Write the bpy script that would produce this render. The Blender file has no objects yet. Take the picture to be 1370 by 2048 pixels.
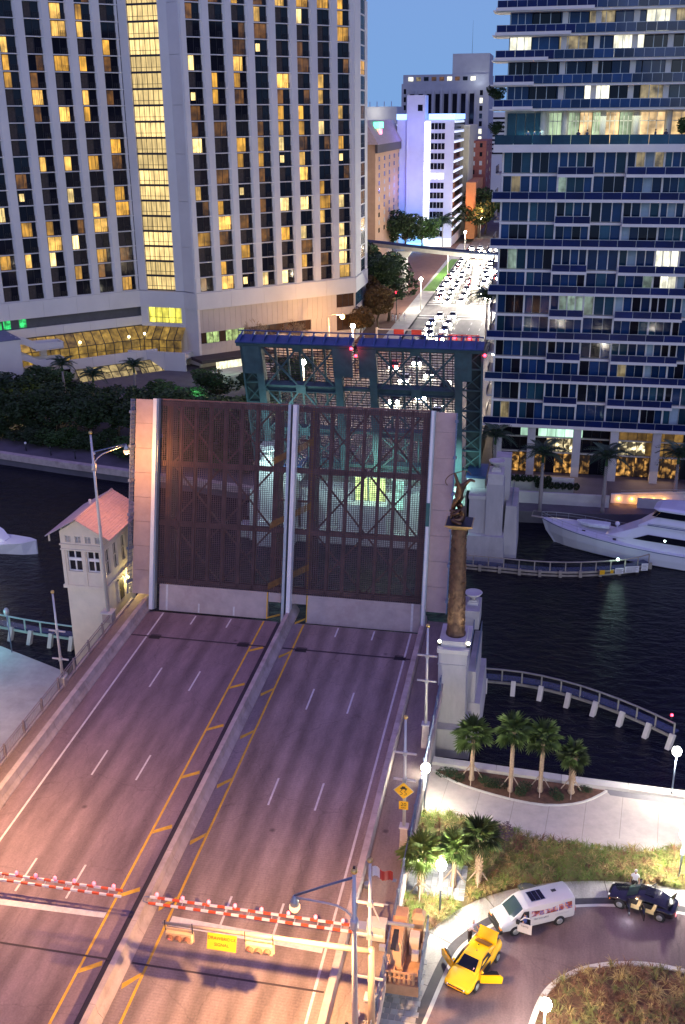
import bpy, math, random
from mathutils import Vector, Matrix
PI = math.pi
rnd = random.Random(11)
S = bpy.context.scene
# ---------------------------------------------------------------- camera
cam_data = bpy.data.cameras.new('camera')
cam_ob = bpy.data.objects.new('camera', cam_data)
S.collection.objects.link(cam_ob)
cam_ob.matrix_world = Matrix(((0.980300020220482, -0.06273171094056569, 0.18728748703047898, 0),
                              (0.1973218624983237, 0.35288525618556904, -0.9146234627140494, 0),
                              (-0.008715098158664997, 0.9335613147561945, 0.35831176181472213, 50.0),
                              (0, 0, 0, 1)))
cam_data.sensor_fit = 'VERTICAL'
cam_data.sensor_height = 36.0
cam_data.lens = 36.0*2055.7/2048.0
cam_data.clip_start = 0.5
cam_data.clip_end = 6000
S.camera = cam_ob
# ---------------------------------------------------------------- world: blue hour
world = bpy.data.worlds.new('World'); S.world = world; world.use_nodes = True
wn = world.node_tree.nodes; wl = world.node_tree.links
bg = wn['Background']
sky = wn.new('ShaderNodeTexSky'); sky.sky_type = 'NISHITA'; sky.sun_disc = False
sky.sun_elevation = math.radians(0.5); sky.sun_rotation = math.radians(160.0)
sky.ozone_density = 6.0; sky.air_density = 1.6; sky.dust_density = 0.6
# twilight dome: blue towards the horizon, violet overhead, on top of the Nishita sky
wtc = wn.new('ShaderNodeTexCoord'); wsp = wn.new('ShaderNodeSeparateXYZ'); wl.new(wtc.outputs['Generated'], wsp.inputs[0])
wmr = wn.new('ShaderNodeMapRange'); wmr.interpolation_type = 'SMOOTHSTEP'; wmr.inputs[1].default_value = 0.0; wmr.inputs[2].default_value = .55
wl.new(wsp.outputs[2], wmr.inputs[0])
wmx = wn.new('ShaderNodeMix'); wmx.data_type = 'RGBA'; wmx.inputs[6].default_value = (2.0, 3.85, 7.4, 1); wmx.inputs[7].default_value = (2.35, 1.95, 6.6, 1)
wl.new(wmr.outputs[0], wmx.inputs[0])
tint = wn.new('ShaderNodeMix'); tint.data_type = 'RGBA'; tint.blend_type = 'ADD'; tint.inputs['Factor'].default_value = 0.5
wl.new(wmx.outputs[2], tint.inputs[6]); wl.new(sky.outputs[0], tint.inputs[7]); wl.new(tint.outputs[2], bg.inputs[0])
SKY_STRENGTH = 0.10
bg.inputs[1].default_value = SKY_STRENGTH
sun_d = bpy.data.lights.new('sun', 'SUN'); sun_d.energy = 0.5; sun_d.angle = math.radians(40)
sun_d.color = (.78, 0.86, 1.0)
sun = bpy.data.objects.new('sun', sun_d); S.collection.objects.link(sun)
sun.rotation_euler = (math.radians(76), 0, math.radians(20))
S.view_settings.view_transform = 'Standard'; S.view_settings.look = 'None'
S.view_settings.exposure = 0.0; S.view_settings.gamma = 1.0
S.view_settings.use_curve_mapping = False
# ---------------------------------------------------------------- helpers
C = S.collection
WM = {}
SLOPE = 0.05399
def rz(y): return 2.0 + SLOPE*y          # height of the approach roadway
I4 = Matrix.Identity(4)

class MB:
    def __init__(s, T=None): s.v = []; s.f = []; s.m = []; s.mi = 0; s.T = T; s.sm = []; s.smooth = False
    def add(s, vs, fs):
        o = len(s.v)
        if s.T is not None: s.v += [tuple(s.T @ Vector(v)) for v in vs]
        else: s.v += [tuple(v) for v in vs]
        s.f += [tuple(i+o for i in f) for f in fs]
        s.m += [s.mi]*len(fs); s.sm += [s.smooth]*len(fs)
        return s
    def hexa(s, p):   # p: 4 bottom ccw, 4 top ccw
        return s.add(p, [(3,2,1,0),(4,5,6,7),(0,1,5,4),(1,2,6,5),(2,3,7,6),(3,0,4,7)])
    def box(s, x0, x1, y0, y1, z0, z1):
        return s.hexa([(x0,y0,z0),(x1,y0,z0),(x1,y1,z0),(x0,y1,z0),(x0,y0,z1),(x1,y0,z1),(x1,y1,z1),(x0,y1,z1)])
    def prism(s, poly, z0, z1):
        n = len(poly)
        vs = [(x,y,z0) for x,y in poly]+[(x,y,z1) for x,y in poly]
        return s.add(vs, [tuple(range(n-1,-1,-1)), tuple(range(n,2*n))]+[(i,(i+1)%n,n+(i+1)%n,n+i) for i in range(n)])
    def extrude(s, pts, d):
        n = len(pts); d = Vector(d)
        vs = [tuple(p) for p in pts]+[tuple(Vector(p)+d) for p in pts]
        return s.add(vs, [tuple(range(n-1,-1,-1)), tuple(range(n,2*n))]+[(i,(i+1)%n,n+(i+1)%n,n+i) for i in range(n)])
    def beam(s, a, b, w, h=None, up=(0,0,1)):
        h = h or w; a = Vector(a); b = Vector(b); d = (b-a)
        if d.length < 1e-6: return s
        d.normalize(); u = Vector(up)
        if abs(d.dot(u)) > .98: u = Vector((0,1,0)) if abs(d.y) < .9 else Vector((1,0,0))
        x = d.cross(u).normalized()*(w/2); y = x.cross(d).normalized()*(h/2)
        p = [a-x-y, a+x-y, b+x-y, b-x-y, a-x+y, a+x+y, b+x+y, b-x+y]
        return s.hexa(p)
    def tube(s, pts, r, n=8, caps=True):
        pts = [Vector(p) for p in pts]
        if not isinstance(r, (list, tuple)): r = [r]*len(pts)
        vs = []; fs = []
        pu = None
        for i, p in enumerate(pts):
            d = (pts[min(i+1,len(pts)-1)]-pts[max(i-1,0)]).normalized()
            if pu is None:
                pu = Vector((1,0,0)) if abs(d.x) < .9 else Vector((0,1,0))
            u = (pu-d*pu.dot(d)).normalized(); w = d.cross(u); pu = u
            for k in range(n):
                a = 2*PI*k/n
                vs.append(p+(u*math.cos(a)+w*math.sin(a))*r[i])
        for i in range(len(pts)-1):
            for k in range(n):
                fs.append((i*n+k, i*n+(k+1)%n, (i+1)*n+(k+1)%n, (i+1)*n+k))
        if caps:
            fs.append(tuple(range(n-1,-1,-1))); fs.append(tuple((len(pts)-1)*n+k for k in range(n)))
        o = s.smooth; s.smooth = n > 5; s.add(vs, fs); s.smooth = o
        return s
    def lathe(s, prof, c=(0,0,0), n=16, sx=1, sy=1):
        vs = []; fs = []
        for r, z in prof:
            for k in range(n):
                a = 2*PI*k/n; vs.append((c[0]+r*math.cos(a)*sx, c[1]+r*math.sin(a)*sy, c[2]+z))
        for i in range(len(prof)-1):
            for k in range(n): fs.append((i*n+k, i*n+(k+1)%n, (i+1)*n+(k+1)%n, (i+1)*n+k))
        fs.append(tuple(range(n-1,-1,-1))); fs.append(tuple((len(prof)-1)*n+k for k in range(n)))
        o = s.smooth; s.smooth = True; s.add(vs, fs); s.smooth = o
        return s
    def ball(s, c, r, n=12, m=8, sz=1):
        prof = [(max(.002,r*math.sin(PI*i/m)), -r*sz*math.cos(PI*i/m)) for i in range(m+1)]
        return s.lathe(prof, c, n)
    def loft(s, secs, close=True, caps=True):
        n = len(secs[0]); vs = [p for q in secs for p in q]; fs = []
        for i in range(len(secs)-1):
            for k in range(n if close else n-1):
                fs.append((i*n+k, i*n+(k+1)%n, (i+1)*n+(k+1)%n, (i+1)*n+k))
        if caps: fs.append(tuple(range(n-1,-1,-1))); fs.append(tuple((len(secs)-1)*n+k for k in range(n)))
        return s.add(vs, fs)
    def mesh(s, name, mats, origin=(0,0,0)):
        me = bpy.data.meshes.new(name)
        o = Vector(origin)
        me.from_pydata([(v[0]-o.x, v[1]-o.y, v[2]-o.z) for v in s.v], [], s.f)
        if not isinstance(mats, (list, tuple)): mats = [mats]
        for m in mats: me.materials.append(m)
        if len(mats) > 1: me.polygons.foreach_set('material_index', s.m)
        if any(s.sm): me.polygons.foreach_set('use_smooth', s.sm)
        me.update()
        return me
    def build(s, name, mats, parent=None, label=None, cat=None, group=None, kind=None, origin=None):
        if parent is not None:
            o = Vector(WM.get(parent.name, (0,0,0)))
        else:
            if origin is None:
                xs = [v[0] for v in s.v]; ys = [v[1] for v in s.v]; zs = [v[2] for v in s.v]
                origin = ((min(xs)+max(xs))/2, (min(ys)+max(ys))/2, min(zs))
            o = Vector(origin)
        me = s.mesh(name, mats, o)
        ob = bpy.data.objects.new(name, me); C.objects.link(ob)
        if parent is not None: ob.parent = parent
        else: ob.location = o
        WM[ob.name] = tuple(o)
        tag(ob, label, cat, group, kind)
        return ob

def tag(o, label=None, cat=None, group=None, kind=None):
    if label: o['label'] = label
    if cat: o['category'] = cat
    if group: o['group'] = group
    if kind: o['kind'] = kind
    return o
def empty(name, loc, label=None, cat=None, group=None, kind=None):
    o = bpy.data.objects.new(name, None); C.objects.link(o); o.location = loc
    o.empty_display_size = .3
    WM[o.name] = tuple(loc)
    return tag(o, label, cat, group, kind)
def inst(name, me, loc, parent, rot=None):
    """a piece sharing mesh data, world position loc, child of parent (untransformed parents)"""
    o = bpy.data.objects.new(name, me); C.objects.link(o); o.parent = parent
    w = WM.get(parent.name, (0,0,0))
    o.location = (loc[0]-w[0], loc[1]-w[1], loc[2]-w[2])
    if rot is not None: o.rotation_euler = rot
    WM[o.name] = tuple(loc)
    return o
def children(o): return [c for c in C.objects if c.parent == o]
KIDS = {}
def kids(o):
    if o.name not in KIDS: KIDS[o.name] = children(o)
    return KIDS[o.name]
def copy_tree(o, loc=None, rot=None, scale=None, parent=None, label=None):
    c = o.copy(); C.objects.link(c)
    if parent is not None: c.parent = parent
    else:
        if loc is not None: c.location = loc
        if rot is not None: c.rotation_euler = (0,0,rot)
        if scale is not None: c.scale = (scale,)*3 if not isinstance(scale, tuple) else scale
        if label: c['label'] = label
    for ch in kids(o): copy_tree(ch, parent=c)
    return c
def place(root, loc, rot=0, scale=None, label=None):
    root.location = loc; root.rotation_euler = (0,0,rot)
    if scale is not None: root.scale = (scale,)*3 if not isinstance(scale, tuple) else scale
    if label: root['label'] = label
    return root
def light(name, kind, loc, power, color, size=.15, parent=None, spot=None, rot=None):
    d = bpy.data.lights.new(name, kind); d.energy = power; d.color = color
    if kind in ('POINT','SPOT'): d.shadow_soft_size = size
    if kind == 'SPOT': d.spot_size = math.radians(spot or 120); d.spot_blend = .5
    if kind == 'AREA': d.size = size
    o = bpy.data.objects.new(name, d); C.objects.link(o)
    if parent is not None:
        w = WM.get(parent.name, (0,0,0)); o.parent = parent
        o.location = (loc[0]-w[0], loc[1]-w[1], loc[2]-w[2])
    else: o.location = loc
    if rot is not None: o.rotation_euler = rot
    return o
def text_mesh(txt, size, mat, extrude=.004, align='CENTER'):
    cu = bpy.data.curves.new('txt', 'FONT'); cu.body = txt; cu.size = size; cu.extrude = extrude
    cu.align_x = align; cu.align_y = 'CENTER'; cu.resolution_u = 2
    ob = bpy.data.objects.new('txt', cu); C.objects.link(ob)
    dg = bpy.context.evaluated_depsgraph_get()
    me = bpy.data.meshes.new_from_object(ob.evaluated_get(dg))
    bpy.data.objects.remove(ob); me.materials.clear(); me.materials.append(mat); me.name = 'lettering'
    return me
def put_text(txt, size, mat, parent, M, name='lettering'):
    me = text_mesh(txt, size, mat)
    o = bpy.data.objects.new(name, me); C.objects.link(o); o.parent = parent
    w = Vector(WM.get(parent.name, (0,0,0)))
    o.matrix_local = Matrix.Translation(-w) @ M
    return o
# ---------------------------------------------------------------- materials
def M(name, col, rough=.7, metal=0., var=.18, scale=1.2, bump=0., bscale=14., emit=None, es=0., spec=.5,
      stretch=(1,1,1), dirt=0., dirtcol=(.05,.04,.035), rand=0.):
    m = bpy.data.materials.new(name); m.use_nodes = True
    n = m.node_tree.nodes; l = m.node_tree.links; b = n['Principled BSDF']
    b.inputs['Roughness'].default_value = rough; b.inputs['Metallic'].default_value = metal
    b.inputs['Specular IOR Level'].default_value = spec
    b.inputs['Base Color'].default_value = (*col, 1)
    m.diffuse_color = (*col, 1)
    tc = n.new('ShaderNodeTexCoord'); mp = n.new('ShaderNodeMapping'); mp.inputs['Scale'].default_value = stretch
    l.new(tc.outputs['Object'], mp.inputs[0])
    out = None
    if var > 0:
        nz = n.new('ShaderNodeTexNoise'); nz.inputs['Scale'].default_value = scale; nz.inputs['Detail'].default_value = 6
        nz.inputs['Roughness'].default_value = .65
        l.new(mp.outputs[0], nz.inputs[0])
        mr = n.new('ShaderNodeMapRange'); mr.inputs[1].default_value = .3; mr.inputs[2].default_value = .7
        mr.inputs[3].default_value = 1-var; mr.inputs[4].default_value = 1+var
        l.new(nz.outputs[0], mr.inputs[0])
        vm = n.new('ShaderNodeVectorMath'); vm.operation = 'SCALE'; vm.inputs[0].default_value = col
        l.new(mr.outputs[0], vm.inputs['Scale']); out = vm.outputs[0]
        if rand > 0:
            oi = n.new('ShaderNodeObjectInfo'); m2 = n.new('ShaderNodeMapRange')
            m2.inputs[3].default_value = 1-rand; m2.inputs[4].default_value = 1+rand
            l.new(oi.outputs['Random'], m2.inputs[0])
            v2 = n.new('ShaderNodeVectorMath'); v2.operation = 'SCALE'
            l.new(out, v2.inputs[0]); l.new(m2.outputs[0], v2.inputs['Scale']); out = v2.outputs[0]
        if dirt > 0:
            n2 = n.new('ShaderNodeTexNoise'); n2.inputs['Scale'].default_value = scale*.35; n2.inputs['Detail'].default_value = 8
            n2.inputs['Roughness'].default_value = .7
            l.new(mp.outputs[0], n2.inputs[0])
            r2 = n.new('ShaderNodeMapRange'); r2.inputs[1].default_value = .5; r2.inputs[2].default_value = .72
            r2.inputs[3].default_value = 0; r2.inputs[4].default_value = dirt
            l.new(n2.outputs[0], r2.inputs[0])
            mx = n.new('ShaderNodeMix'); mx.data_type = 'RGBA'; mx.inputs[7].default_value = (*dirtcol, 1)
            l.new(r2.outputs[0], mx.inputs[0]); l.new(out, mx.inputs[6]); out = mx.outputs[2]
        l.new(out, b.inputs['Base Color'])
    if bump > 0:
        nb = n.new('ShaderNodeTexNoise'); nb.inputs['Scale'].default_value = bscale; nb.inputs['Detail'].default_value = 5
        l.new(mp.outputs[0], nb.inputs[0])
        bp = n.new('ShaderNodeBump'); bp.inputs['Strength'].default_value = bump; bp.inputs['Distance'].default_value = .05
        l.new(nb.outputs[0], bp.inputs['Height']); l.new(bp.outputs[0], b.inputs['Normal'])
    if emit:
        b.inputs['Emission Color'].default_value = (*emit, 1); b.inputs['Emission Strength'].default_value = es
    return m
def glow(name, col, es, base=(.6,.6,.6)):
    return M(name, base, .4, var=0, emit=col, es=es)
def lit_room(name, col, es, stripes=7., lo=.25, ns=1.3, t0=.35, t1=.62, sv=.55):
    """a lit window seen from outside: curtain folds, furniture blotches, brightness differing per window"""
    m = bpy.data.materials.new(name); m.use_nodes = True
    n = m.node_tree.nodes; l = m.node_tree.links; b = n['Principled BSDF']
    b.inputs['Base Color'].default_value = (.05,.04,.03,1); b.inputs['Roughness'].default_value = .25
    tc = n.new('ShaderNodeTexCoord'); oi = n.new('ShaderNodeObjectInfo')
    ad = n.new('ShaderNodeVectorMath'); ad.operation = 'ADD'
    rv = n.new('ShaderNodeVectorMath'); rv.operation = 'SCALE'; rv.inputs[0].default_value = (37.,91.,53.)
    l.new(oi.outputs['Random'], rv.inputs['Scale']); l.new(tc.outputs['Object'], ad.inputs[0]); l.new(rv.outputs[0], ad.inputs[1])
    nz = n.new('ShaderNodeTexNoise'); nz.inputs['Scale'].default_value = ns; nz.inputs['Detail'].default_value = 3
    l.new(ad.outputs[0], nz.inputs[0])
    mp = n.new('ShaderNodeMapping'); mp.inputs['Scale'].default_value = (stripes, stripes, .25); l.new(ad.outputs[0], mp.inputs[0])
    n2 = n.new('ShaderNodeTexNoise'); n2.inputs['Scale'].default_value = 1.0; n2.inputs['Detail'].default_value = 1
    l.new(mp.outputs[0], n2.inputs[0])
    mr = n.new('ShaderNodeMapRange'); mr.inputs[1].default_value = t0; mr.inputs[2].default_value = t1
    mr.inputs[3].default_value = lo; mr.inputs[4].default_value = 1.
    l.new(nz.outputs[0], mr.inputs[0])
    m3 = n.new('ShaderNodeMapRange'); m3.inputs[1].default_value = .3; m3.inputs[2].default_value = .7
    m3.inputs[3].default_value = sv; m3.inputs[4].default_value = 1.1
    l.new(n2.outputs[0], m3.inputs[0])
    mu = n.new('ShaderNodeMath'); mu.operation = 'MULTIPLY'; l.new(mr.outputs[0], mu.inputs[0]); l.new(m3.outputs[0], mu.inputs[1])
    m4 = n.new('ShaderNodeMapRange'); m4.inputs[3].default_value = .55*es; m4.inputs[4].default_value = 1.3*es
    l.new(oi.outputs['Random'], m4.inputs[0])
    m5 = n.new('ShaderNodeMath'); m5.operation = 'MULTIPLY'; l.new(mu.outputs[0], m5.inputs[0]); l.new(m4.outputs[0], m5.inputs[1])
    b.inputs['Emission Color'].default_value = (*col, 1); l.new(m5.outputs[0], b.inputs['Emission Strength'])
    return m
m_conc = M('concrete', (.42,.40,.36), .85, var=.16, scale=.6, bump=.25, bscale=6, dirt=.45, dirtcol=(.16,.13,.1))
m_concl = M('pale_concrete', (.55,.53,.48), .8, var=.1, scale=.5, bump=.15, bscale=5, dirt=.35, dirtcol=(.25,.22,.18))
m_hotel = M('hotel_stucco', (.62,.61,.57), .8, var=.07, scale=.12, bump=.1, bscale=3, dirt=.25, dirtcol=(.4,.38,.36))
m_hotel2 = M('hotel_stucco_wall', (.52,.46,.38), .8, var=.08, scale=.2, bump=.1, bscale=3, dirt=.2, dirtcol=(.35,.3,.25))
m_white = M('white_paint', (.75,.74,.7), .45, var=.05, scale=2)
m_cream = M('cream_stucco', (.68,.60,.46), .8, var=.08, scale=.8, bump=.15, bscale=6, dirt=.3, dirtcol=(.45,.36,.25))
m_dglass = M('dark_glass', (.008,.009,.015), .06, var=0, spec=.3)
m_bglass = M('blue_glass', (.010,.035,.10), .07, var=.35, scale=.3, spec=.35, rand=.6)
m_tglass = M('teal_glass', (.018,.06,.09), .08, var=.35, scale=.3, spec=.35, rand=.5)
m_rail_glass = M('cobalt_balcony_glass', (.003,.012,.075), .3, var=.3, scale=.4, spec=.15, rand=.25)
m_dark = M('dark_metal', (.03,.03,.035), .5, .3, var=.1)
m_iron = M('rusty_grating', (.105,.065,.07), .6, .4, var=.3, scale=.8, dirt=.4, dirtcol=(.05,.03,.03))
m_gird = M('brown_girder', (.17,.09,.075), .6, .3, var=.25, scale=.8)
m_teal = M('teal_bridge_paint', (.07,.13,.14), .5, .2, var=.25, scale=.8, dirt=.35, dirtcol=(.09,.04,.02))
m_tealb = M('blue_bridge_paint', (.04,.08,.20), .45, .2, var=.2, scale=.8)
m_galv = M('galvanised_steel', (.42,.45,.45), .4, .5, var=.12, scale=1.5)
m_railb = M('blue_grey_railing', (.16,.20,.28), .45, .4, var=.15, scale=2)
m_pole = M('aluminium_pole', (.62,.60,.55), .4, .4, var=.08, scale=1)
m_gold = M('gilt_ball', (.75,.55,.18), .3, .8, var=.1)
m_yel = M('yellow_road_paint', (.72,.42,.03), .7, var=.18, scale=3, dirt=.3, dirtcol=(.3,.2,.08))
m_wline = M('white_road_paint', (.62,.6,.56), .7, var=.15, scale=3, dirt=.3, dirtcol=(.3,.27,.24))
m_black = M('black_rubber', (.015,.015,.016), .7, var=.1)
m_red = M('red_stripe', (.55,.05,.03), .5, var=.1)
m_bronze = M('bronze', (.15,.085,.045), .38, .75, var=.35, scale=2.5, bump=.4, bscale=9)
m_roof = M('salmon_roof', (.60,.38,.34), .6, var=.12, scale=2)
m_soil = M('bark_mulch', (.12,.06,.035), .95, var=.4, scale=2.5, bump=.6, bscale=12)
# ================================================================ SETTING: water, ground, roads
def surf_water():
    m = bpy.data.materials.new('river_water'); m.use_nodes = True
    n = m.node_tree.nodes; l = m.node_tree.links; b = n['Principled BSDF']
    b.inputs['Base Color'].default_value = (.002,.002,.010,1); b.inputs['Roughness'].default_value = .12
    b.inputs['Specular IOR Level'].default_value = .13
    tc = n.new('ShaderNodeTexCoord'); mp = n.new('ShaderNodeMapping'); mp.inputs['Scale'].default_value = (.7,1.3,1)
    l.new(tc.outputs['Object'], mp.inputs[0])
    a = n.new('ShaderNodeTexNoise'); a.inputs['Scale'].default_value = .8; a.inputs['Detail'].default_value = 8
    a.inputs['Roughness'].default_value = .6; a.inputs['Distortion'].default_value = .6
    l.new(mp.outputs[0], a.inputs[0])
    bp = n.new('ShaderNodeBump'); bp.inputs['Strength'].default_value = .6; bp.inputs['Distance'].default_value = .35
    l.new(a.outputs[0], bp.inputs['Height']); l.new(bp.outputs[0], b.inputs['Normal'])
    return m
m_water = surf_water()
MB().box(-700,700,-200,300,-6,0).build('water', m_water, kind='structure')

def surf_road(name, base, grooves=True, tracks=(), seed=0, purple=(1,1,1)):
    m = bpy.data.materials.new(name); m.use_nodes = True
    n = m.node_tree.nodes; l = m.node_tree.links; b = n['Principled BSDF']
    b.inputs['Roughness'].default_value = .75; b.inputs['Specular IOR Level'].default_value = .3
    tc = n.new('ShaderNodeTexCoord')
    nz = n.new('ShaderNodeTexNoise'); nz.inputs['Scale'].default_value = .35; nz.inputs['Detail'].default_value = 9; nz.inputs['Roughness'].default_value = .7
    mp = n.new('ShaderNodeMapping'); mp.inputs['Scale'].default_value = (1.6,.35,1); mp.inputs['Location'].default_value = (seed,seed,0)
    l.new(tc.outputs['Object'], mp.inputs[0]); l.new(mp.outputs[0], nz.inputs[0])
    mr = n.new('ShaderNodeMapRange'); mr.inputs[1].default_value = .3; mr.inputs[2].default_value = .7; mr.inputs[3].default_value = .62; mr.inputs[4].default_value = 1.3
    l.new(nz.outputs[0], mr.inputs[0])
    # fine grain
    ng = n.new('ShaderNodeTexNoise'); ng.inputs['Scale'].default_value = 9; ng.inputs['Detail'].default_value = 4; l.new(tc.outputs['Object'], ng.inputs[0])
    mg = n.new('ShaderNodeMapRange'); mg.inputs[1].default_value = .3; mg.inputs[2].default_value = .7; mg.inputs[3].default_value = .88; mg.inputs[4].default_value = 1.12
    l.new(ng.outputs[0], mg.inputs[0])
    mul = n.new('ShaderNodeMath'); mul.operation = 'MULTIPLY'; l.new(mr.outputs[0], mul.inputs[0]); l.new(mg.outputs[0], mul.inputs[1])
    last = mul.outputs[0]
    sep = n.new('ShaderNodeSeparateXYZ'); l.new(tc.outputs['Object'], sep.inputs[0])
    for x0 in tracks:      # tyre-darkened wheel paths
        s1 = n.new('ShaderNodeMath'); s1.operation = 'SUBTRACT'; s1.inputs[1].default_value = x0; l.new(sep.outputs[0], s1.inputs[0])
        s2 = n.new('ShaderNodeMath'); s2.operation = 'ABSOLUTE'; l.new(s1.outputs[0], s2.inputs[0])
        s3 = n.new('ShaderNodeMapRange'); s3.interpolation_type = 'SMOOTHSTEP'; s3.inputs[1].default_value = .05; s3.inputs[2].default_value = .75
        s3.inputs[3].default_value = .72; s3.inputs[4].default_value = 1.0; l.new(s2.outputs[0], s3.inputs[0])
        s4 = n.new('ShaderNodeMath'); s4.operation = 'MULTIPLY'; l.new(last, s4.inputs[0]); l.new(s3.outputs[0], s4.inputs[1]); last = s4.outputs[0]
    if grooves:
        wv = n.new('ShaderNodeTexWave'); wv.bands_direction = 'Y'; wv.inputs['Scale'].default_value = 1.6
        wv.inputs['Distortion'].default_value = .6; wv.inputs['Detail'].default_value = 2; wv.inputs['Detail Scale'].default_value = .4
        l.new(tc.outputs['Object'], wv.inputs[0])
        mw = n.new('ShaderNodeMapRange'); mw.inputs[3].default_value = .95; mw.inputs[4].default_value = 1.04; l.new(wv.outputs[1], mw.inputs[0])
        s5 = n.new('ShaderNodeMath'); s5.operation = 'MULTIPLY'; l.new(last, s5.inputs[0]); l.new(mw.outputs[0], s5.inputs[1]); last = s5.outputs[0]
    # scattered oil spots
    vo = n.new('ShaderNodeTexVoronoi'); vo.inputs['Scale'].default_value = .33; l.new(tc.outputs['Object'], vo.inputs[0])
    mo = n.new('ShaderNodeMapRange'); mo.inputs[1].default_value = .03; mo.inputs[2].default_value = .09; mo.inputs[3].default_value = .45; mo.inputs[4].default_value = 1
    l.new(vo.outputs[0], mo.inputs[0])
    s6 = n.new('ShaderNodeMath'); s6.operation = 'MULTIPLY'; l.new(last, s6.inputs[0]); l.new(mo.outputs[0], s6.inputs[1]); last = s6.outputs[0]
    vc = n.new('ShaderNodeTexVoronoi'); vc.feature = 'DISTANCE_TO_EDGE'; vc.inputs['Scale'].default_value = .12
    nd = n.new('ShaderNodeTexNoise'); nd.inputs['Scale'].default_value = .9; nd.inputs['Detail'].default_value = 6; l.new(tc.outputs['Object'], nd.inputs[0])
    va = n.new('ShaderNodeVectorMath'); va.operation = 'ADD'; l.new(tc.outputs['Object'], va.inputs[0]); l.new(nd.outputs[1], va.inputs[1]); l.new(va.outputs[0], vc.inputs[0])
    mc = n.new('ShaderNodeMapRange'); mc.inputs[1].default_value = 0; mc.inputs[2].default_value = .006; mc.inputs[3].default_value = .8; mc.inputs[4].default_value = 1
    l.new(vc.outputs[0], mc.inputs[0])
    s7 = n.new('ShaderNodeMath'); s7.operation = 'MULTIPLY'; l.new(last, s7.inputs[0]); l.new(mc.outputs[0], s7.inputs[1]); last = s7.outputs[0]
    vm = n.new('ShaderNodeVectorMath'); vm.operation = 'SCALE'; vm.inputs[0].default_value = base; l.new(last, vm.inputs['Scale'])
    l.new(vm.outputs[0], b.inputs['Base Color'])
    bp = n.new('ShaderNodeBump'); bp.inputs['Strength'].default_value = .25; bp.inputs['Distance'].default_value = .02
    l.new(ng.outputs[0], bp.inputs['Height']); l.new(bp.outputs[0], b.inputs['Normal'])
    return m
m_road = surf_road('grooved_concrete_road', (.29,.225,.20), True, (-1.0,1.0,-4.35,4.35,-2.5,2.5))
m_roadL = surf_road('smooth_concrete_road', (.24,.175,.18), False, (-1.0,1.0,-4.35,4.35), 31)
m_asph = surf_road('asphalt_driveway', (.15,.105,.11), False, (), 5)
m_side = surf_road('sidewalk_concrete', (.26,.20,.17), False, (), 9)
m_plaza = surf_road('plaza_concrete', (.42,.40,.36), False, (), 14)
m_farstreet = surf_road('far_avenue_asphalt', (.16,.15,.145), False, (), 19)

def sloped(mb, x0, x1, y0, y1, t, dz=0.):
    mb.hexa([(x0,y0,rz(y0)+dz-t),(x1,y0,rz(y0)+dz-t),(x1,y1,rz(y1)+dz-t),(x0,y1,rz(y1)+dz-t),
             (x0,y0,rz(y0)+dz),(x1,y0,rz(y0)+dz),(x1,y1,rz(y1)+dz),(x0,y1,rz(y1)+dz)])
    return mb
YA, YB = -15., 82.3
roadR = sloped(MB(), -21.6, -10.0, YA, YB, .9).build('road', m_road, kind='structure')
roadL = sloped(MB(), -35.75, -23.1, YA, YB, .9).build('road', m_roadL, kind='structure')
def flat_mark(road, name, mat, p, dz=.005):
    """p: 4 corners (x,y) -> thin sheet following the road slope"""
    mb = MB()
    mb.add([(x,y,rz(y)+dz) for x,y in p], [(0,1,2,3)])
    return mb.build(name, mat, road)
for xs, rd in (((-17.3,-13.95), roadR), ((-30.95,-27.5), roadL)):
    for x in xs:
        for k in range(-6, 8):
            yc = (70.65 if rd is roadR else 71.6)-11.62*(4-k)
            if k == 5: continue
            if yc > 80.6 or yc < -12: continue
            flat_mark(rd, 'lane_marking', m_wline, [(x-.07,yc-1.48),(x+.07,yc-1.48),(x+.07,yc+1.48),(x-.07,yc+1.48)])
    for x in xs:
        flat_mark(rd, 'lane_marking', m_wline, [(x-.07,80.5),(x+.07,80.5),(x+.07,82.1),(x-.07,82.1)])
flat_mark(roadR, 'edge_line', m_wline, [(-10.72,YA),(-10.56,YA),(-10.56,82.2),(-10.72,82.2)])
flat_mark(roadL, 'edge_line', m_wline, [(-34.28,YA),(-34.12,YA),(-34.12,82.2),(-34.28,82.2)])
flat_mark(roadR, 'median_line', m_yel, [(-20.66,YA),(-20.5,YA),(-20.5,82.2),(-20.66,82.2)])
flat_mark(roadL, 'median_line', m_yel, [(-24.46,YA),(-24.3,YA),(-24.3,82.2),(-24.46,82.2)])
for k in range(-5, 8):
    y = 42.2+5.86*k
    flat_mark(roadR, 'hatch_marking', m_yel, [(-21.5,y-.75),(-21.4,y-1.15),(-20.68,y-.2),(-20.68,y+.18)])
    flat_mark(roadL, 'hatch_marking', m_yel, [(-24.28,y-.2),(-24.28,y-.55),(-23.15,y+.2),(-23.25,y+.55)], .009)
flat_mark(roadR, 'stop_line', m_wline, [(-20.4,45.95),(-10.8,45.55),(-10.8,46.25),(-20.4,46.7)], .008)
flat_mark(roadL, 'stop_line', m_wline, [(-34.0,45.6),(-24.5,45.8),(-24.5,46.25),(-34.0,46.05)], .008)
m_joint = M('joint_filler', (.05,.035,.04), .8, var=.1)
m_drain = M('cast_iron_drain', (.03,.025,.03), .6, .3, var=.2)
for rd, x0, x1 in ((roadR,-21.5,-10.1), (roadL,-35.7,-22.8)):
    for y, w in ((77.9,.10),(42.9,.07),(12.,.07)):
        flat_mark(rd, 'expansion_joint', m_joint, [(x0,y-w),(x1,y-w),(x1,y+w),(x0,y+w)], .012)
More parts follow.
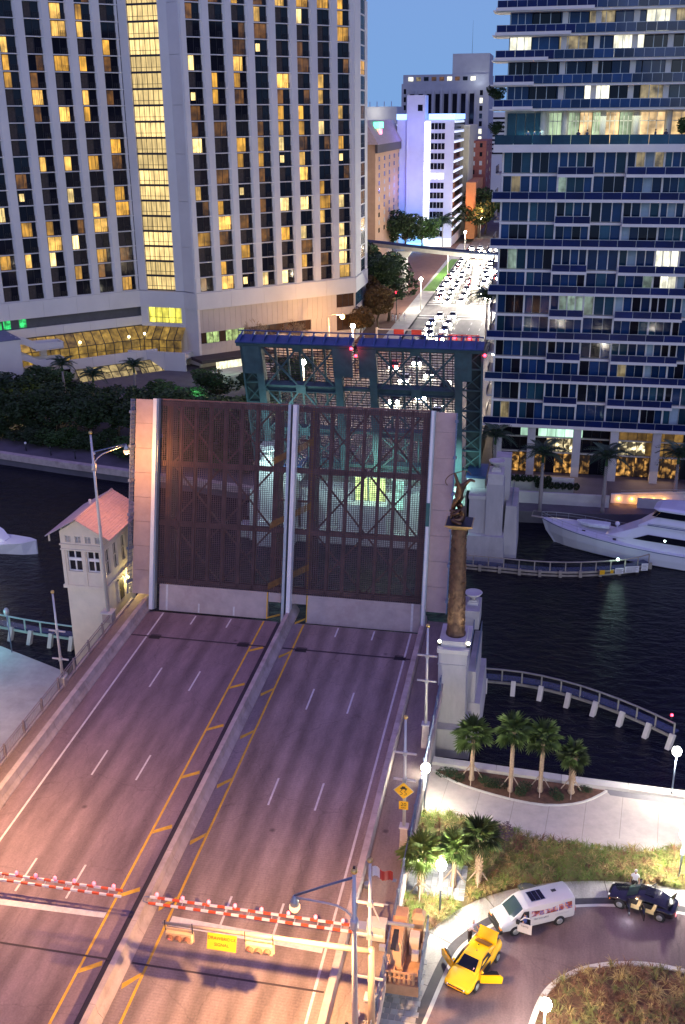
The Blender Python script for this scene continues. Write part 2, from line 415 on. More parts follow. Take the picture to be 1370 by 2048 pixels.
def drain(rd, x, y):
    mb = MB()
    for k in range(6): mb.box(x-.5, x+.5, y-.3+k*.12, y-.24+k*.12, rz(y)-.02, rz(y)+.02)
    mb.box(x-.52,x+.52,y-.34,y-.31,rz(y)-.02,rz(y)+.025); mb.box(x-.52,x+.52,y+.37,y+.4,rz(y)-.02,rz(y)+.025)
    mb.add([(x-.5,y-.31,rz(y)+.008),(x+.5,y-.31,rz(y)+.008),(x+.5,y+.38,rz(y)+.012),(x-.5,y+.38,rz(y)+.012)],[(0,1,2,3)])
    mb.build('drain_grate', m_drain, rd)
drain(roadL,-33.4,77.9); drain(roadL,-25.1,77.9); drain(roadR,-19.8,77.9); drain(roadR,-11.0,78.0)
# dark strip left of the median: barrier's cast shade put into its colour
sloped(MB(), -23.1, -22.45, YA, YB, .9, -.02).build('median_shade_strip', M('median_shade', (.04,.035,.045), .8, var=.2), kind='structure')
# sidewalks on both sides
sloped(MB(), -9.35, -7.1, YA, 84.5, .9, .12).build('sidewalk', m_side, kind='structure')
sloped(MB(), -37.9, -36.45, YA, 85.5, .9, .12).build('sidewalk', m_side, kind='structure')
def sloped_wall(mb, prof, y0, y1, n=1):
    """prof: cross-section (x, height above road)"""
    secs = []
    for i in range(n+1):
        y = y0+(y1-y0)*i/n
        secs.append([(x, y, rz(y)+h) for x, h in prof])
    mb.loft(secs); return mb
m_barr = M('stained_barrier_concrete', (.46,.38,.33), .85, var=.2, scale=.9, bump=.35, bscale=7, dirt=.7, dirtcol=(.15,.11,.09))
def barrier(prof, label, y0=YA, y1=82.2, seg=6.):
    root = empty('concrete_barrier', (sum(p[0] for p in prof)/len(prof), y0, rz(y0)), label, 'barrier')
    y = y0
    while y < y1-.01:
        ye = min(y+seg, y1)
        sloped_wall(MB(), prof, y, ye-.025).build('barrier_segment', m_barr, root)
        y = ye
    return root
barrier([(-22.45,-.05),(-22.4,.55),(-22.3,1.0),(-21.95,1.0),(-21.85,.45),(-21.6,.12),(-21.55,-.05)],
        'long concrete median barrier between the two carriageways', y1=84.8)
barrier([(-10.05,-.05),(-9.98,.3),(-9.85,.85),(-9.45,.85),(-9.4,.1),(-9.36,-.05)], 'low concrete barrier between the right carriageway and its sidewalk', y1=84.2)
barrier([(-36.5,-.05),(-36.45,.9),(-36.05,.9),(-35.9,.4),(-35.7,.1),(-35.68,-.05)], 'concrete barrier between the left carriageway and its sidewalk, lit orange', y1=83.5)
# deck edge beams + side walls (approach structure)
ab = empty('bridge_abutment', (-22,40,0), 'long concrete approach structure that carries the road up to the drawbridge', 'bridge')
def wall_to(mb, x0, x1, y0, y1, zb, dz):
    mb.hexa([(x0,y0,zb),(x1,y0,zb),(x1,y1,zb),(x0,y1,zb),(x0,y0,rz(y0)+dz),(x1,y0,rz(y0)+dz),(x1,y1,rz(y1)+dz),(x0,y1,rz(y1)+dz)]); return mb
for x0, x1 in ((-7.45,-7.12), (-37.88,-37.55)):
    y = YA
    while y < 71:
        wall_to(MB(), x0, x1, y, min(y+6, 72)-.03, -1.0, -.79).build('side_wall', m_conc, ab); y += 6
for x0, x1, lab in ((-7.1,-6.85,'edge'), (-38.15,-37.9,'edge')):
    y = YA
    while y < 84:
        a, b = y, min(y+6, 84)-.03
        mb = MB(); mb.hexa([(x0,a,rz(a)-.9),(x1,a,rz(a)-.9),(x1,b,rz(b)-.9),(x0,b,rz(b)-.9),(x0,a,rz(a)+.32),(x1,a,rz(a)+.32),(x1,b,rz(b)+.32),(x0,b,rz(b)+.32)])
        mb.build('edge_beam', m_barr, ab); y += 6
wall_to(MB(), -37.5,-7.5, 70.5, 71.3, -1, -.95).build('cross_wall', m_conc, ab)

# ---- near bank: plaza at river level, driveway, seawall
sea = [(-7.1,69.2),(2,68.6),(12,68.2),(60,66)]
MB().prism([(-7.1,-60),(120,-60),(120,66)]+sea[::-1], -6, 2.2).build('plaza', m_plaza, kind='structure', origin=(0,0,2.2))
sw = empty('seawall', (6,68.5,0), 'pale concrete seawall cap along the river beside the palms', 'wall')
sp = [(-7.0,69.2),(-2,68.9),(3,68.6),(8,68.4),(13,68.2),(18,68.0),(24,67.7),(30,67.5),(60,66)]
for (xa,ya),(xb,yb) in zip(sp, sp[1:]):
    MB().hexa([(xa,ya-.55,2.18),(xb-.03,yb-.55,2.18),(xb-.03,yb+.25,2.18),(xa,ya+.25,2.18),(xa,ya-.55,2.45),(xb-.03,yb-.55,2.45),(xb-.03,yb+.25,2.45),(xa,ya+.25,2.45)]).build('coping', m_concl, sw)
MB().prism([(-110,-60),(-38.2,-60),(-38.2,71),(-40.9,73.4),(-41.8,76.8),(-50.5,80.4),(-60,82),(-110,86)], -6, 2.2).build('plaza',
    M('pale_worn_plaza', (.36,.35,.33), .85, var=.2, scale=.5, bump=.3, bscale=4, dirt=.5, dirtcol=(.22,.2,.2)), kind='structure', origin=(-50,60,2.2))

def spline(pts, n=8):
    out = []
    P = [pts[0]]+list(pts)+[pts[-1]]
    for i in range(1, len(P)-2):
        for k in range(n):
            t = k/n; p0,p1,p2,p3 = P[i-1],P[i],P[i+1],P[i+2]
            out.append(tuple(.5*((2*p1[j])+(-p0[j]+p2[j])*t+(2*p0[j]-5*p1[j]+4*p2[j]-p3[j])*t*t+(-p0[j]+3*p1[j]-3*p2[j]+p3[j])*t**3) for j in range(len(pts[0]))))
    out.append(tuple(pts[-1])); return out
def sheet(name, poly, z, mat, kind='structure', t=.0, parent=None, **kw):
    mb = MB()
    if t: mb.prism(poly, z-t, z)
    else: mb.add([(x,y,z) for x,y in poly], [tuple(range(len(poly)))])
    return mb.build(name, mat, parent, kind=kind if parent is None else None, origin=(poly[0][0],poly[0][1],z) if parent is None else None, **kw)
outer = spline([(-6.3,20),(-6.2,32),(-5.3,40),(-4.6,43.8),(-3.5,48.8),(-2.4,50.9),(-.8,52.6),(1.5,54.0),(3.9,54.9),(7,55.5),(10.8,55.5),(16,54.9),(24,52.5),(40,46)])
inner = spline([(.4,20),(.6,38),(1.0,43),(1.4,45.5),(2.1,47.5),(3.4,49.0),(5.3,50.1),(8,50.7),(10.6,50.5),(15,49.4),(22,46.5),(36,40)])
dz_ = 2.204
sheet('driveway', outer+inner[::-1], dz_, m_asph)
def offset(path, d):
    o = []
    for i, p in enumerate(path):
        a = path[max(i-1,0)]; b = path[min(i+1,len(path)-1)]
        dx, dy = b[0]-a[0], b[1]-a[1]; L = math.hypot(dx,dy); o.append((p[0]-dy/L*d, p[1]+dx/L*d))
    return o
# dark paver band then pale gutter along the outer kerb
m_band = M('dark_paver_band', (.05,.045,.055), .7, var=.2, scale=2)
sheet('paver_band', offset(outer,.05)+offset(outer,.62)[::-1], dz_+.004, m_band)
g_ = MB(); a_, b_ = offset(outer,-.18), offset(outer,.05)
for i in range(len(a_)-1):
    g_.hexa([(a_[i][0],a_[i][1],2.2),(a_[i+1][0],a_[i+1][1],2.2),(b_[i+1][0],b_[i+1][1],2.2),(b_[i][0],b_[i][1],2.2)][::1]+[(a_[i][0],a_[i][1],2.22),(a_[i+1][0],a_[i+1][1],2.22),(b_[i+1][0],b_[i+1][1],2.22),(b_[i][0],b_[i][1],2.22)])
g_.build('gutter', m_concl, kind='structure')
# island
isl = offset(inner, -.32)
sheet('planting_bed', isl+[(60,20),(30,-20),(1,-20)], 2.26, m_soil)
kerb = empty('island_kerb', (2,46,2.2), 'curved pale kerb round the planted island in the driveway', 'kerb')
for i in range(0, len(inner)-1, 2):
    a0,a1 = inner[i], inner[min(i+2,len(inner)-1)]; b0,b1 = isl[i], isl[min(i+2,len(isl)-1)]
    MB().hexa([(*a0,2.19),(*b0,2.19),(*b1,2.19),(*a1,2.19),(*a0,2.34),(*b0,2.34),(*b1,2.34),(*a1,2.34)][::1]).build('kerb_stone', m_concl, kerb)
# riverside promenade (cream curving walk)
m_walk = M('cream_promenade', (.48,.42,.37), .8, var=.12, scale=1.2, bump=.2, bscale=9, dirt=.3, dirtcol=(.42,.36,.3))
north = spline([(-7.05,68.6),(0,68.2),(12,67.6),(40,66)],4)
south = spline([(-7.05,62.6),(-4.6,62.4),(-2.5,61.9),(0,61.3),(2.3,60.9),(4.5,60.7),(7,60.8),(9.5,61.3),(12,61.9),(18,62.5),(40,60)],5)
sheet('promenade', north+south[::-1], dz_+.002, m_walk)
sheet('path', [(6.6,67.2),(40,65.0),(40,66.0),(6.2,68.0)], dz_+.006, M('grey_path', (.2,.19,.2), .8, var=.15))
for k in range(14):
    xk = -6+k*2.6
    MB().add([(xk,61.6 if xk<6 else 62.2,dz_+.006),(xk+.035,61.6 if xk<6 else 62.2,dz_+.006),(xk+.6,67.9-.03*xk,dz_+.006),(xk+.565,67.9-.03*xk,dz_+.006)],[(0,1,2,3)]).build('pavement_joint', M('fine_joint',(.28,.25,.22),.9) if 'fine_joint' not in bpy.data.materials else bpy.data.materials['fine_joint'], kind='structure')
# palm bed by the river
bed = spline([(-6.8,67.9),(-5.2,66.8),(-3.2,66.0),(-.5,65.3),(1.8,65.1),(3.8,65.6),(5.2,66.5),(6.3,67.7)],4)
bed_top = [(6.3,67.7),(3,68.0),(0,68.15),(-4,68.35),(-6.8,67.9)]
sheet('planting_bed', bed+bed_top[1:-1], 2.235, m_soil)
bk = empty('bed_kerb', (0,66,2.2), 'thin pale kerb round the riverside palm bed', 'kerb')
bo = offset(bed, -.15)
for i in range(0, len(bed)-1, 2):
    j = min(i+2, len(bed)-1)
    MB().hexa([(*bo[i],2.19),(*bo[j],2.19),(*bed[j],2.19),(*bed[i],2.19),(*bo[i],2.31),(*bo[j],2.31),(*bed[j],2.31),(*bed[i],2.31)]).build('kerb_stone', m_concl, bk)
# planted slope between promenade and driveway
grass_bed = offset(outer, 2.2)
gb = [p for p in grass_bed if -6.9 < p[0] < 30 and p[1] > 49.6]
m_grassbase = M('dry_grass_soil', (.13,.10,.045), .95, var=.45, scale=1.1, bump=.6, bscale=8, dirt=.6, dirtcol=(.05,.07,.02))
sheet('planting_bed', [(-6.95,51.4),(-5.4,50.6)]+[p for p in gb if p[0] > -5.0]+[(30,56.5),(30,61)]+[p for p in south[::-1] if p[0] < 29], 2.225, m_grassbase)
# brick-paver patches
m_pave = M('grey_paver', (.33,.34,.35), .85, var=.1, rand=.25)
pv = empty('paved_patch', (-6.3,54.5,2.2), 'pale herringbone paver patch among the grasses by the bridge', 'paving')
def tile_me(w, h, mat, t=.03):
    return MB().box(0,w,0,h,0,t).mesh('paver', mat)
pm = tile_me(.36,.36,m_pave)
for i in range(11):
    for j in range(9):
        x = -7.0+i*.38; y = 53.9+j*.38+.0
        if x > -3.3: continue
        inst('paver', pm, (x,y,2.225), pv)
pv2 = empty('paved_corner', (-6.5,42,2.2), 'grey brick paver apron under the bridge machinery platform', 'paving')
for i in range(6):
    for j in range(26):
        x = -7.0+i*.4+ (0 if j%2 else .12); y = 38.5+j*.4
        if x < -4.9-.0 and (x < -5.1 or y < 40): inst('paver', pm, (x,y,2.205), pv2)
# sidewalk slabs joints beside driveway
for i, (x,y) in enumerate(offset(outer,.62)):
    if i % 7 == 0 and y > 36 and x < 26:
        q = offset(outer,2.2)[i]
        mb = MB(); d = Vector((q[0]-x,q[1]-y)).normalized(); nn_ = (-d.y*.02, d.x*.02)
        mb.add([(x-nn_[0],y-nn_[1],dz_+.004),(x+nn_[0],y+nn_[1],dz_+.004),(q[0]+nn_[0],q[1]+nn_[1],dz_+.004),(q[0]-nn_[0],q[1]-nn_[1],dz_+.004)],[(0,1,2,3)])
        mb.build('pavement_joint', m_joint, kind='structure')
# ---- far bank
edge = [(-160,155),(-110,146),(-82.6,138.6),(-70.5,135.9),(-59.2,133.7),(-48,131.5),(-38.5,129.5),(-38.5,124),(-7,124),(-7,127.8),(8,128.6),(22,131.2),(60,134),(120,138)]
m_bank = M('far_bank_paving', (.11,.10,.11), .8, var=.2, scale=.4, bump=.2)
MB().prism(edge+[(120,205),(-160,205)], -6, 1.6).build('ground', m_bank, kind='structure', origin=(0,140,1.6))
MB().hexa([(-900,205,-6),(900,205,-6),(900,3000,-6),(-900,3000,-6),(-900,205,1.6),(900,205,1.6),(900,3000,2.9),(-900,3000,2.9)]).build('ground', M('city_ground', (.08,.08,.08), .9, var=.3, scale=.02), kind='structure', origin=(0,205,1.6))
fs = empty('far_seawall', (-60,134,0), 'pale concrete seawall edge in front of the dark riverside trees', 'wall')
for (xa,ya),(xb,yb) in zip(edge[1:6], edge[2:7]):
    L = math.hypot(xb-xa,yb-ya); k = max(1,int(L/4)); dx, dy = (xb-xa)/k, (yb-ya)/k
    for i in range(k):
        a = Vector((xa+dx*i,ya+dy*i)); b = Vector((xa+dx*(i+1)*1.0-.02*dx/abs(dx),ya+dy*(i+1))); nv = Vector((-(b-a).y,(b-a).x)).normalized()
        p = a-nv*.25; q = b-nv*.25; r = b+nv*.8; s_ = a+nv*.8
        MB().hexa([(p.x,p.y,1.0),(q.x,q.y,1.0),(r.x,r.y,1.0),(s_.x,s_.y,1.0),(p.x,p.y,1.95),(q.x,q.y,1.95),(r.x,r.y,1.95),(s_.x,s_.y,1.95)]).build('coping', m_barr, fs)
sheet('path', [(-110,147.5),(-82,140.2),(-58,135.2),(-40,131.2),(-40,135.5),(-60,138.3),(-84,144),(-110,152)], 1.606, m_bank)
# far approach road descending to the avenue
def frz(y):
    if y < 122: return 7.0
    return 7.0-4.4*min(1,(y-122)/90.)
mb = MB(); 
prev = None
for i in range(12):
    y0 = 122.5+i*8.; y1 = y0+8.
    mb.hexa([(-36,y0,-1),(-9,y0,-1),(-9,y1,-1),(-36,y1,-1),(-36,y0,frz(y0)),(-9,y0,frz(y0)),(-9,y1,frz(y1)),(-36,y1,frz(y1))])
mb.build('road', m_farstreet, kind='structure')
MB().add([(-33,218,2.66),(-14,218,2.66),(-14,700,3.3),(-33,700,3.3)],[(0,1,2,3)]).build('road', m_farstreet, kind='structure', origin=(-24,218,2.66))
MB().add([(-60,262,2.70),(30,262,2.70),(30,276,2.72),(-60,276,2.72)],[(0,1,2,3)]).build('road', m_farstreet, kind='structure', origin=(-24,262,2.7))
fr = [o for o in C.objects if o.name.startswith('road')][-2]
def fmark(p, z=2.95, mat=m_wline, name='lane_marking', par=None):
    MB().add([(x,y,z+(y-262)*.0013) for x,y in p],[(0,1,2,3)]).build(name, mat, par or fr)
for x in (-29.5,-26,-22.5,-19,-16.5):
    for y in range(222, 256, 7): fmark([(x-.1,y),(x+.1,y),(x+.1,y+3),(x-.1,y+3)], 2.78)
    for y in range(282, 420, 9): fmark([(x-.1,y),(x+.1,y),(x+.1,y+3.5),(x-.1,y+3.5)], 2.86)
for y0, y1 in ((257,258),(260.5,261.5),(277,278),(280.5,281.5)):
    fmark([(-33,y0),(-14,y0),(-14,y1),(-33,y1)], 2.80, name='crosswalk_line')
for k in range(9): fmark([(-36.5,245+k*1.5),(-33.4,245+k*1.5),(-33.4,245.8+k*1.5),(-36.5,245.8+k*1.5)], 2.80, name='crosswalk_line')
sheet('verge', [(-37,300),(-33.6,300),(-33.6,372),(-36,372)], 2.86, M('lit_lawn', (.12,.3,.03), .9, var=.3, scale=1))
sheet('sidewalk', [(-37.5,222),(-33.4,222),(-33.4,420),(-37.5,420)], 2.82, m_conc)
sheet('plaza', [(-75,222),(-37.5,222),(-37.5,420),(-75,420)], 2.80, M('terracotta_paving', (.16,.07,.045), .85, var=.25, scale=.5))
# ================================================================ NEAR BASCULE LEAF (deck side faces the camera)
TH = math.radians(75)
def leafM(hy, hz, side):   # local: x, s along the leaf, w out of the deck surface
    if side > 0:
        return Matrix(((1,0,0,0),(0,math.cos(TH),-math.sin(TH),hy),(0,math.sin(TH),math.cos(TH),hz),(0,0,0,1)))
    return Matrix(((-1,0,0,0),(0,-math.cos(TH),math.sin(TH),hy),(0,math.sin(TH),math.cos(TH),hz),(0,0,0,1)))
T1 = leafM(82.9, 6.5, 1)   # w>0 points back towards the camera (deck surface)
m_side_conc = M('leaf_sidewalk_concrete', (.50,.37,.33), .8, var=.12, scale=.8, bump=.15, dirt=.35, dirtcol=(.35,.22,.19))
m_front = M('leaf_front_concrete', (.45,.37,.33), .8, var=.14, scale=.8, bump=.2, dirt=.4, dirtcol=(.25,.15,.14))
leaf = empty('bascule_leaf', (-22.4,82.9,6.5), 'raised near drawbridge leaf showing its brown open steel grating deck', 'drawbridge leaf')
TOP = 19.75
# open steel grating: real bars, joined
def grating(x0, x1, s0, s1, dx, ds, wx, ws, T, mat, par, w=0.):
    mb = MB(T); x = x0
    while x <= x1: mb.box(x-wx/2,x+wx/2,s0,s1,w-.07,w); x += dx
    s = s0
    while s <= s1: mb.box(x0,x1,s-ws/2,s+ws/2,w-.06,w+.012); s += ds
    return mb.build('deck_grating', mat, par, kind='stuff')
# diamond shaped mesh like the photo's grating
grating(-35.15,-22.95,2.4,TOP,.205,.175,.043,.036,T1,m_iron,leaf)
grating(-22.05,-9.85,2.4,TOP,.205,.175,.043,.036,T1,m_iron,leaf)
for x0, x1, sb in ((-34.9,-24.25,-.15),(-20.55,-9.95,-.25)):
    MB(T1).box(x0,x1,sb,2.42,-.45,.0).build('concrete_apron', m_front, leaf)
MB(T1).box(-24.2,-23.0,1.5,2.42,-.45,-.02).build('concrete_apron', m_front, leaf)
MB(T1).box(-21.95,-20.6,1.5,2.42,-.45,-.02).build('concrete_apron', m_front, leaf)
def lmark(x0,x1,s0,s1,mat,name,w=.006,par=leaf):
    MB(T1).add([(x0,s0,w),(x1,s0,w),(x1,s1,w),(x0,s1,w)],[(0,1,2,3)]).build(name,mat,par)
lmark(-34.25,-34.05,-.1,2.4,m_wline,'edge_line'); lmark(-10.8,-10.6,-.2,2.4,m_wline,'edge_line')
for x in (-30.95,-27.5): lmark(x-.08,x+.08,-.1,.75,m_wline,'lane_marking')
lmark(-24.35,-24.25,-.15,2.4,m_yel,'median_line'); lmark(-20.55,-20.45,-.15,2.4,m_yel,'median_line')
m_oldy = M('faded_yellow_on_grating', (.20,.10,.02), .7, var=.4, scale=2)
for s0 in (2.6,8.3,14.2):     # painted hatches on the grating bars
    mb = MB(T1)
    for k in range(14):
        a = k/13
        for (xa, xb) in ((-24.25,-23.0),(-22.0,-20.5)):
            x = xa+(xb-xa)*a; off = (1.0*(x+24.3)*.55)
            mb.box(x-.03,x+.03,s0+off-.0,s0+off+.62,.004,.026)
    mb.build('hatch_marking', m_oldy, leaf)
mb = MB(T1)
for s in [2.6+.235*k for k in range(72)]: mb.box(-20.6,-20.45,s-.04,s+.04,.004,.026)
mb.build('median_line', m_oldy, leaf)
# side walks of the leaf, in panels
for x0, x1, s0 in ((-37.65,-35.75,1.25),(-9.45,-7.6,1.75)):
    s = s0; k = 0
    while s < TOP-.3:
        s1 = min(s+2.32, TOP)
        MB(T1).box(x0,x1,s+.012,s1-.012,-.30,.0).build('sidewalk_slab', m_side_conc, leaf); s = s1
# barrier rails standing proud of the deck
for x0, x1, s0 in ((-35.75,-35.2,.0),(-9.85,-9.45,.1)):
    MB(T1).box(x0,x1,s0,TOP+.1,-.1,.55).build('guard_rail', m_galv, leaf)
    MB(T1).box(x0+.1,x1-.1,s0,TOP+.1,.56,.78).build('rail_cap', m_white, leaf)
MB(T1).box(-22.75,-22.5,-.6,TOP+.1,-.1,.8).build('median_rail', m_galv, leaf)
MB(T1).box(-22.3,-21.95,-.6,TOP+.1,-.1,.8).build('median_rail', m_white, leaf)
MB(T1).box(-22.49,-22.31,0,TOP,-.2,.1).build('median_gap', m_dark, leaf)
MB(T1).box(-9.83,-9.5,9.6,11.7,.79,.83).build('green_plate', M('green_plate',(.03,.12,.1),.5), leaf)
# structure behind: floor beams, stringers, girders, bracing
for s in (2.7,8.2,13.85,19.45):
    for x0, x1 in ((-35.2,-22.9),(-22.1,-9.8)):
        mb = MB(T1); mb.box(x0,x1,s-.22,s+.22,-.16,-.1); mb.box(x0,x1,s-.03,s+.03,-.8,-.16); mb.box(x0,x1,s-.22,s+.22,-.86,-.8)
        mb.build('floor_beam', m_gird, leaf)
for x in [-33.2,-31.75,-30.3,-28.85,-27.35,-25.85,-18.85,-17.35,-15.85,-14.4,-12.95,-11.55]:
    mb = MB(T1); mb.box(x-.14,x+.14,2.5,TOP,-.14,-.1); mb.box(x-.03,x+.03,2.5,TOP,-.5,-.14); mb.box(x-.14,x+.14,2.5,TOP,-.54,-.5)
    mb.build('stringer', m_gird, leaf)
for x0,x1 in ((-34.75,-34.2),(-24.3,-23.75),(-20.95,-20.3),(-10.6,-10.1)):
    mb = MB(T1)
    pts = [(x0,2.6,-.6),(x0,TOP-.3,-.6),(x0,TOP-.3,-1.6),(x0,6,-3.2),(x0,3.6,-3.2),(x0,2.9,-2.8),(x0,2.6,-2.2)]
    mb.extrude(pts,(x1-x0,0,0)); mb.build('main_girder', m_gird, leaf)
for s in (2.9,5.6,8.2,11,13.85,16.6): # narrow cross ties by the median
    for x0,x1 in ((-23.75,-22.8),(-21.9,-20.95)): MB(T1).box(x0,x1,s-.1,s+.1,-.9,-.7).build('cross_tie', m_gird, leaf)
for xa, xb in ((-34.2,-24.3),(-20.3,-10.6)):
    for s0, s1 in ((2.7,8.2),(8.2,13.85),(13.85,19.45)):
        h = (xa+xb)/2
        for a,b in (((xa,s0),(h,s1)),((xa,s1),(h,s0)),((h,s0),(xb,s1)),((h,s1),(xb,s0))):
            MB(T1).beam((a[0],a[1],-.95),(b[0],b[1],-.95),.16,.12,up=(0,0,1)).build('bracing', m_gird, leaf)
MB(T1).box(-35.2,-9.8,TOP,TOP+.12,-.5,.0).build('tip_beam', m_gird, leaf)
# pedestrian railing on the left edge of the leaf, seen end on
def leaf_rail(x, s0, s1, nm='railing'):
    mb = MB(T1)
    for w in (.15,.4,.65,.9,1.05): mb.beam((x,s0,w),(x,s1,w),.05)
    k = s0
    while k < s1: mb.beam((x,k,0),(x,k,1.1),.06); k += .5 if False else .42
    for k in range(6): mb.box(x-.12,x+.12,s0+1+k*3.2,s0+1.25+k*3.2,-.2,1.15)
    return mb.build(nm, m_railb, leaf)
leaf_rail(-37.72, 1.4, TOP); leaf_rail(-7.55, 1.9, TOP)
light_w = None
# ================================================================ FAR BASCULE LEAF (underside faces the camera)
T2 = Matrix(((1,0,0,0),(0,-math.cos(TH),-math.sin(TH),122.0),(0,math.sin(TH),-math.cos(TH),7.0),(0,0,0,1)))  # w>0 = underside towards camera
fl = empty('bascule_leaf', (-22.2,122,7), 'raised far drawbridge leaf showing its teal steel underside and X bracing', 'drawbridge leaf')
FT = 19.2
for x0,x1 in ((-33.7,-24.4),(-20.0,-10.2),(-24.4,-20.0)):
    mb = MB(T2); x = x0
    while x < x1: mb.box(x-.03,x+.03,1,FT-.4,-.9,-.84); x += .6
    s = 1.0
    while s < FT-.5: mb.box(x0,x1,s-.05,s+.05,-.9,-.85); s += .34
    mb.build('deck_grating', M('grating_bars_underside',(.07,.06,.06),.6,.4,var=.2) if 'grating_bars_underside' not in bpy.data.materials else bpy.data.materials['grating_bars_underside'], fl, kind='stuff')
for x0,x1 in ((-36.4,-34.4),(-9.3,-7.4)):
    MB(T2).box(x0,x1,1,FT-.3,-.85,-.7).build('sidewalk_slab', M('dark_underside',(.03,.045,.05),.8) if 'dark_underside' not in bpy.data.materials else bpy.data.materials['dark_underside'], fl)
for x in (-34.0,-24.4,-20.2,-10.1):
    MB(T2).box(x-.33,x+.33,.5,FT-.6,-.8,.7).build('main_girder', m_teal, fl)
    MB(T2).box(x-.45,x+.45,.5,FT-.6,.7,.78).build('girder_flange', m_teal, fl)
for x0,x1 in ((-35.9,-33.7),(-24.9,-22.6),(-21.8,-19.7),(-10.6,-8.6)):
    MB(T2).box(x0,x1,15.0,FT-.5,.82,.92).build('lock_plate', m_teal, fl)
for s in (2.0,6.9,12.9):
    mb = MB(T2); mb.box(-33.7,-24.7,s-.45,s-.38,-.6,.5); mb.box(-33.7,-24.7,s+.38,s+.45,-.6,.5); mb.box(-33.7,-24.7,s-.38,s+.38,-.1,0)
    mb.build('floor_beam', m_teal, fl)
    mb = MB(T2); mb.box(-19.9,-10.4,s-.45,s-.38,-.6,.5); mb.box(-19.9,-10.4,s+.38,s+.45,-.6,.5); mb.box(-19.9,-10.4,s-.38,s+.38,-.1,0)
    mb.build('floor_beam', m_teal, fl)
    MB(T2).box(-24.1,-20.5,s-.2,s+.2,-.3,.2).build('floor_beam', m_teal, fl)
for xa,xb in ((-33.7,-24.7),(-19.9,-10.4)):
    for s0,s1 in ((2.0,6.9),(6.9,12.9),(12.9,18.4)):
        h = (xa+xb)/2
        for a,b in (((xa,s0),(h,s1)),((xa,s1),(h,s0)),((h,s0),(xb,s1)),((h,s1),(xb,s0))):
            MB(T2).beam((a[0],a[1],.35),(b[0],b[1],.35),.2,.2,up=(0,0,1)).build('bracing', m_teal, fl)
        MB(T2).box(h-.6,h+.6,s1-.55,s1+.55,.46,.52).build('gusset_plate', m_teal, fl)
    for k in range(1,6):
        x = xa+(xb-xa)*k/6
        MB(T2).box(x-.1,x+.1,1,FT-.6,-.78,-.4).build('stringer', m_teal, fl)
for xa,xb in ((-36.3,-34.3),(-9.8,-7.5)):     # sidewalk brackets
    for s in (2,4.8,7.6,10.4,13.2,16.0):
        MB(T2).beam((xa,s,-.3),(xb,s,-.3),.18,.25).build('bracket', m_teal, fl)
        MB(T2).beam((xa,s,-.3),(xb,s+2.4,-.1),.12,.12).build('bracket', m_teal, fl)
        MB(T2).beam((xb,s,-.3),(xa,s+2.4,-.1),.12,.12).build('bracket', m_teal, fl)
    xo = xa if xa < -20 else xb
    MB(T2).box(xo-.1,xo+.1,.8,FT-.3,-.7,.1).build('fascia_beam', m_teal, fl)
for xa,xb in ((-24.1,-22.3),(-22.1,-20.5)):
    for s0 in range(2,17,3): MB(T2).beam((xa,s0,0),(xb,s0+3,0),.12).build('bracing', m_teal, fl)
for xa,xb in ((-36.6,-22.5),(-21.9,-7.3)):    # tip beam with blue top flange and brackets
    MB(T2).box(xa,xb,FT-.65,FT-.1,-.8,.8).build('tip_beam', m_teal, fl)
    MB(T2).box(xa,xb,FT-.1,FT+.05,-1.0,1.1).build('tip_flange', m_tealb, fl)
    k = xa+.5
    while k < xb:
        MB(T2).extrude([(k-.09,FT+.05,-1.0),(k-.09,FT+.05,.9),(k-.09,FT+.25,.75),(k-.09,FT+.55,-.7),(k-.09,FT+.55,-1.0)],(.18,0,0)).build('tip_bracket', m_tealb, fl); k += 1.46
for s in (FT+.6,): MB(T2).beam((-36.6,s,-.9),(-7.4,s,-.9),.12).build('tip_rail', m_tealb, fl)
m_redl = glow('red_light', (1,.02,.05), 9)
for x,s,w in ((-22.5,FT-.3,1.4),(-22.0,FT-1.2,1.4),(-7.2,FT-1.2,.2)):
    p = T2 @ Vector((x,s,w))
    r = empty('navigation_light', p, {-22.5:'upper red navigation light at the middle tip of the far leaf',-22.0:'lower red navigation light at the middle of the far leaf',-7.2:'red navigation light at the right edge of the far leaf'}[x], 'lamp')
    MB().lathe([(.1,-.15),(.12,-.1),(.12,-.05)],p,8).build('base', m_dark, r)
    MB().ball((p.x,p.y,p.z+.08),.19,10,6).build('lens', m_redl, r)
    light('navigation_glow','POINT',(p.x,p.y-.5,p.z+.1),40,(1,.03,.05),.1,r)

# ================================================================ PIERS
m_pier = M('pier_concrete', (.46,.44,.42), .85, var=.15, scale=.5, bump=.3, bscale=4, dirt=.55, dirtcol=(.2,.19,.18), stretch=(1,1,.35))
np_ = empty('bascule_pier', (-22,78,0), 'near drawbridge pier and its machinery pit under the roadway', 'pier')
MB().box(-36.5,-8.0,73,81,-3,5.0).build('pit_wall', m_pier, np_)
MB().box(-24.2,-20.6,82.4,84.6,-2,5.2).build('pit_floor', m_dark, np_)
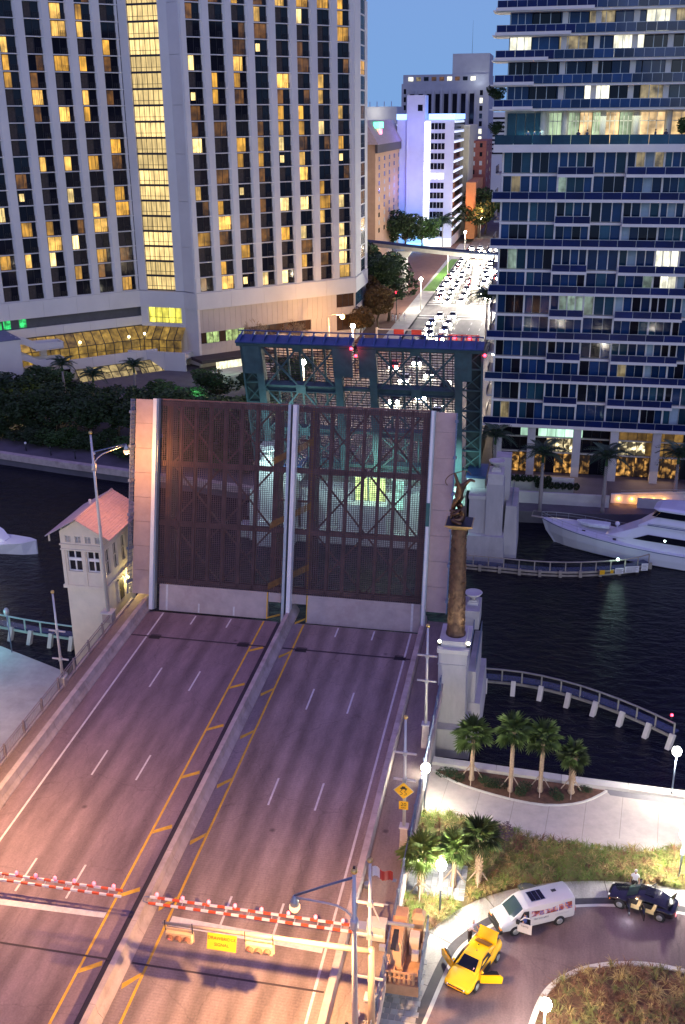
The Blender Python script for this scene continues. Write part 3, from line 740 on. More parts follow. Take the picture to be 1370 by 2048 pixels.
# near right pylon group
py = empty('pylon_block', (-6,77,0), 'pale concrete pylon block beside the near leaf carrying the bronze column', 'pylon')
def blk(name, x0,x1,y0,y1,z0,z1, mat=m_pier, par=py, taper=0.):
    t = taper
    MB().hexa([(x0-t,y0-t,z0),(x1+t,y0-t,z0),(x1+t,y1+t,z0),(x0-t,y1+t,z0),(x0,y0,z1),(x1,y0,z1),(x1,y1,z1),(x0,y1,z1)]).build(name, mat, par)
blk('foot', -7.4,-4.6,73.2,79.0,-2,2.6, taper=.25)
blk('shaft', -7.3,-5.0,74.2,78.6,2.6,9.2)
blk('frieze', -7.36,-4.94,74.14,78.66,8.1,8.18)
blk('cap', -7.42,-4.88,74.1,78.7,9.2,9.55, m_concl)
blk('plinth', -7.15,-5.15,74.6,77.6,9.55,10.1, m_concl)
blk('wing', -5.0,-4.35,76.5,84.0,-1,6.4)
blk('wing_foot', -4.9,-3.9,76.4,84.4,-2,3.4, taper=.2)
blk('rear_shaft', -6.2,-5.1,79.5,84.0,-1,7.2)
def bollard_bowl(par, x, y, z, s=1.):
    MB().box(x-.55*s,x+.55*s,y-.55*s,y+.55*s,z,z+.35*s).build('bowl_base', m_concl, par)
    MB().box(x-.4*s,x+.4*s,y-.4*s,y+.4*s,z+.35*s,z+.5*s).build('bowl_base', m_concl, par)
    MB().lathe([(.2*s,.5*s),(.25*s,.8*s),(.75*s,1.0*s),(.95*s,1.3*s),(.88*s,1.32*s),(.7*s,1.12*s),(.1*s,1.05*s)],(x,y,z),20).build('bowl', m_concl, par)
blk('rear_block', -6.1,-4.6,82.6,85.6,7.2,9.0)
bollard_bowl(py, -5.3, 84.2, 9.0, .85)
def rail_simple(par, pts, h=1.0, mat=m_railb, step=.3, name='railing'):
    mb = MB()
    for a,b in zip(pts,pts[1:]):
        a = Vector(a); b = Vector(b); L = (b-a).length; n = max(1,int(L/step))
        for z in (h,.15,.55): mb.beam(a+Vector((0,0,z)),b+Vector((0,0,z)),.05)
        for i in range(n+1):
            p = a.lerp(b,i/n); mb.beam(p,p+Vector((0,0,h)),.035)
    return mb.build(name, mat, par)
rail_simple(py, [(-4.4,77.0,6.4),(-4.4,84,6.4)]); rail_simple(py, [(-5.0,79,7.2),(-5.0,82.5,7.2)])
# far pier
fp = empty('bascule_pier', (-22,120,0), 'far drawbridge pier with lit machinery room under the far leaf', 'pier')
MB().box(-36,-9,119,128,-3,6.2).build('pit_wall', m_pier, fp)
for x0,x1,y0 in ((-33.5,-31.2,117.4),(-29.5,-27.5,117.8),(-24.5,-18.5,117.0),(-13.2,-9.6,117.2)):
    MB().box(x0,x1,y0,119,-2,5.2).build('buttress', m_pier, fp)
MB().box(-37.6,-8.0,116.6,119,-2,1.4).build('ledge', m_conc, fp)
m_cyan = lit_room('cyan_lit_wall', (.45,1.0,.85), 2.4, 2., .35)
m_ylit = lit_room('yellow_green_lit_wall', (.75,1.0,.35), 2.4, 2., .4)
for x0,x1,z0,z1,mt in ((-22.6,-21.2,4.4,8.4,m_ylit),(-20.9,-18.9,4.3,8.4,m_ylit),(-17.9,-16.6,4.2,8.2,m_cyan),(-12.6,-9.3,4.0,7.4,m_cyan)):
    MB().box(x0,x1,118.7,118.95,z0,z1).build('lit_opening', mt, fp)
    MB().box(x0-.15,x1+.15,118.4,119.0,z1,z1+.25).build('lintel', m_conc, fp)
    MB().box(x0-.12,x0-.02,118.5,118.69,z0,z1).build('jamb', m_teal, fp)
put_text('7', 1.1, m_dark, fp, Matrix.Translation((-12.0,118.6,5.9)) @ Matrix.Rotation(PI/2,4,'X'), 'gauge_number')
light('pier_glow','AREA',(-20,116.6,9.5),600,(.55,1,.85),3,fp,rot=(math.radians(60),0,0))
light('pier_glow','AREA',(-11.5,116.6,9.2),600,(.5,1,.9),3,fp,rot=(math.radians(60),0,0))
light('pier_glow','AREA',(-31.5,112,13.0),1100,(.55,.95,.95),2,fp,rot=(math.radians(60),0,0))  # added light in mid air, aimed at the left pylon
# far pylons (left with pale block, right with the steps)
def far_pylon(x, lab, mir=1):
    p = empty('pylon_block', (x,116.5,0), lab, 'pylon')
    f = lambda a,b: (min(x+mir*a,x+mir*b), max(x+mir*a,x+mir*b))
    def B(n,a,b,y0,y1,z0,z1,m=m_pier,t=0.):
        a,b = f(a,b); blk(n,a,b,y0,y1,z0,z1,m,p,t)
    B('foot',-2.6,1.6,114.4,119,-2,3.2,t=.3); B('shaft',-.6,1.4,115,119,3.2,9.6); B('shaft',-2.6,-.6,115.3,119,3.2,7.6)
    B('cornice',-2.7,-.5,115.2,119,7.6,8.0,m_concl); B('block',-.5,1.3,115,118,9.6,10.9,m_concl)
    B('rear_block',.2,2.0,118.2,120.5,3,12.0); B('cutwater',1.7,3.0,116.2,123,-2,6.6,t=.3); B('roof',-3.3,-.9,118,123,9.2,9.5,m_tealb)
    B('roof_wall',-3.2,-1.0,118.1,122.9,7.6,9.2)
    bollard_bowl(p, x+mir*.4, 116.3, 10.9, 1.0)
    rail_simple(p,[(x+mir*2.4,116.2,6.6),(x+mir*2.4,122,6.6)],1.1)
far_pylon(-5.6,'stepped pale pylon with a bowl on top to the right of the far leaf')
far_pylon(-32.6,'pale pylon seen through the grating of the near leaf',-1)
light('pylon_wash','POINT',(-31.5,112.8,7),90,(.6,.9,1),.4)
bpy.data.objects['pylon_wash'].parent = fp; bpy.data.objects['pylon_wash'].location = (-31.5+22,112.8-120,7)

# ================================================================ BRONZE COLUMN AND STATUE
col = empty('bronze_column', (-6.1,76,10.1), 'tall bronze relief column carrying a statue, between the leaf and the river', 'column')
m_bronze2 = M('relief_bronze', (.12,.07,.045), .55, .5, var=.5, scale=2.2, bump=1.0, bscale=5, dirt=.4, dirtcol=(.05,.03,.03))
cm = MB(); prof = []
for i in range(60):
    z = 9.5*i/59; r = .74-.16*(i/59)+.018*math.sin(i*2.3)+.01*math.sin(i*5.1)
    if i < 2: r += .08
    prof.append((r,z))
cm.lathe(prof,(-6.1,76,10.1),26).build('shaft', m_bronze2, col)
rl = MB()
for k in range(420):     # raised relief figures wrapped round the shaft
    z = rnd.uniform(.3,9.1); a = rnd.uniform(0,2*PI); r = .73-.16*z/9.5
    cx, cy = -6.1+r*math.cos(a), 76+r*math.sin(a); t = Vector((-math.sin(a),math.cos(a),0)); h = rnd.uniform(.08,.3); w = rnd.uniform(.03,.09)
    rl.beam((cx,cy,10.1+z),(cx+t.x*rnd.uniform(-.12,.12),cy+t.y*rnd.uniform(-.12,.12),10.1+z+h),w,.07)
rl.build('relief', m_bronze2, col, kind='stuff')
m_gild = M('gilded_bronze', (.6,.45,.2), .35, .8, var=.2)
MB().hexa([(-6.75,75.35,19.6),(-5.45,75.35,19.6),(-5.45,76.65,19.6),(-6.75,76.65,19.6),(-7.15,74.95,19.95),(-5.05,74.95,19.95),(-5.05,77.05,19.95),(-7.15,77.05,19.95)]).build('capital', m_gild, col)
MB().box(-7.2,-5.0,74.9,77.1,19.95,20.05).build('abacus', m_gild, col)
MB().box(-7.1,-5.1,75.0,77.0,20.05,20.09).build('abacus_top', m_dark, col)
def skin_figure(name, J, E, root, mat, parent=None, sub=2, rs=1., label=None, cat=None, group=None, loc=None):
    """continuous body from joints: J {name:(x,y,z,r)}; E edges"""
    names = list(J); me = bpy.data.meshes.new(name)
    me.from_pydata([J[k][:3] for k in names], [(names.index(a),names.index(b)) for a,b in E], [])
    ob = bpy.data.objects.new(name, me); C.objects.link(ob)
    md = ob.modifiers.new('skin','SKIN'); md.use_smooth_shade = True
    sv = me.skin_vertices[0].data
    for i,k in enumerate(names):
        r = J[k][3]*rs; sv[i].radius = (r,r)
        sv[i].use_root = (k == root)
    s = ob.modifiers.new('sub','SUBSURF'); s.levels = sub; s.render_levels = sub
    me.materials.append(mat)
    dg = bpy.context.evaluated_depsgraph_get(); m2 = bpy.data.meshes.new_from_object(ob.evaluated_get(dg))
    bpy.data.objects.remove(ob); m2.name = name
    m2.materials.clear(); m2.materials.append(mat)
    m2.polygons.foreach_set('use_smooth',[True]*len(m2.polygons))
    o2 = bpy.data.objects.new(name, m2); C.objects.link(o2)
    if parent is not None:
        o2.parent = parent
        if loc is not None:
            w = WM.get(parent.name,(0,0,0)); o2.location = (loc[0]-w[0],loc[1]-w[1],loc[2]-w[2])
    elif loc is not None: o2.location = loc
    tag(o2,label,cat,group)
    return o2
st = empty('statue', (-6.1,76,20.09), 'bronze statue of an archer with raised bow above a seated mother and child', 'statue')
# seated / kneeling mother
J = dict(pel=(.25,0,.28,.26), bel=(.25,.02,.6,.22), chest=(.22,.02,.95,.26), neck=(.16,-.02,1.25,.10), head0=(.08,-.06,1.42,.13), head=(.02,-.08,1.58,.13),
  lsh=(.1,-.28,1.08,.12), lel=(-.2,-.42,.78,.09), lwr=(-.5,-.3,.72,.07), lha=(-.62,-.22,.78,.07), rsh=(.3,.28,1.08,.12), rel=(.05,.42,.8,.09), rwr=(-.35,.3,.8,.07), rha=(-.5,.2,.86,.07),
  lhip=(.2,-.22,.25,.2), lkn=(-.45,-.5,.24,.16), lan=(.05,-.62,.12,.1), lft=(.28,-.66,.08,.08), rhip=(.22,.22,.25,.2), rkn=(-.4,.45,.28,.16), ran=(.1,.55,.12,.1), rft=(.3,.5,.08,.08))
E_ = [('pel','bel'),('bel','chest'),('chest','neck'),('neck','head0'),('head0','head'),('chest','lsh'),('lsh','lel'),('lel','lwr'),('lwr','lha'),('chest','rsh'),('rsh','rel'),('rel','rwr'),('rwr','rha'),
  ('pel','lhip'),('lhip','lkn'),('lkn','lan'),('lan','lft'),('pel','rhip'),('rhip','rkn'),('rkn','ran'),('ran','rft')]
skin_figure('mother_figure', J, E_, 'pel', m_bronze, st, rs=1.35, loc=(-6.15,75.9,20.09))
J = dict(pel=(-.3,-.05,.95,.13), chest=(-.45,-.08,1.0,.13), neck=(-.58,-.1,1.03,.06), head=(-.68,-.12,1.05,.11), leg=(-.1,-.05,.88,.09), foot=(.08,-.1,.85,.05), leg2=(-.12,.08,.86,.09), arm=(-.5,-.25,.98,.05), ha=(-.4,-.32,.92,.04))
skin_figure('child_figure', J, [('pel','chest'),('chest','neck'),('neck','head'),('pel','leg'),('leg','foot'),('pel','leg2'),('chest','arm'),('arm','ha')], 'pel', m_bronze, st, rs=1.35, loc=(-6.15,75.85,20.0))
# archer lunging upwards, looking and aiming up-left
J = dict(pel=(0,0,2.0,.2), bel=(.06,0,2.3,.19), chest=(.14,0,2.68,.25), neck=(.0,-.05,2.95,.09), head0=(-.15,-.08,3.02,.12), head=(-.3,-.1,3.06,.13),
  lsh=(-.02,-.2,2.95,.12), lel=(-.15,-.22,3.4,.09), lwr=(-.28,-.2,3.85,.07), lha=(-.32,-.18,3.97,.08),
  rsh=(.35,.18,2.95,.13), rel=(.72,.2,3.35,.1), rwr=(.95,.15,3.3,.08), rha=(1.1,.1,3.22,.07),
  lhip=(-.1,-.1,1.85,.19), lkn=(-.32,-.12,1.25,.14), lan=(-.42,-.05,.5,.09), lft=(-.5,-.2,.08,.1), rhip=(.05,.12,1.85,.19), rkn=(-.05,.3,1.2,.14), ran=(.1,.4,.5,.09), rft=(.0,.45,.08,.1))
skin_figure('archer_figure', J, [(a,b) for a,b in E_], 'pel', m_bronze, st, rs=1.35, loc=(-6.25,76.25,20.09))
bowp = [(-.95,-.1,3.0),(-1.1,-.12,3.2),(-1.08,-.14,3.5),(-.85,-.16,3.8),(-.55,-.18,4.0),(-.3,-.18,4.08),(0,-.18,4.2),(.35,-.16,4.3),(.65,-.14,4.22),(.85,-.12,4.0)]
MB().tube([(p[0]-6.2,p[1]+76.2,p[2]+20.0) for p in spline(bowp,3)],[.035]*(27+1),6).build('bow', m_bronze, st)
for o_ in list(C.objects):
    if o_.parent == st and o_.name.startswith(('mother','archer','child')): o_.scale = (1.12,1.12,1.0)
m_spot = glow('spot_lens',(1,.95,.7),14)
for x,lab in ((-7.3,'bright floodlight at the left foot of the bronze column'),(-4.95,'bright floodlight at the right foot of the bronze column')):
    f = empty('floodlight',(x,74.8,9.75),lab,'floodlight')
    MB().box(x-.14,x+.14,74.65,74.9,9.6,9.8).build('housing', m_dark, f); MB().ball((x,74.78,9.92),.14,10,6).build('lens', m_spot, f)
    light('flood','SPOT',(x,74.6,10.1),260,(1,.85,.55),.15,f,70,rot=(math.radians(158),0,math.radians(0)))
# ================================================================ TENDER HOUSE
th = empty('tender_house', (-41,83,0), 'cream bridge tender house with a salmon gabled roof beside the left sidewalk', 'building')
X0,X1,Y0_,Y1_ = -43.0,-38.95,80.4,87.2
MB().box(X0+.15,X1-.12,Y0_+.1,Y1_,-3,9.2).build('wall', m_cream, th)
# upper storey walls with real window openings on the front
def wall_front(z0,z1,wins,y,x0,x1,t,mat,par,name='wall'):
    xs = [x0]+[v for w in wins for v in (w[0],w[1])]+[x1]
    for i in range(0,len(xs),2):
        MB().box(xs[i],xs[i+1],y,y+t,z0,z1).build(name,mat,par)
    for w in wins:
        if w[2] > z0: MB().box(w[0],w[1],y,y+t,z0,w[2]).build(name,mat,par)
        if w[3] < z1: MB().box(w[0],w[1],y,y+t,w[3],z1).build(name,mat,par)
fw = [(-42.45,-41.05,10.9,12.95),(-40.55,-39.2,10.9,12.95)]
wall_front(9.5,13.5,fw,Y0_,X0,X1,.28,m_cream,th)
MB().box(X0,X0+.3,Y0_+.28,Y1_,9.5,15.0).build('wall',m_cream,th); MB().box(X0,X1,Y1_-.3,Y1_,9.5,15.0).build('wall',m_cream,th)
MB().box(X0+.3,X1-.3,Y0_+.6,Y1_-.35,9.5,14.2).build('interior', m_dark, th)
for a,b,z0,z1 in fw:
    w = MB().box(a,b,Y0_+.3,Y0_+.33,z0,z1).build('window', m_dglass, th)
    mb = MB(); c = (a+b)/2; zc = (z0+z1)/2+.15
    for x,wd in ((a+.04,.08),(b-.04,.08),(c,.12)): mb.box(x-wd/2,x+wd/2,Y0_+.2,Y0_+.3,z0,z1)
    mb.box(a,b,Y0_+.18,Y0_+.3,zc-.14,zc+.14); mb.box(a,b,Y0_+.18,Y0_+.3,z0,z0+.08); mb.box(a,b,Y0_+.18,Y0_+.3,z1-.08,z1)
    mb.build('frame', m_white, w)
MB().box(X0-.12,X1+.12,Y0_-.12,Y1_,9.2,9.5).build('cornice', m_cream, th)
for a,b,z in ((X0-.1,X1+.08,13.5),(X0-.05,X1+.05,13.02)): MB().box(a,b,Y0_-.1,Y1_,z,z+.12).build('string_course', m_cream, th)
vw = [(-42.5+k*.98,-41.95+k*.98,13.8,14.45) for k in range(4)]
wall_front(13.62,14.65,vw,Y0_+.02,X0,X1,.25,m_cream,th)
for a,b,z0,z1 in vw:
    mb = MB()
    for i in range(5): mb.box(a,b,Y0_+.1,Y0_+.2,z0+.02+i*.13,z0+.09+i*.13)
    mb.box((a+b)/2-.03,(a+b)/2+.03,Y0_+.06,Y0_+.2,z0,z1)
    mb.build('louvre', m_concl, th)
for x in (-42.8,-40.8,-39.12): MB().box(x-.16,x+.16,Y0_-.08,Y0_-.001,9.5,13.0).build('pilaster', m_cream, th)
# right side wall with three tall windows and a door
sw_ = [(81.0,81.9,10.4,12.9),(82.7,83.6,10.4,12.9),(84.6,85.5,10.4,12.9)]
ys = [Y0_+.28]+[v for w in sw_ for v in w[:2]]+[Y1_-.3]
for i in range(0,len(ys),2): MB().box(X1-.25,X1,ys[i],ys[i+1],9.5,15.0).build('wall',m_cream,th)
for a,b,z0,z1 in sw_:
    MB().box(X1-.25,X1,a,b,9.5,z0).build('wall',m_cream,th); MB().box(X1-.25,X1,a,b,z1,15.0).build('wall',m_cream,th)
    w = MB().box(X1-.2,X1-.17,a,b,z0,z1).build('window', m_dglass, th)
    mb = MB(); mb.box(X1-.17,X1-.1,a,a+.07,z0,z1); mb.box(X1-.17,X1-.1,b-.07,b,z0,z1); mb.box(X1-.17,X1-.1,(a+b)/2-.03,(a+b)/2+.03,z0,z1); mb.box(X1-.17,X1-.1,a,b,11.6,11.7); mb.build('frame', m_cream, w)
d = MB().box(X1-.1,X1-.02+.0,83.3,84.4,6.75,8.85).build('door', M('dark_door',(.05,.04,.03),.6), th)
MB().box(X1-.02,X1+.03,83.45,83.5,7.7,7.9).build('handle', m_gold, d)
mb = MB(); mb.box(X1-.12,X1+.02,83.15,83.3,6.7,9.0); mb.box(X1-.12,X1+.02,84.4,84.55,6.7,9.0); mb.box(X1-.12,X1+.02,83.15,84.55,8.85,9.0); mb.build('door_frame', m_cream, th)
MB().box(-40.3,-39.3,Y0_-.0,Y0_+.11,1.6,3.4).build('lower_opening', m_dark, th)
# gabled roof, ridge along y
ex0,ex1,ey0,ey1,rx,ze,zr = -44.05,-37.75,79.6,88.0,-40.95,14.55,16.35
for a,b,nm in ((ex0,rx,0),(ex1,rx,1)):
    sl = (zr-ze)/(b-a)
    n = 15
    for i in range(n):
        xa = a+(b-a)*i/n; xb = a+(b-a)*(i+1)/n*1.0; za = ze+(zr-ze)*i/n; zb = ze+(zr-ze)*(i+1)/n
        MB().hexa([(xa,ey0,za-.02),(xa,ey1,za-.02),(xb,ey1,zb-.02),(xb,ey0,zb-.02),(xa,ey0,za+.09),(xa,ey1,za+.09),(xb,ey1,zb+.03),(xb,ey0,zb+.03)]).build('roof_tile_course', m_roof if nm else M('shaded_tile',(.38,.33,.33),.6,var=.15) if 'shaded_tile' not in bpy.data.materials else bpy.data.materials['shaded_tile'], th)  # left slope drawn greyer, its shade put into the tile colour
MB().tube([(rx,ey0,zr+.04),(rx,ey1,zr+.04)],.11,8).build('ridge_cap', m_roof, th)
MB().extrude([(X0,Y0_+.01,14.65),(X1,Y0_+.01,14.65),(X1,Y0_+.01,14.75),(rx,Y0_+.01,16.2),(X0,Y0_+.01,14.85)],(0,.25,0)).build('gable', m_cream, th)
MB().box(-42.3,-42.1,85.5,85.7,15.4,16.1).build('vent_pipe', m_white, th)
for y in (80.2,87.3): MB().beam((ex0+.1,y,14.5),(ex0+.1,y,13.9),.12).build('eave_bracket', m_cream, th)
wl_ = empty('wall_lamp',(X1+.1,84.9,8.6),'glowing yellow wall lamp beside the tender house door','lamp')
MB().box(X1,X1+.1,84.8,85.0,8.4,8.7).build('bracket', m_dark, wl_); MB().ball((X1+.22,84.9,8.6),.17,10,6).build('globe', glow('warm_white_globe',(1,.85,.4),18), wl_)
light('door_glow','POINT',(X1+.5,84.9,8.55),240,(1,.78,.3),.15,wl_)
# ================================================================ HOTEL (two window facades joined by a lit stair bay)
hotel = empty('hotel', (-70,200,1.6), 'large pale hotel block with a grid of deep windows, many lit amber', 'building')
D = Vector((.7117,.7024,0)); N = Vector((-.7024,.7117,0))     # along facade, inward
def frame(o, d):
    d = Vector(d).normalized(); n = Vector((-d.y,d.x,0))
    return Matrix(((d.x,n.x,0,o[0]),(d.y,n.y,0,o[1]),(0,0,1,0),(0,0,0,1)))
PR = Vector((-70.84,200.3,0)); PL = Vector((-84.2,203.15,0)); PS = Vector((-74.17,202.28,0))
FR = frame(PR, D); FL = frame(PL, D); FS = frame(PL, PS-PL)
ZB = 17.0; FH = 2.96; NR = 19; ZT = ZB+FH*NR
lits = [lit_room('amber_room', (1,.50,.06), 1.15, 4, .35, .45), lit_room('golden_room', (1,.57,.12), 1.7, 5, .4, .5),
        lit_room('dim_room', (.85,.35,.05), .28, 4, .2, .6), lit_room('pale_room', (1,.72,.28), 2.6, 4, .45, .6)]
win_me = MB().box(0,2.75,.55,.60,.10,FH-.12).mesh('window', [m_dglass])
mb = MB(); mb.box(-.04,.04,.45,.54,.1,FH-.15); mb.box(1.36,1.44,.46,.54,.1,FH-.15); mb.box(2.71,2.79,.45,.54,.1,FH-.15); mb.box(0,2.75,.46,.54,.1,.2)
frame_me = mb.mesh('frame', [m_dark])
mb = MB()
for z in (.35,.6,.85,1.1): mb.box(1.6,2.75,.12,.16,z,z+.045)
for x in (1.6,2.0,2.4,2.7): mb.box(x,x+.04,.11,.17,.1,1.13)
rail_me = mb.mesh('balcony_rail', [m_dark])
def curtain(x0,x1,mat,z0=.2,z1=FH-.22): return MB().box(x0,x1,.505,.54,z0,z1).mesh('curtain',[mat])
cur = []
for m_ in lits: cur += [curtain(.08,1.35,m_), curtain(.08,2.0,m_), curtain(1.45,2.68,m_) if m_ is lits[2] else curtain(.1,1.2,m_), curtain(.08,2.68,m_,.2,FH-.22) if m_ is not lits[3] else curtain(.3,1.2,m_,.8,2.2)]
dark_cur = MB().box(.08,1.3,.505,.54,.2,FH-.22).mesh('curtain',[M('unlit_curtain',(.05,.04,.035),.9,var=.4,scale=2)])
def place_T(name, me, T, u, z, par, v=0.):
    o = bpy.data.objects.new(name, me); C.objects.link(o); o.parent = par
    w = Vector(WM.get(par.name,(0,0,0)))
    o.matrix_local = Matrix.Translation(-w) @ T @ Matrix.Translation((u,v,z))
    return o
def sub(name, me, par):
    o = bpy.data.objects.new(name, me); C.objects.link(o); o.parent = par; return o
def grid(T, starts, rows, lit_p, wp):
    for r in range(rows):
        z = ZB+FH*r
        for c, u in enumerate(starts):
            w = place_T('window', win_me, T, u, z, hotel)
            sub('frame', frame_me, w); sub('balcony_rail', rail_me, w)
            q = rnd.random()
            if q < lit_p*(1.15 if r < 11 else .95): sub('curtain', rnd.choice(cur+cur[:6]+cur[8:11]), w)
            elif q < .75: sub('curtain', dark_cur, w)
starts_R = [1.28+4.805*k for k in range(8)]
starts_L = [-3.4-4.85*k for k in range(7)]
grid(FR, starts_R, NR, .5, None); grid(FL, starts_L, NR, .5, None)
def piers(T, edges, last):
    for a,b in edges:
        # flared pier: white side faces
        MB(T).prism([(a,.62),(a+.1,.3),(a+.5,0),(b-.22,0),(b,.62)], ZB, ZT).build('pier', m_hotel, hotel)
piers(FR, [(-.3,starts_R[0])]+[(starts_R[k]+2.75,starts_R[k+1]) for k in range(7)]+[(starts_R[7]+2.75,38.93)], None)
piers(FL, [(starts_L[k+1]+2.75,starts_L[k]) for k in range(6)]+[(starts_L[0]+2.75,.02),(starts_L[6]-2.2,starts_L[6])], None)
for r in range(NR+1):
    z = ZB+FH*r
    MB(FR).box(-.2,38.9,.06,1.0,z-.09,z+.09).build('floor_ledge', m_hotel, hotel)
    MB(FL).box(-34.6,0,.06,1.0,z-.09,z+.09).build('floor_ledge', m_hotel, hotel)
# core behind the windows
core = [tuple((FL@Vector((-75,.95,0))).xy), tuple((FL@Vector((-.0,1.0,0))).xy), tuple((FS@Vector((10,1,0))).xy), tuple((FR@Vector((.3,1.0,0))).xy), tuple((FR@Vector((38.6,1.0,0))).xy),
        (-43.4,229.),(-43.4,242.5),(-60,262),(-130,262)]
MB().prism(core, 1.0, ZT+1.2).build('wall', M('hotel_core',(.1,.1,.11),.9,var=.1), hotel)
MB(FL).box(-75,-34.6,0,1.0,ZB,ZT).build('blank_wall', m_hotel, hotel)
for T,a,b in ((FR,-.3,38.93),(FL,-75,0.02)): MB(T).box(a,b,-.1,1.0,ZT,ZT+2.5).build('parapet', m_hotel, hotel)
# lit bay between the facades
m_stair = lit_room('bright_lobby_curtain', (1,.72,.28), 1.6, 3, .7, .4)
Ls = (PS-PL).length
MB(FS).box(0,1.75,0,1.0,ZB,ZT).build('pier', m_hotel, hotel); MB(FS).box(8.2,Ls+.05,0,1.0,ZB,ZT).build('pier', m_hotel, hotel)
bay_me = MB().box(0,6.45,.5,.55,.12,FH-.12).mesh('bay_window',[m_stair])
mb = MB()
for x in (0,1.07,2.15,3.22,4.3,5.37,6.45): mb.box(x-.04,x+.04,.4,.5,.1,FH-.1)
mb.box(0,6.45,.42,.5,.85,.93); mb.box(0,6.45,.42,.5,.1,.2)
bayf_me = mb.mesh('mullions',[m_dark])
for r in range(NR):
    w = place_T('bay_window', bay_me, FS, 1.75, ZB+FH*r, hotel); sub('mullions', bayf_me, w)
    MB(FS).box(1.75,8.2,.25,1.0,ZB+FH*(r+1)-.2,ZB+FH*(r+1)+.12).build('floor_ledge', m_dark, hotel)
# blank corner panel, in storey-high cladding panels
FC = frame(PS, PR-PS); Lc = (PR-PS).length
for r in range(0,NR,3):
    z0 = ZB+FH*r; z1 = min(ZB+FH*(r+3), ZT)
    MB(FC).box(0,Lc,.0,.6,z0+.03,z1-.03).build('cladding_panel', m_hotel, hotel)
# band under the windows
for T,a,b in ((FL,-75,0.01),(FS,0.01,Ls),(FC,0.01,Lc),(FR,0.01,38.93)):
    n = max(1,int((b-a)/6.5))
    for i in range(n):
        u0 = a+(b-a)*i/n; u1 = a+(b-a)*(i+1)/n
        MB(T).box(u0,u1-.03,-.18,.9,13.55,ZB-.13).build('band_panel', m_hotel, hotel)
# right part: ribbed wall with window strips
def hwall(T,a,b,z0,z1,v,mat,name='wall_panel',step=1.25):
    n = max(1,round((b-a)/step))
    for i in range(n):
        u0 = a+(b-a)*i/n; u1 = a+(b-a)*(i+1)/n
        MB(T).box(u0+.02,u1-.02,v,v+.4,z0,z1).build(name,mat,hotel)
hwall(FR,0,34.0,8.75,13.53,.25,m_hotel2); hwall(FR,0,38.93,1.6,5.4,.25,m_hotel2)
hwall(FR,27.3,34.0,5.4,8.75,.25,m_hotel2); hwall(FR,34,38.93,8.85,10.55,.25,m_hotel2); hwall(FR,0,.35,5.4,8.75,.25,m_hotel2)
hwall(FR,.35,27.3,5.4,6.45,.25,m_hotel2)
m_brown = M('bronze_tinted_glass',(.06,.035,.02),.15,var=.2); m_green = lit_room('greenish_office_light',(.7,.95,.35),.9,3,.3)
for k in range(18):
    u0 = .4+k*1.494
    w = MB(FR).box(u0+.05,u0+1.44,.45,.5,6.5,8.7).build('window', m_green if k in (1,2,4,5,6) else m_brown, hotel)
    MB(FR).box(u0-.04,u0+.04,.38,.5,6.45,8.75).build('mullion', m_dark, w)
for z0,z1 in ((10.6,13.5),(5.45,8.8)):
    for k in range(3):
        w = MB(FR).box(34.1+k*1.6,35.6+k*1.6,.5,.55,z0,z1).build('window', m_brown, hotel)
        MB(FR).box(34.0+k*1.6,34.08+k*1.6,.42,.55,z0,z1).build('mullion', m_dark, w)
# east end wall
FE = Matrix(((0,-1,0,-43.13),(1,0,0,227.65),(0,0,1,0),(0,0,0,1)))
MB(FE).box(0,6.6,.0,.5,ZB,ZT).build('end_wall', m_hotel, hotel); MB(FE).box(11.6,14.9,.0,.5,ZB,ZT).build('end_wall', m_hotel, hotel)
for r in range(NR):
    z = ZB+FH*r
    mt = rnd.choice([m_dglass,lits[2],lits[0],m_tglass,m_bglass,lits[0]])
    w = MB(FE).box(6.6,11.6,.12,.16,z+.15,z+FH-.15).build('window', mt, hotel)
    mb = MB(FE)
    for u in (6.7,8.2,9.8,11.5): mb.box(u-.05,u+.05,.04,.12,z+.1,z+FH-.1)
    mb.box(6.6,11.6,.05,.12,z+1.0,z+1.08); mb.build('mullions', m_dark, w)
    MB(FE).box(6.6,11.6,.04,.5,z-.15,z+.15).build('floor_ledge', m_hotel, hotel)
MB(FE).box(0,14.9,-.1,.5,13.55,ZB-.15).build('band_panel', m_hotel, hotel)
MB(FE).box(0,9.,.1,.5,1.6,13.5).build('wall_panel', m_hotel2, hotel)
for z0,z1 in ((10.6,13.5),(5.45,8.8)): MB(FE).box(.3,8.6,.02,.09,z0,z1).build('window', m_tglass if z0>10 else m_brown, hotel)
# ---- lower levels, left part
MB(FL).box(-45,-.3,1.1,1.2,11.6,13.5).build('window_strip', m_dglass, hotel)
for k in range(28):
    MB(FL).box(-44+k*1.6,-43.93+k*1.6,1.02,1.1,11.6,13.5).build('mullion', m_dark, hotel)
m_grn = lit_room('green_lit_glass',(.05,1,.25),1.0,3,.25)
for u in (-32.,-30.2,-28.4,-25.3): MB(FL).box(u,u+1.45,.98,1.02,11.7,13.45).build('green_window', m_grn, hotel)
hwall(FL,-45,0,9.8,11.6,-.05,m_hotel,'parapet_panel',6)
MB(FS).box(0,10.1,.3,.9,1.6,9.9).build('wall',m_hotel,hotel)
m_ywin = lit_room('yellow_lobby_light',(1,.9,.12),1.7,2,.55,.6)
for k in range(5):
    w = MB(FS).box(1.7+k*1.5,3.13+k*1.5,.3,.35,10.4,13.5).build('lobby_window', m_ywin, hotel)
    mb = MB(FS); mb.box(1.65+k*1.5,1.73+k*1.5,.2,.3,10.3,13.55); mb.box(1.7+k*1.5,3.13+k*1.5,.22,.3,11.4,11.48); mb.build('mullion', m_dark, w)
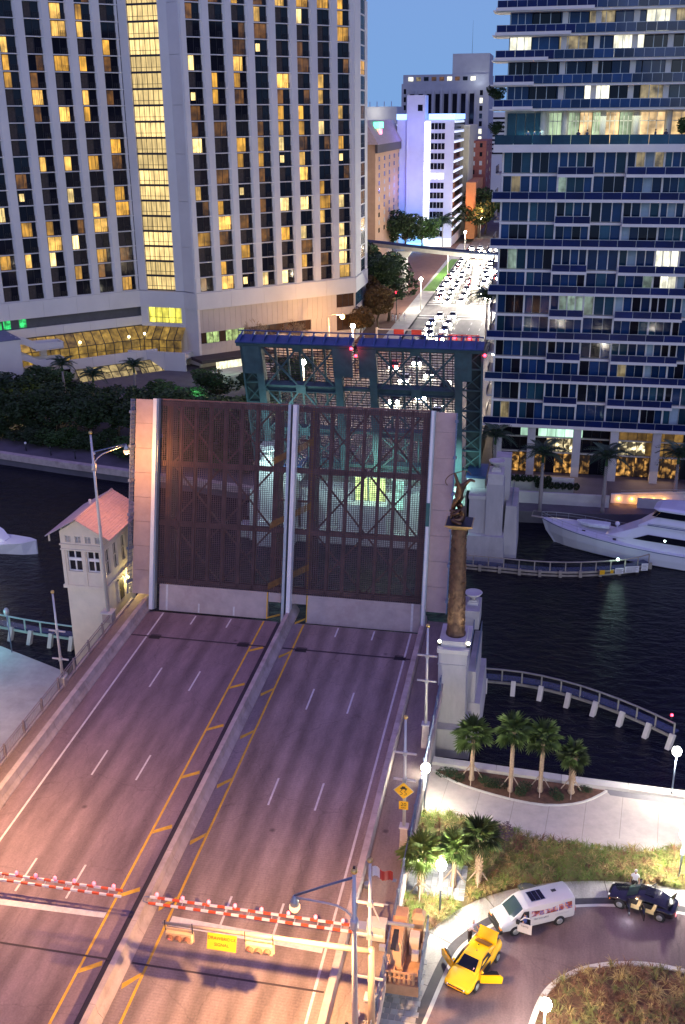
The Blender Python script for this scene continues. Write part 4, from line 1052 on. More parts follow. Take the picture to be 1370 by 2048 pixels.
MB(FS).box(0,1.7,0,.9,9.9,13.5).build('wall',m_hotel,hotel); MB(FS).box(9.2,Ls,0,.9,2,13.5).build('wall',m_hotel,hotel); MB(FC).box(0,Lc,0,.6,2,13.5).build('wall',m_hotel,hotel)
MB(FS).box(0,9.3,-.1,.3,9.6,10.35).build('wall',m_hotel,hotel)
# sloping glass sunroom
sun_l = lit_room('sunroom_glow',(1,.60,.10),.55,1.0,.2,.9,.3,.75)
def glazed(T, a, b, n, v0,z0, v1,z1, v2,z2, mat, name):
    for i in range(n):
        u0 = a+(b-a)*i/n; u1 = a+(b-a)*(i+1)/n
        p1 = MB(T).add([(u0,v0,z0),(u1,v0,z0),(u1,v1,z1),(u0,v1,z1)],[(0,1,2,3)]).build(name, mat, hotel)
        MB(T).add([(u0,v1,z1),(u1,v1,z1),(u1,v2,z2),(u0,v2,z2)],[(0,1,2,3)]).build(name, mat, hotel)
        mb = MB(T); mb.beam((u0,v0,z0),(u0,v1-.02,z1),.14,.14); mb.beam((u0,v1-.05,z1),(u0,v2-.05,z2),.14,.14)
        mb.beam((u0,v1-.06,z1),(u1,v1-.06,z1),.12); mb.beam((u0,v2-.06,z2+.9),(u1,v2-.06,z2+.9),.08)
        mb.build('glazing_bar', m_dark, p1)
glazed(FL,-34,0.,18,-.1,9.6,-2.6,7.3,-2.8,4.9,sun_l,'sunroom_glass')
glazed(FS,0,10.0,6,-.1,9.6,-2.6,7.3,-2.8,4.9,sun_l,'sunroom_glass')
MB(FL).box(-28,0,-5.6,1,3.8,4.9).build('terrace_floor', m_hotel, hotel); MB(FS).box(-2,11.5,-5.0,1,3.75,4.85).build('terrace_floor', m_hotel, hotel)
hwall(FL,-18.2,0.5,1.0,5.6,-6.0,m_hotel,'terrace_wall',5); hwall(FS,-2,12,1.0,5.4,-5.4,m_hotel,'terrace_wall',5)
for u,v,z in [(-31,-1.2,8.2),(-26.5,-1.3,8.1),(-22,-1.3,8.1),(-14.5,-1.4,8.4),(-4,-1.3,8.3),(-.6,-1.5,8.6)]:
    p = FL@Vector((u,v-.9,z-.3)); s_ = MB().ball(p,.26,8,6).build('downlight', glow('downlight_lens',(1,.8,.35),14) if 'downlight_lens' not in bpy.data.materials else bpy.data.materials['downlight_lens'], hotel)
# sloping skylight over the lower restaurant
sk_l = lit_room('skylight_glow',(1,.75,.30),.8,1.0,.25,.9,.3,.7)
for seg,(a,b) in enumerate(((-17.5,-5.5),(-4.5,3.2))):
    n = 7 if seg == 0 else 5
    for i in range(n):
        u0 = a+(b-a)*i/n; u1 = a+(b-a)*(i+1)/n
        for (va,za,vb,zb) in ((-6.5,3.6,-7.9,2.5),(-7.9,2.5,-9.2,1.4)):
            MB(FL).add([(u0,va,za),(u1,va,za),(u1,vb,zb),(u0,vb,zb)],[(0,1,2,3)]).build('skylight_pane', sk_l, hotel)
            mb = MB(FL); mb.beam((u0,va,za+.05),(u0,vb,zb+.05),.12); mb.beam((u0,va,za+.05),(u1,va,za+.05),.1); mb.build('glazing_bar', m_dark, hotel)
# external zigzag stair and annex at far left
an = empty('annex_building',(-98,185,1.6),'plain pale box annex with a lit ground floor at the left of the hotel','building')
MB(FL).box(-60,-29.2,-12,-2,4.6,12.0).build('wall', m_hotel, an)
MB(FL).box(-60,-29.0,-12.1,-1.9,12.0,12.12).build('roof', M('blue_grey_roof',(.14,.16,.24),.8), an)
MB(FL).box(-60,-30.5,-11,-2.5,1.6,4.6).build('lit_ground_floor', lit_room('ground_floor_glow',(1,.55,.12),1.1,1.5,.1,1.3,.42,.66), an)
for u in (-31.5,-36,-41): MB(FL).box(u,u+.8,-12,-11.1,1.6,4.6).build('column', m_hotel, an)
MB(FL).box(-28.9,-27,-5,-3,1.6,9).build('lit_lobby', lit_room('lobby_glow',(1,.6,.15),1.0,1.5,.1,1.3,.42,.66), an)
stz = empty('zigzag_stair',(-95,186,1.6),'pale concrete zigzag outdoor stair with solid curved parapets beside the annex','staircase')
for k,zt in enumerate((12.1,9.0,6.0)):
    for (v,dv) in ((-10.6,.22),(-7.6,.22)):
        MB(FL).extrude([(-29.6+k*.5,v,zt+.1),(-27.8,v,zt-.3),(-25.6,v,zt-1.5),(-20.6,v,zt-1.7),(-20.6,v,zt-2.9),(-25.8,v,zt-2.7),(-28.0,v,zt-1.5),(-29.8+k*.5,v,zt-1.0)],(0,dv,0)).build('parapet', m_hotel, stz)
    MB(FL).box(-26,-20.6,-10.6,-7.4,zt-2.95,zt-2.7).build('landing', m_hotel, stz)
    MB(FL).box(-20.75,-20.55,-10.6,-7.4,zt-2.9,zt-1.7).build('parapet', m_hotel, stz)
    for i in range(8): MB(FL).box(-28.8+i*.36,-28.4+i*.36,-10.4,-7.6,zt-.9-i*.22,zt-.7-i*.22).build('tread', m_conc, stz)
MB(FL).box(-24.2,-23.0,-7.4,-6.4,1.6,10).build('support', m_hotel, stz)
# lit canopy & dark sweep on lower right
cn = empty('entrance_canopy',(-66,196,1.6),'dark hotel entrance canopy with a bright lit opening behind the leaf','canopy')
MB(FR).box(-2,15,-5,0,3.6,4.2).build('roof', M('dark_canopy',(.04,.03,.035),.8), cn)
MB(FR).box(1.5,7.5,-4.4,-4.3,1.9,3.4).build('lit_opening', lit_room('canopy_light',(1,.95,.65),2.5,2,.6), cn)
MB(FR).box(-2,14,-11,-5,1.6,2.0).build('step', m_conc, cn)
light('entrance_glow','AREA',(-62,191,6.5),300,(.5,1,.6),6,cn,rot=(0,0,0))
# sodium light washing the wall
sl = empty('street_lamp',(-46.5,214.5,1.6),'distant sodium street lamp in front of the hotel corner','street lamp','' or None)
MB().tube([(-46.5,214.5,1.6),(-46.5,214.5,10.4)],[.16,.1],8).build('pole', m_pole, sl)
MB().tube([(-46.5,214.5,10.2),(-45.6,214.3,10.9),(-43.6,213.8,11.0)],.07,6).build('arm', m_pole, sl)
MB().ball((-43.4,213.7,10.6),.5,12,8).build('globe', glow('sodium_globe',(1,.55,.15),22), sl)
light('sodium','POINT',(-43.6,213.2,10.3),9500,(1,.50,.16),.5,sl)
# ================================================================ CONDO TOWER
tower = empty('condo_tower', (5,150,1.6), 'blue glass condominium tower with pale balcony slabs above a lit restaurant', 'building')
YF, YG = 141.9, 143.3
zs = [9.3,12.5,15.7,18.65,21.5,24.55,27.7,30.5,33.75,36.7,39.7,42.8]
m_slab = M('slab_white', (.74,.70,.62), .7, var=.06, scale=.4, dirt=.15, dirtcol=(.45,.42,.4))
mull = [-7.45,-6.29,-5.08,-3.78,-2.68,-1.59,-.3,.85,1.95,3.05,4.12,5.49,6.85,8.2,9.3,10.45,11.6,12.83,13.8,14.82,15.85,16.82,18.0,19.2]
m_curt = M('pale_blind', (.25,.33,.38), .8, var=.2, scale=.6, rand=.4)
tlit = [lit_room('white_flat_light',(1,.97,.75),2.2,3,.5,.7), lit_room('dim_flat_light',(.9,.7,.35),.5,3,.2,.9), lit_room('cool_flat_light',(.6,.85,.7),.45,2,.3,.9)]
pane_cache = {}
glassm = [m_bglass,m_bglass,m_bglass,m_tglass,m_dglass]
for i, z in enumerate(zs):
    zn = zs[i+1] if i+1 < len(zs) else 46.1
    big = (i % 2 == 0); h = zn-z-.42
    for k in range(len(mull)-1):
        a, b = mull[k], mull[k+1]
        if i >= 10 and False: continue
        key = (round(b-a,2), round(h,2))
        mt = rnd.choice(glassm)
        q = rnd.random()
        if (i in (7,) and k in (17,18,19)) or (i in (6,) and k in (18,19)): mt = tlit[0]
        elif i == 5 and k in (7,8,9,10): mt = tlit[2]
        elif q < .03: mt = tlit[1]
        elif q < .05: mt = tlit[2]
        elif q < .17 and k > 12: mt = m_curt
        kk = key+(mt.name,)
        if kk not in pane_cache: pane_cache[kk] = MB().box(.04,b-a-.04,0,.05,.02,h).mesh('pane',[mt])
        inst('pane', pane_cache[kk], (a,YG,z+.25), tower)
    # piers and mullions of the storey
    mb = MB(); mb2 = MB()
    for k, x in enumerate(mull):
        if k in (0,3,6,10,13,17,20,23): mb.box(x-.12,x+.12,YG-.28,YG-.02,z+.2,zn-.2)
        else:
            w = .07 if (not big) and k > 6 else .025
            (mb if w > .05 else mb2).box(x-w,x+w,YG-.14,YG-.01,z+.2,zn-.2)
    mb.build('pier_row', m_slab, tower, kind='stuff'); mb2.build('mullion_row', m_galv, tower, kind='stuff')
    MB().box(-7.6,30,YG-.3,YG+.4,z-.16,z+.16).build('spandrel', m_slab, tower)
    def balcony(x0,x1,lip=False):
        MB().box(x0,x1,YF,YG-.31,z-.2,z+.04).build('balcony_slab', m_slab, tower)
        MB().box(x0-.06,x1+.06,YF-.1,YF-.001,z-.24,z+.14).build('slab_lip', m_slab, tower)
        x = x0; 
        while x < x1-.1:
            xe = min(x+2.35,x1); MB().box(x+.03,xe-.03,YF+.02,YF+.05,z+.08,z+1.0).build('balustrade_glass', m_rail_glass, tower); x = xe
        mb = MB(); mb.box(x0,x1,YF,YF+.07,z+1.0,z+1.05)
        x = x0
        while x <= x1: mb.box(x-.02,x+.02,YF+.0,YF+.06,z+.1,z+1.0); x += 2.35
        mb.build('handrail', m_galv, tower)
    if big: balcony(-8.6,30)
    else:
        balcony(-.35,4.15); balcony(8.25,16.85); balcony(19.2,30)
# right part beyond the photograph: joined panes
MB().box(19.3,30,YG,YG+.05,9.5,46).build('glass_wall', m_bglass, tower, kind='stuff')
# west side of the tower: balconies end on
for i, z in enumerate(zs):
    zn = zs[i+1] if i+1 < len(zs) else 46.1
    MB().box(-8.5,-7.6,YG+2.5,YG+9,z-.2,z+.04).build('balcony_slab', m_slab, tower)
    MB().box(-8.5,-8.44,YG+2.5,YG+9,z+.05,z+1.0).build('balustrade_glass', m_rail_glass, tower)
    for y0 in (.3,3.2,6.4): MB().box(-7.62,-7.56,YG+y0,YG+y0+2.4,z+.3,zn-.3).build('side_window', m_bglass if y0<6 else m_curt, tower)
MB().box(-7.55,30,YG+.4,185,9.2,45.7).build('core_wall', m_slab, tower)
# party deck storey
Zd = 46.55
MB().box(-8.7,30,YF-.2,YG+2,45.6,Zd).build('deck_slab', m_slab, tower)
for k in range(16):
    x = -8.6+k*2.4; MB().box(x+.03,x+2.37,YF-.1,YF-.05,Zd,Zd+1.15).build('balustrade_glass', m_tglass, tower)
m_warmin = lit_room('party_room_light',(1,.66,.30),1.9,1.2,.25,.5); m_greenin = lit_room('party_glass_light',(.75,1,.6),1.1,2,.3,.5)
dm = [-6.9,-5.7,-4.5,-3.3]
for a in (-7.3,-6.1,-4.9,-3.7): MB().box(a+.05,a+1.15,YG+1.9,YG+1.95,Zd+.1,50.3).build('window', m_tglass, tower)
for (a,b,mt) in ((-1.9,-.3,m_greenin),(.6,2.0,m_greenin),(2.0,3.6,m_warmin),(3.6,4.6,m_greenin),(5.2,7.0,m_warmin),(7.0,8.6,m_greenin),(9.6,12.6,m_warmin),(13.4,17,m_warmin),(17.5,21,m_greenin)):
    w = MB().box(a,b,YG+2.2,YG+2.25,Zd+.1,50.3).build('window', mt, tower)
    mb = MB(); n = 3
    for j in range(n+1): mb.box(a+(b-a)*j/n-.04,a+(b-a)*j/n+.04,YG+2.1,YG+2.2,Zd+.05,50.4)
    mb.box(a,b,YG+2.1,YG+2.2,Zd+2.7,Zd+2.8); mb.build('mullions', m_slab, w)
for x in (-2.6,.1,4.9,9.0,13.0,17.2): MB().lathe([(.38,0),(.38,4.0)],(x,YG+.9,Zd),14).build('column', m_concl, tower)
MB().box(-7.6,30,YG+2.3,185,Zd,50.7).build('core_wall', m_slab, tower)
zu = [50.83,53.71,56.55,59.43,62.2,65.1,68.0]
upx = [-7.3,-6.4,-5.5,-4.6,-3.7,-2.4,-1.2,-.1,1.2,2.3,3.3,4.3,5.4,6.5,8.0,9.1,10.2,11.3,12.6,13.8,15.0,16.2,17.6,19,20.4,21.8,23.2]
for i, z in enumerate(zu):
    zn = zu[i+1] if i+1 < len(zu) else 70.9
    for k in range(0,len(upx)-1):
        a,b = upx[k],upx[k+1]
        mt = rnd.choice([m_bglass,m_bglass,m_tglass,m_dglass,m_dglass])
        if (i,k) in ((0,9),(0,10),(3,14),(3,15),(2,12),(2,0)): mt = tlit[0]
        if rnd.random() < .08: mt = tlit[1]
        if k > 14: pass
        if i < 5 and k % 3 == 0 and k+3 < len(upx):
            w = MB().box(upx[k]+.05,upx[k+3]-.05,YG+.3,YG+.35,z+.15,zn-.25).build('window', mt, tower)
            mb = MB()
            for x in upx[k:k+4]: mb.box(x-.04,x+.04,YG+.2,YG+.3,z+.1,zn-.2)
            mb.build('mullions', m_galv, w)
    for x in (-.6,3.4,7.95,12.2,17.2): MB().box(x-.35,x+.35,YG-.1,YG+.28,z+.1,zn-.2).build('pier', m_slab, tower)
    MB().box(-9.0,30,YF,YG+2,z-.25,z+.05).build('balcony_slab', m_slab, tower)
    xe = -9.0+10.8-(4-i)*2.6 if i < 5 else 6
    MB().box(-9.05,max(-4,xe+1.0),YF-.35,YF-.001,z-.1,z+.28).build('slab_lip', m_slab, tower)
    MB().hexa([(-9.4,YF-.3,z-.15),(-9.0,YF-.3,z-.2),(-9.0,YG+2,z-.2),(-9.4,YG+2,z-.15),(-9.4,YF-.3,z),(-9.0,YF-.3,z+.0),(-9.0,YG+2,z+.0),(-9.4,YG+2,z)]).build('slab_lip', m_slab, tower)
    for k in range(16):
        x = -8.9+k*2.4
        mt = m_rail_glass if x < xe else m_bglass
        MB().box(x+.03,x+2.37,YF-.15,YF-.1,z+.06,z+1.05).build('balustrade_glass', mt, tower)
    mb = MB(); mb.box(-8.9,30,YF-.16,YF-.08,z+1.05,z+1.1)
    for k in range(33): mb.box(-8.92+k*1.2,-8.88+k*1.2,YF-.18,YF-.1,z,z+1.05)
    mb.build('handrail', m_galv, tower)
MB().box(-7.4,30,YG+.4,185,50.7,72).build('core_wall', M('tower_core',(.05,.06,.08),.8), tower)
# restaurant storeys under the tower
for x in (-6.4,-1.7,4.6,9.7,15.4,20.5): MB().box(x-.55,x+.55,YF+.2,YF+1.4,1.4,9.1).build('column', m_concl, tower)
m_rest = lit_room('restaurant_light',(1,.50,.12),1.3,2.5,.03,1.3,.47,.68,.1); m_bar = lit_room('bar_light',(1,.82,.45),3.2,1.8,.03,1.3,.45,.68,.2); m_office = lit_room('pale_green_office',(.6,1,.75),1.6,1,.8,.5); m_amb = lit_room('amber_screen',(1,.55,.12),.3,2,.3,.8)
cells = []
for k in range(20):
    a = -5.8+k*1.25
    cells.append((a,a+1.2,7.0,8.9, m_office if (k in (2,4,5,6,7,8)) else (m_dglass if k < 12 else m_amb)))
    cells.append((a,a+1.2,4.9,6.9, (m_bar if k in (5,6,7) or k in (13,14,15) else (m_dglass if k < 12 else m_amb))))
    cells.append((a,a+1.2,1.7,4.6, (m_rest if k in (1,2,3,4,6,7,8,9) else (m_rest if k > 11 else m_dglass))))
for a,b,z0,z1,mt in cells:
    w = MB().box(a,b,YF+2.6,YF+2.65,z0,z1).build('shopfront', mt, tower)
    MB().box(b,b+.06,YF+2.5,YF+2.66,z0-.1,z1+.1).build('mullion', m_dark, w)
for z in (4.65,6.9,8.95): MB().box(-7,30,YF+2.3,YF+2.9,z,z+.18).build('transom', m_concl, tower)
MB().box(-7.2,30,YF+2.7,180,1.5,9.1).build('core_wall', m_dark, tower)
MB().box(-7.8,30,YF,YF+4,8.95,9.08).build('soffit', m_slab, tower)
light('restaurant','AREA',(2.5,YF-.5,4.2),120,(1,.72,.4),6,tower,rot=(math.radians(-50),0,0))
light('restaurant','AREA',(15,YF-.5,4.2),140,(1,.62,.3),6,tower,rot=(math.radians(-50),0,0))
light('party','AREA',(6,YG+1.2,49.9),520,(.9,1,.75),9,tower)
light('party','AREA',(-4,YG-.2,48.2),120,(.6,1,1),3,tower)
# terraces in front
def wallbox(label, x0,x1,y0,y1,z0,z1,mat=m_concl,cat='wall',name='terrace_wall'):
    return MB().box(x0,x1,y0,y1,z0,z1).build(name, mat, label=label, cat=cat)
wallbox('long low pale terrace wall under the palms beside the far pylon',-4.6,9.0,131.2,131.6,1.6,3.2)
wallbox('upper pale terrace planter wall below the restaurant at left',-5.0,4.4,134.2,134.6,1.6,4.3)
MB().box(-5,9,131.6,141,1.5,2.3).build('terrace', m_bank, kind='structure')
wallbox('low curved planter wall beside the orange step lights',12.6,20,131.8,132.2,1.6,2.9)
ramp = empty('lit_ramp',(13,134,1.6),'pale ramp with five small orange step lights before the restaurant','ramp')
MB().hexa([(9.3,133.2,1.6),(20,133.2,1.6),(20,133.6,1.6),(9.3,133.6,1.6),(9.3,133.2,2.8),(20,133.2,3.9),(20,133.6,3.9),(9.3,133.6,2.8)]).build('ramp_wall', m_white, ramp)
for k,x in enumerate((10.3,12.0,13.4,14.8,16.1)):
    s_ = MB().ball((x,133.1,2.3+.05*k),.16,8,6).build('step_light', glow('orange_step_light',(1,.42,.06),16) if 'orange_step_light' not in bpy.data.materials else bpy.data.materials['orange_step_light'], ramp)
    light('step_glow','POINT',(x,132.8,2.2),26,(1,.4,.06),.1,ramp)
mb = MB()
for z in (3.2,3.5,3.8): mb.beam((10.5,133.0,z-.3),(19.5,133.0,z+.4),.05)
mb.build('railing', m_galv, ramp)
# hedge on terrace later (vegetation)
# ================================================================ CITY BEYOND
def blockb(x0,x1,y0,y1,z1,mat,par,name='wall',z0=2.5): return MB().box(x0,x1,y0,y1,z0,z1).build(name,mat,par)
def win_grid(par, face, fixed, a0,a1,na, z0,z1,nz, w,h, mats, depth=.15, frame_m=None, name='window'):
    """windows proud of a wall. face 'S': plane y=fixed facing -y; 'E': plane x=fixed facing +x"""
    cache = {}
    cnt = 0
    for j in range(nz):
        for i in range(na):
            mt = rnd.choice(mats)
            if mt.name not in cache:
                cache[mt.name] = (MB().box(0,w,-.06,.05,0,h) if face=='S' else MB().box(-.05,.06,0,w,0,h)).mesh(name,[mt])
            a = a0+(a1-a0)*(i+.5)/na-w/2; z = z0+(z1-z0)*(j+.5)/nz-h/2
            inst(name, cache[mt.name], (a,fixed,z) if face=='S' else (fixed,a,z), par); cnt += 1
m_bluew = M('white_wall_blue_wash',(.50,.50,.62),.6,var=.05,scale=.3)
m_wwin = glow('white_lit_panel',(.9,.95,1),3.0)
# tall art-deco tower behind
dt = empty('office_tower',(-42,405,2.6),'tall pale stepped office tower with upright window bays, farthest behind','building')
m_dade = M('grey_stone',(.36,.36,.38),.85,var=.1,scale=.2)
blockb(-76.4,-35.1,522,560,64.6,m_dade,dt); blockb(-75.8,-35.5,523,558,68.5,m_dade,dt,'upper_storey',64.6)
blockb(-52.7,-35.5,524,550,77.3,m_dade,dt,'penthouse',68.5)
for k in range(8):
    a = -72.2+k*4.03; MB().box(a,a+2.0,521.6,521.95,32,60.0).build('window_bay', m_dglass, dt)
for k in range(9): MB().box(-73.6+k*4.03-.4,-73.6+k*4.03+.7,521.1,521.98,24,61.5).build('rib', m_dade, dt)
win_grid(dt,'S',522.9,-74,-41,9,65.2,68,1,2.2,1.7,[m_dglass,m_dglass,tlit[1],tlit[0],lits[2]])
win_grid(dt,'S',521.95,-75.6,-73.9,1,38,63,7,1.1,2.2,[m_dglass]); win_grid(dt,'S',521.95,-40.9,-36.4,1,28,62,10,1.4,2.2,[m_dglass,m_dglass,tlit[0]])
MB().tube([(-44.5,533,77.3),(-44.5,533,92)],[.08,.03],6).build('mast', m_dark, dt)
light('crown_light','POINT',(-40,519,66),500,(.8,.9,1),.5,dt)
# white left building
wb = empty('white_building',(-55,345,2.6),'white floodlit block partly hidden behind the brown hotel','building')
blockb(-84,-64.9,442,475,47.2,m_white,wb)
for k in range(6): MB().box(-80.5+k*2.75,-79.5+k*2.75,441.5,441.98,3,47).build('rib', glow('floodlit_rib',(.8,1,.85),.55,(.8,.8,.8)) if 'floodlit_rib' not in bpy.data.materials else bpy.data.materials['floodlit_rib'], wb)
win_grid(wb,'S',441.95,-79.2,-65.4,5,10,44,7,1.3,2.0,[m_dglass])
MB().box(-80,-67,445,465,47.2,54).build('roof_plant', m_dade, wb)
for k in range(4): MB().tube([(-79+k*3,450,47.5),(-79+k*3,450,56)],.15,6).build('roof_mast', m_galv, wb)
light('roof_flood','POINT',(-76,440,52),1500,(1,.95,.8),.5,wb)
# brown hotel
br = empty('brown_building',(-66,360,2.6),'brown brick hotel with rows of small square windows left of the blue building','building')
m_brick = M('brown_brick',(.42,.25,.14),.85,var=.12,scale=.4,bump=.3,bscale=2)
blockb(-80,-60.6,356,416,41.5,m_brick,br)
win_grid(br,'E',-60.6,358,414,5,12,38,10,2.6,1.5,[m_dglass,m_dglass,m_dglass,M('grey_curtain_window',(.3,.28,.25),.6)])
win_grid(br,'S',355.98,-79,-62,4,12,38,10,1.6,1.5,[m_dglass])
MB().box(-60.6,-59.8,355.5,416.5,38.8,41.5).build('balcony_band', M('dark_cornice',(.06,.045,.04),.7), br)
mb = MB(); mb.extrude([(-81,355,41.5),(-59.5,355,41.5),(-64,355,49),(-76,355,49)],(0,62,0)); mb.build('mansard_roof', M('mauve_roof',(.38,.28,.27),.8), br)
r_ = MB().box(-63,-61.2,366,376,46.5,48.5).build('roof_sign', glow('green_sign',(.05,1,.45),2.2), br)
MB().box(-62.6,-61.3,368,374,44.3,46.2).build('roof_sign', glow('red_sign',(1,.1,.08),1.6), br)
# blue floodlit building
bb = empty('blue_building',(-52,420,2.6),'white tower block washed with blue floodlight beside the avenue','building')
YQ = 410.
blockb(-61.5,-40,YQ,450,48.9,m_bluew,bb)
blockb(-57.7,-51,YQ-1.2,YQ+9,57.5,m_bluew,bb,'stair_tower')
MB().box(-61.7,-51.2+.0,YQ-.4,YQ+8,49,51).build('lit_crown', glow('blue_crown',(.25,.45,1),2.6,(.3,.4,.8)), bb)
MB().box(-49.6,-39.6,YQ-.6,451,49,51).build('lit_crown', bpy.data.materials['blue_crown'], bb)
MB().box(-53.6,-51.8,YQ-1.3,YQ-1.2,52,54.2).build('louvre', m_dglass, bb)
for k in range(12):
    z = 6.0+k*3.55
    MB().box(-51.0,-48.9,YQ-.35,YQ-.02,z,z+3.15).build('lit_stair_window', m_wwin, bb)
    for j in range(2):
        w = MB().box(-48.6+j*2.7,-46.1+j*2.7,YQ-.12,YQ-.02,z+.5,z+2.7).build('window', m_dglass if k != 6 else tlit[0], bb)
        MB().box(-47.4+j*2.7,-47.3+j*2.7,YQ-.18,YQ-.13,z+.5,z+2.7).build('mullion', m_white, w)
    MB().box(-40.02,-39.7,YQ+1,449,z+2.75,z+3.5).build('lit_spandrel', glow('cool_white_spandrel',(.75,.85,1),.8,(.7,.7,.75)) if 'cool_white_spandrel' not in bpy.data.materials else bpy.data.materials['cool_white_spandrel'], bb)
    MB().box(-40.02,-39.85,YQ+1,449,z+.4,z+2.75).build('side_window', m_dglass, bb)
for z,p,c in ((4,7000,(.05,.40,1)),(24,4200,(.12,.12,1)),(44,2200,(.12,.14,1))): light('blue_flood','POINT',(-55,YQ-9,z+1),p,c,.6,bb)
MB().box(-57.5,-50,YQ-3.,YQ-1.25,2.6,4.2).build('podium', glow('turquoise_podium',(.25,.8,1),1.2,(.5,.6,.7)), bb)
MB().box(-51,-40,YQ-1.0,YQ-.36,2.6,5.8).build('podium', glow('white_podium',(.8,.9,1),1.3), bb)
# beige classical building, brick, orange and others down the avenue
bg_ = empty('beige_building',(-38,455,2.6),'narrow beige block with vertical ribs right of the blue building','building')
m_beige = M('beige_stone',(.55,.50,.36),.8,var=.08)
blockb(-40.9,-38.0,456,500,46.7,m_beige,bg_)
for k in range(4): MB().box(-40.8+k*.75,-40.5+k*.75,455.4,455.98,4,46).build('rib', m_beige, bg_)
bk_ = empty('brick_building',(-33,520,2.6),'dark red brick building with white framed windows down the avenue','building')
m_redb = M('red_brick',(.28,.09,.07),.85,var=.15)
blockb(-40,-32.6,480,520,40,m_redb,bk_); win_grid(bk_,'E',-32.6,482,518,2,14,40,7,2,1.8,[m_dglass,tlit[1]]); win_grid(bk_,'S',479.96,-39.5,-33.2,2,14,40,7,1.2,1.8,[M('pale_frame',(.5,.5,.5),.6),m_dglass])
og = empty('orange_building',(-36,440,2.6),'low orange lit building at street corner beside the avenue','building')
blockb(-37.4,-33.4,440,478,24.9,M('terracotta_wall',(.5,.2,.08),.8,var=.1),og); light('orange_wash','POINT',(-31,436,14),9000,(1,.42,.15),.8,og)
wh = empty('screen_building',(-25,620,2.6),'distant white block with a perforated facade at the end of the avenue','building')
blockb(-40,-20,620,660,52,m_white,wh)
mb = MB()
for j in range(9): mb.box(-39,-21,619.6,619.95,30+j*2.3,31+j*2.3)
mb.build('louvre_band', m_dglass, wh)
sg = empty('lit_billboard',(-22,480,2.6),'tall bright warm illuminated sign column right of the avenue','sign')
for k in range(7): MB().box(-23,-20.6,480,480.4,22+k*3.2,24.6+k*3.2).build('lit_panel', glow('billboard_light',(1,.9,.55),3.5) if 'billboard_light' not in bpy.data.materials else bpy.data.materials['billboard_light'], sg)
MB().box(-23.4,-20.2,480.5,482,2.6,46).build('frame', m_dade, sg)
rb = empty('right_block',(-10,420,2.6),'dark block on the right of the avenue partly behind the tower','building')
blockb(-13.5,20,330,520,26,m_dade,rb); win_grid(rb,'S',329.96,-13,18,12,5,24,7,1.4,1.5,[m_dglass,tlit[1],tlit[0]])
for i,(x0,x1,y,z) in enumerate(((-150,-85,480,44),(-95,-66,560,50),(-20,60,700,46),(-80,-50,760,53))):
    o = empty('distant_building',((x0+x1)/2,y,2.6),['broad grey block on the skyline behind the brown hotel','grey slab far behind the white floodlit block','distant grey block at the far end of the avenue, right','farthest grey slab behind the office tower'][i],'building')
    blockb(x0,x1,y,y+40,z,m_dade,o); win_grid(o,'S',y-.04,x0+1,x1-1,int((x1-x0)/5),8,z-2,8,2,1.6,[m_dglass,m_dglass,tlit[1]])
# monorail guideway
mono = empty('monorail_guideway',(-40,305,2.6),'elevated concrete monorail guideway crossing the avenue on round pillars','viaduct')
mp_ = spline([(-90,330),(-56,309.5),(-38.7,296.5),(-21.2,284.8),(0,274),(20,266)],4)
for a,b in zip(mp_,mp_[1:]):
    a = Vector((a[0],a[1],0)); b = Vector((b[0],b[1],0)); n = Vector((-(b-a).y,(b-a).x,0)).normalized()*1.7
    MB().hexa([tuple(a-n*.7+Vector((0,0,14.5))),tuple(b-n*.7+Vector((0,0,14.5))),tuple(b+n*.7+Vector((0,0,14.5))),tuple(a+n*.7+Vector((0,0,14.5))),tuple(a-n+Vector((0,0,15.6))),tuple(b-n+Vector((0,0,15.6))),tuple(b+n+Vector((0,0,15.6))),tuple(a+n+Vector((0,0,15.6)))]).build('guideway_beam', m_concl, mono)
    mb = MB()
    for t in (-1.5,1.5,-.5,.5):
        q = n.normalized()*t; mb.beam(a+q+Vector((0,0,15.75)),b+q+Vector((0,0,15.75)),.25,.35)
    mb.build('running_rail', M('dark_rail',(.05,.07,.12),.6) if 'dark_rail' not in bpy.data.materials else bpy.data.materials['dark_rail'], mono)
for x,y in ((-21.0,284.6),(-42.5,299.5),(-62,313)):
    MB().lathe([(1.15,0),(1.05,10)],(x,y,2.6),16).build('pillar', m_concl, mono)
    MB().hexa([(x-1,y-1,12.4),(x+1,y-1,12.4),(x+1,y+1,12.4),(x-1,y+1,12.4),(x-2.2,y-1.2,13.99),(x+2.2,y-1.2,13.99),(x+2.2,y+1.2,13.99),(x-2.2,y+1.2,13.99)]).build('pillar_head', m_concl, mono)
# far gantry with the red and white barrier and signals
gt = empty('barrier_gantry',(-30,224,3),'far road barrier arm with red bands raised across the avenue','barrier')
MB().beam((-37.5,222,6.6),(-26.6,222.0,6.6),.25).build('arm', m_concl, gt); MB().beam((-37.5,222,5.4),(-26.6,222,5.6),.18).build('arm', m_concl, gt)
for x in (-32.5,-28.6): MB().box(x-1.1,x+1.1,221.8,222.2,5.3,6.7).build('red_band', m_red, gt)
for x in (-37.4,): MB().box(x-.2,x+.2,221.8,222.3,2.8,6.9).build('post', m_concl, gt)
gt2 = empty('warning_gantry',(-18,222,3),'far overhead barrier with two glowing red lamps across the avenue','barrier')
MB().box(-21.6,-15.0,221.9,222.2,4.6,5.9).build('beam', m_red, gt2)
for x,c in ((-20.4,1),(-19.3,0),(-18.1,1),(-17.1,0),(-16.1,1)): MB().box(x-.35,x+.35,221.7,221.88,4.75,5.75).build('panel', m_concl, gt2)
for x in (-20.2,-17.0): MB().ball((x,221.5,5.3),.36,10,6).build('lamp', m_redl, gt2)
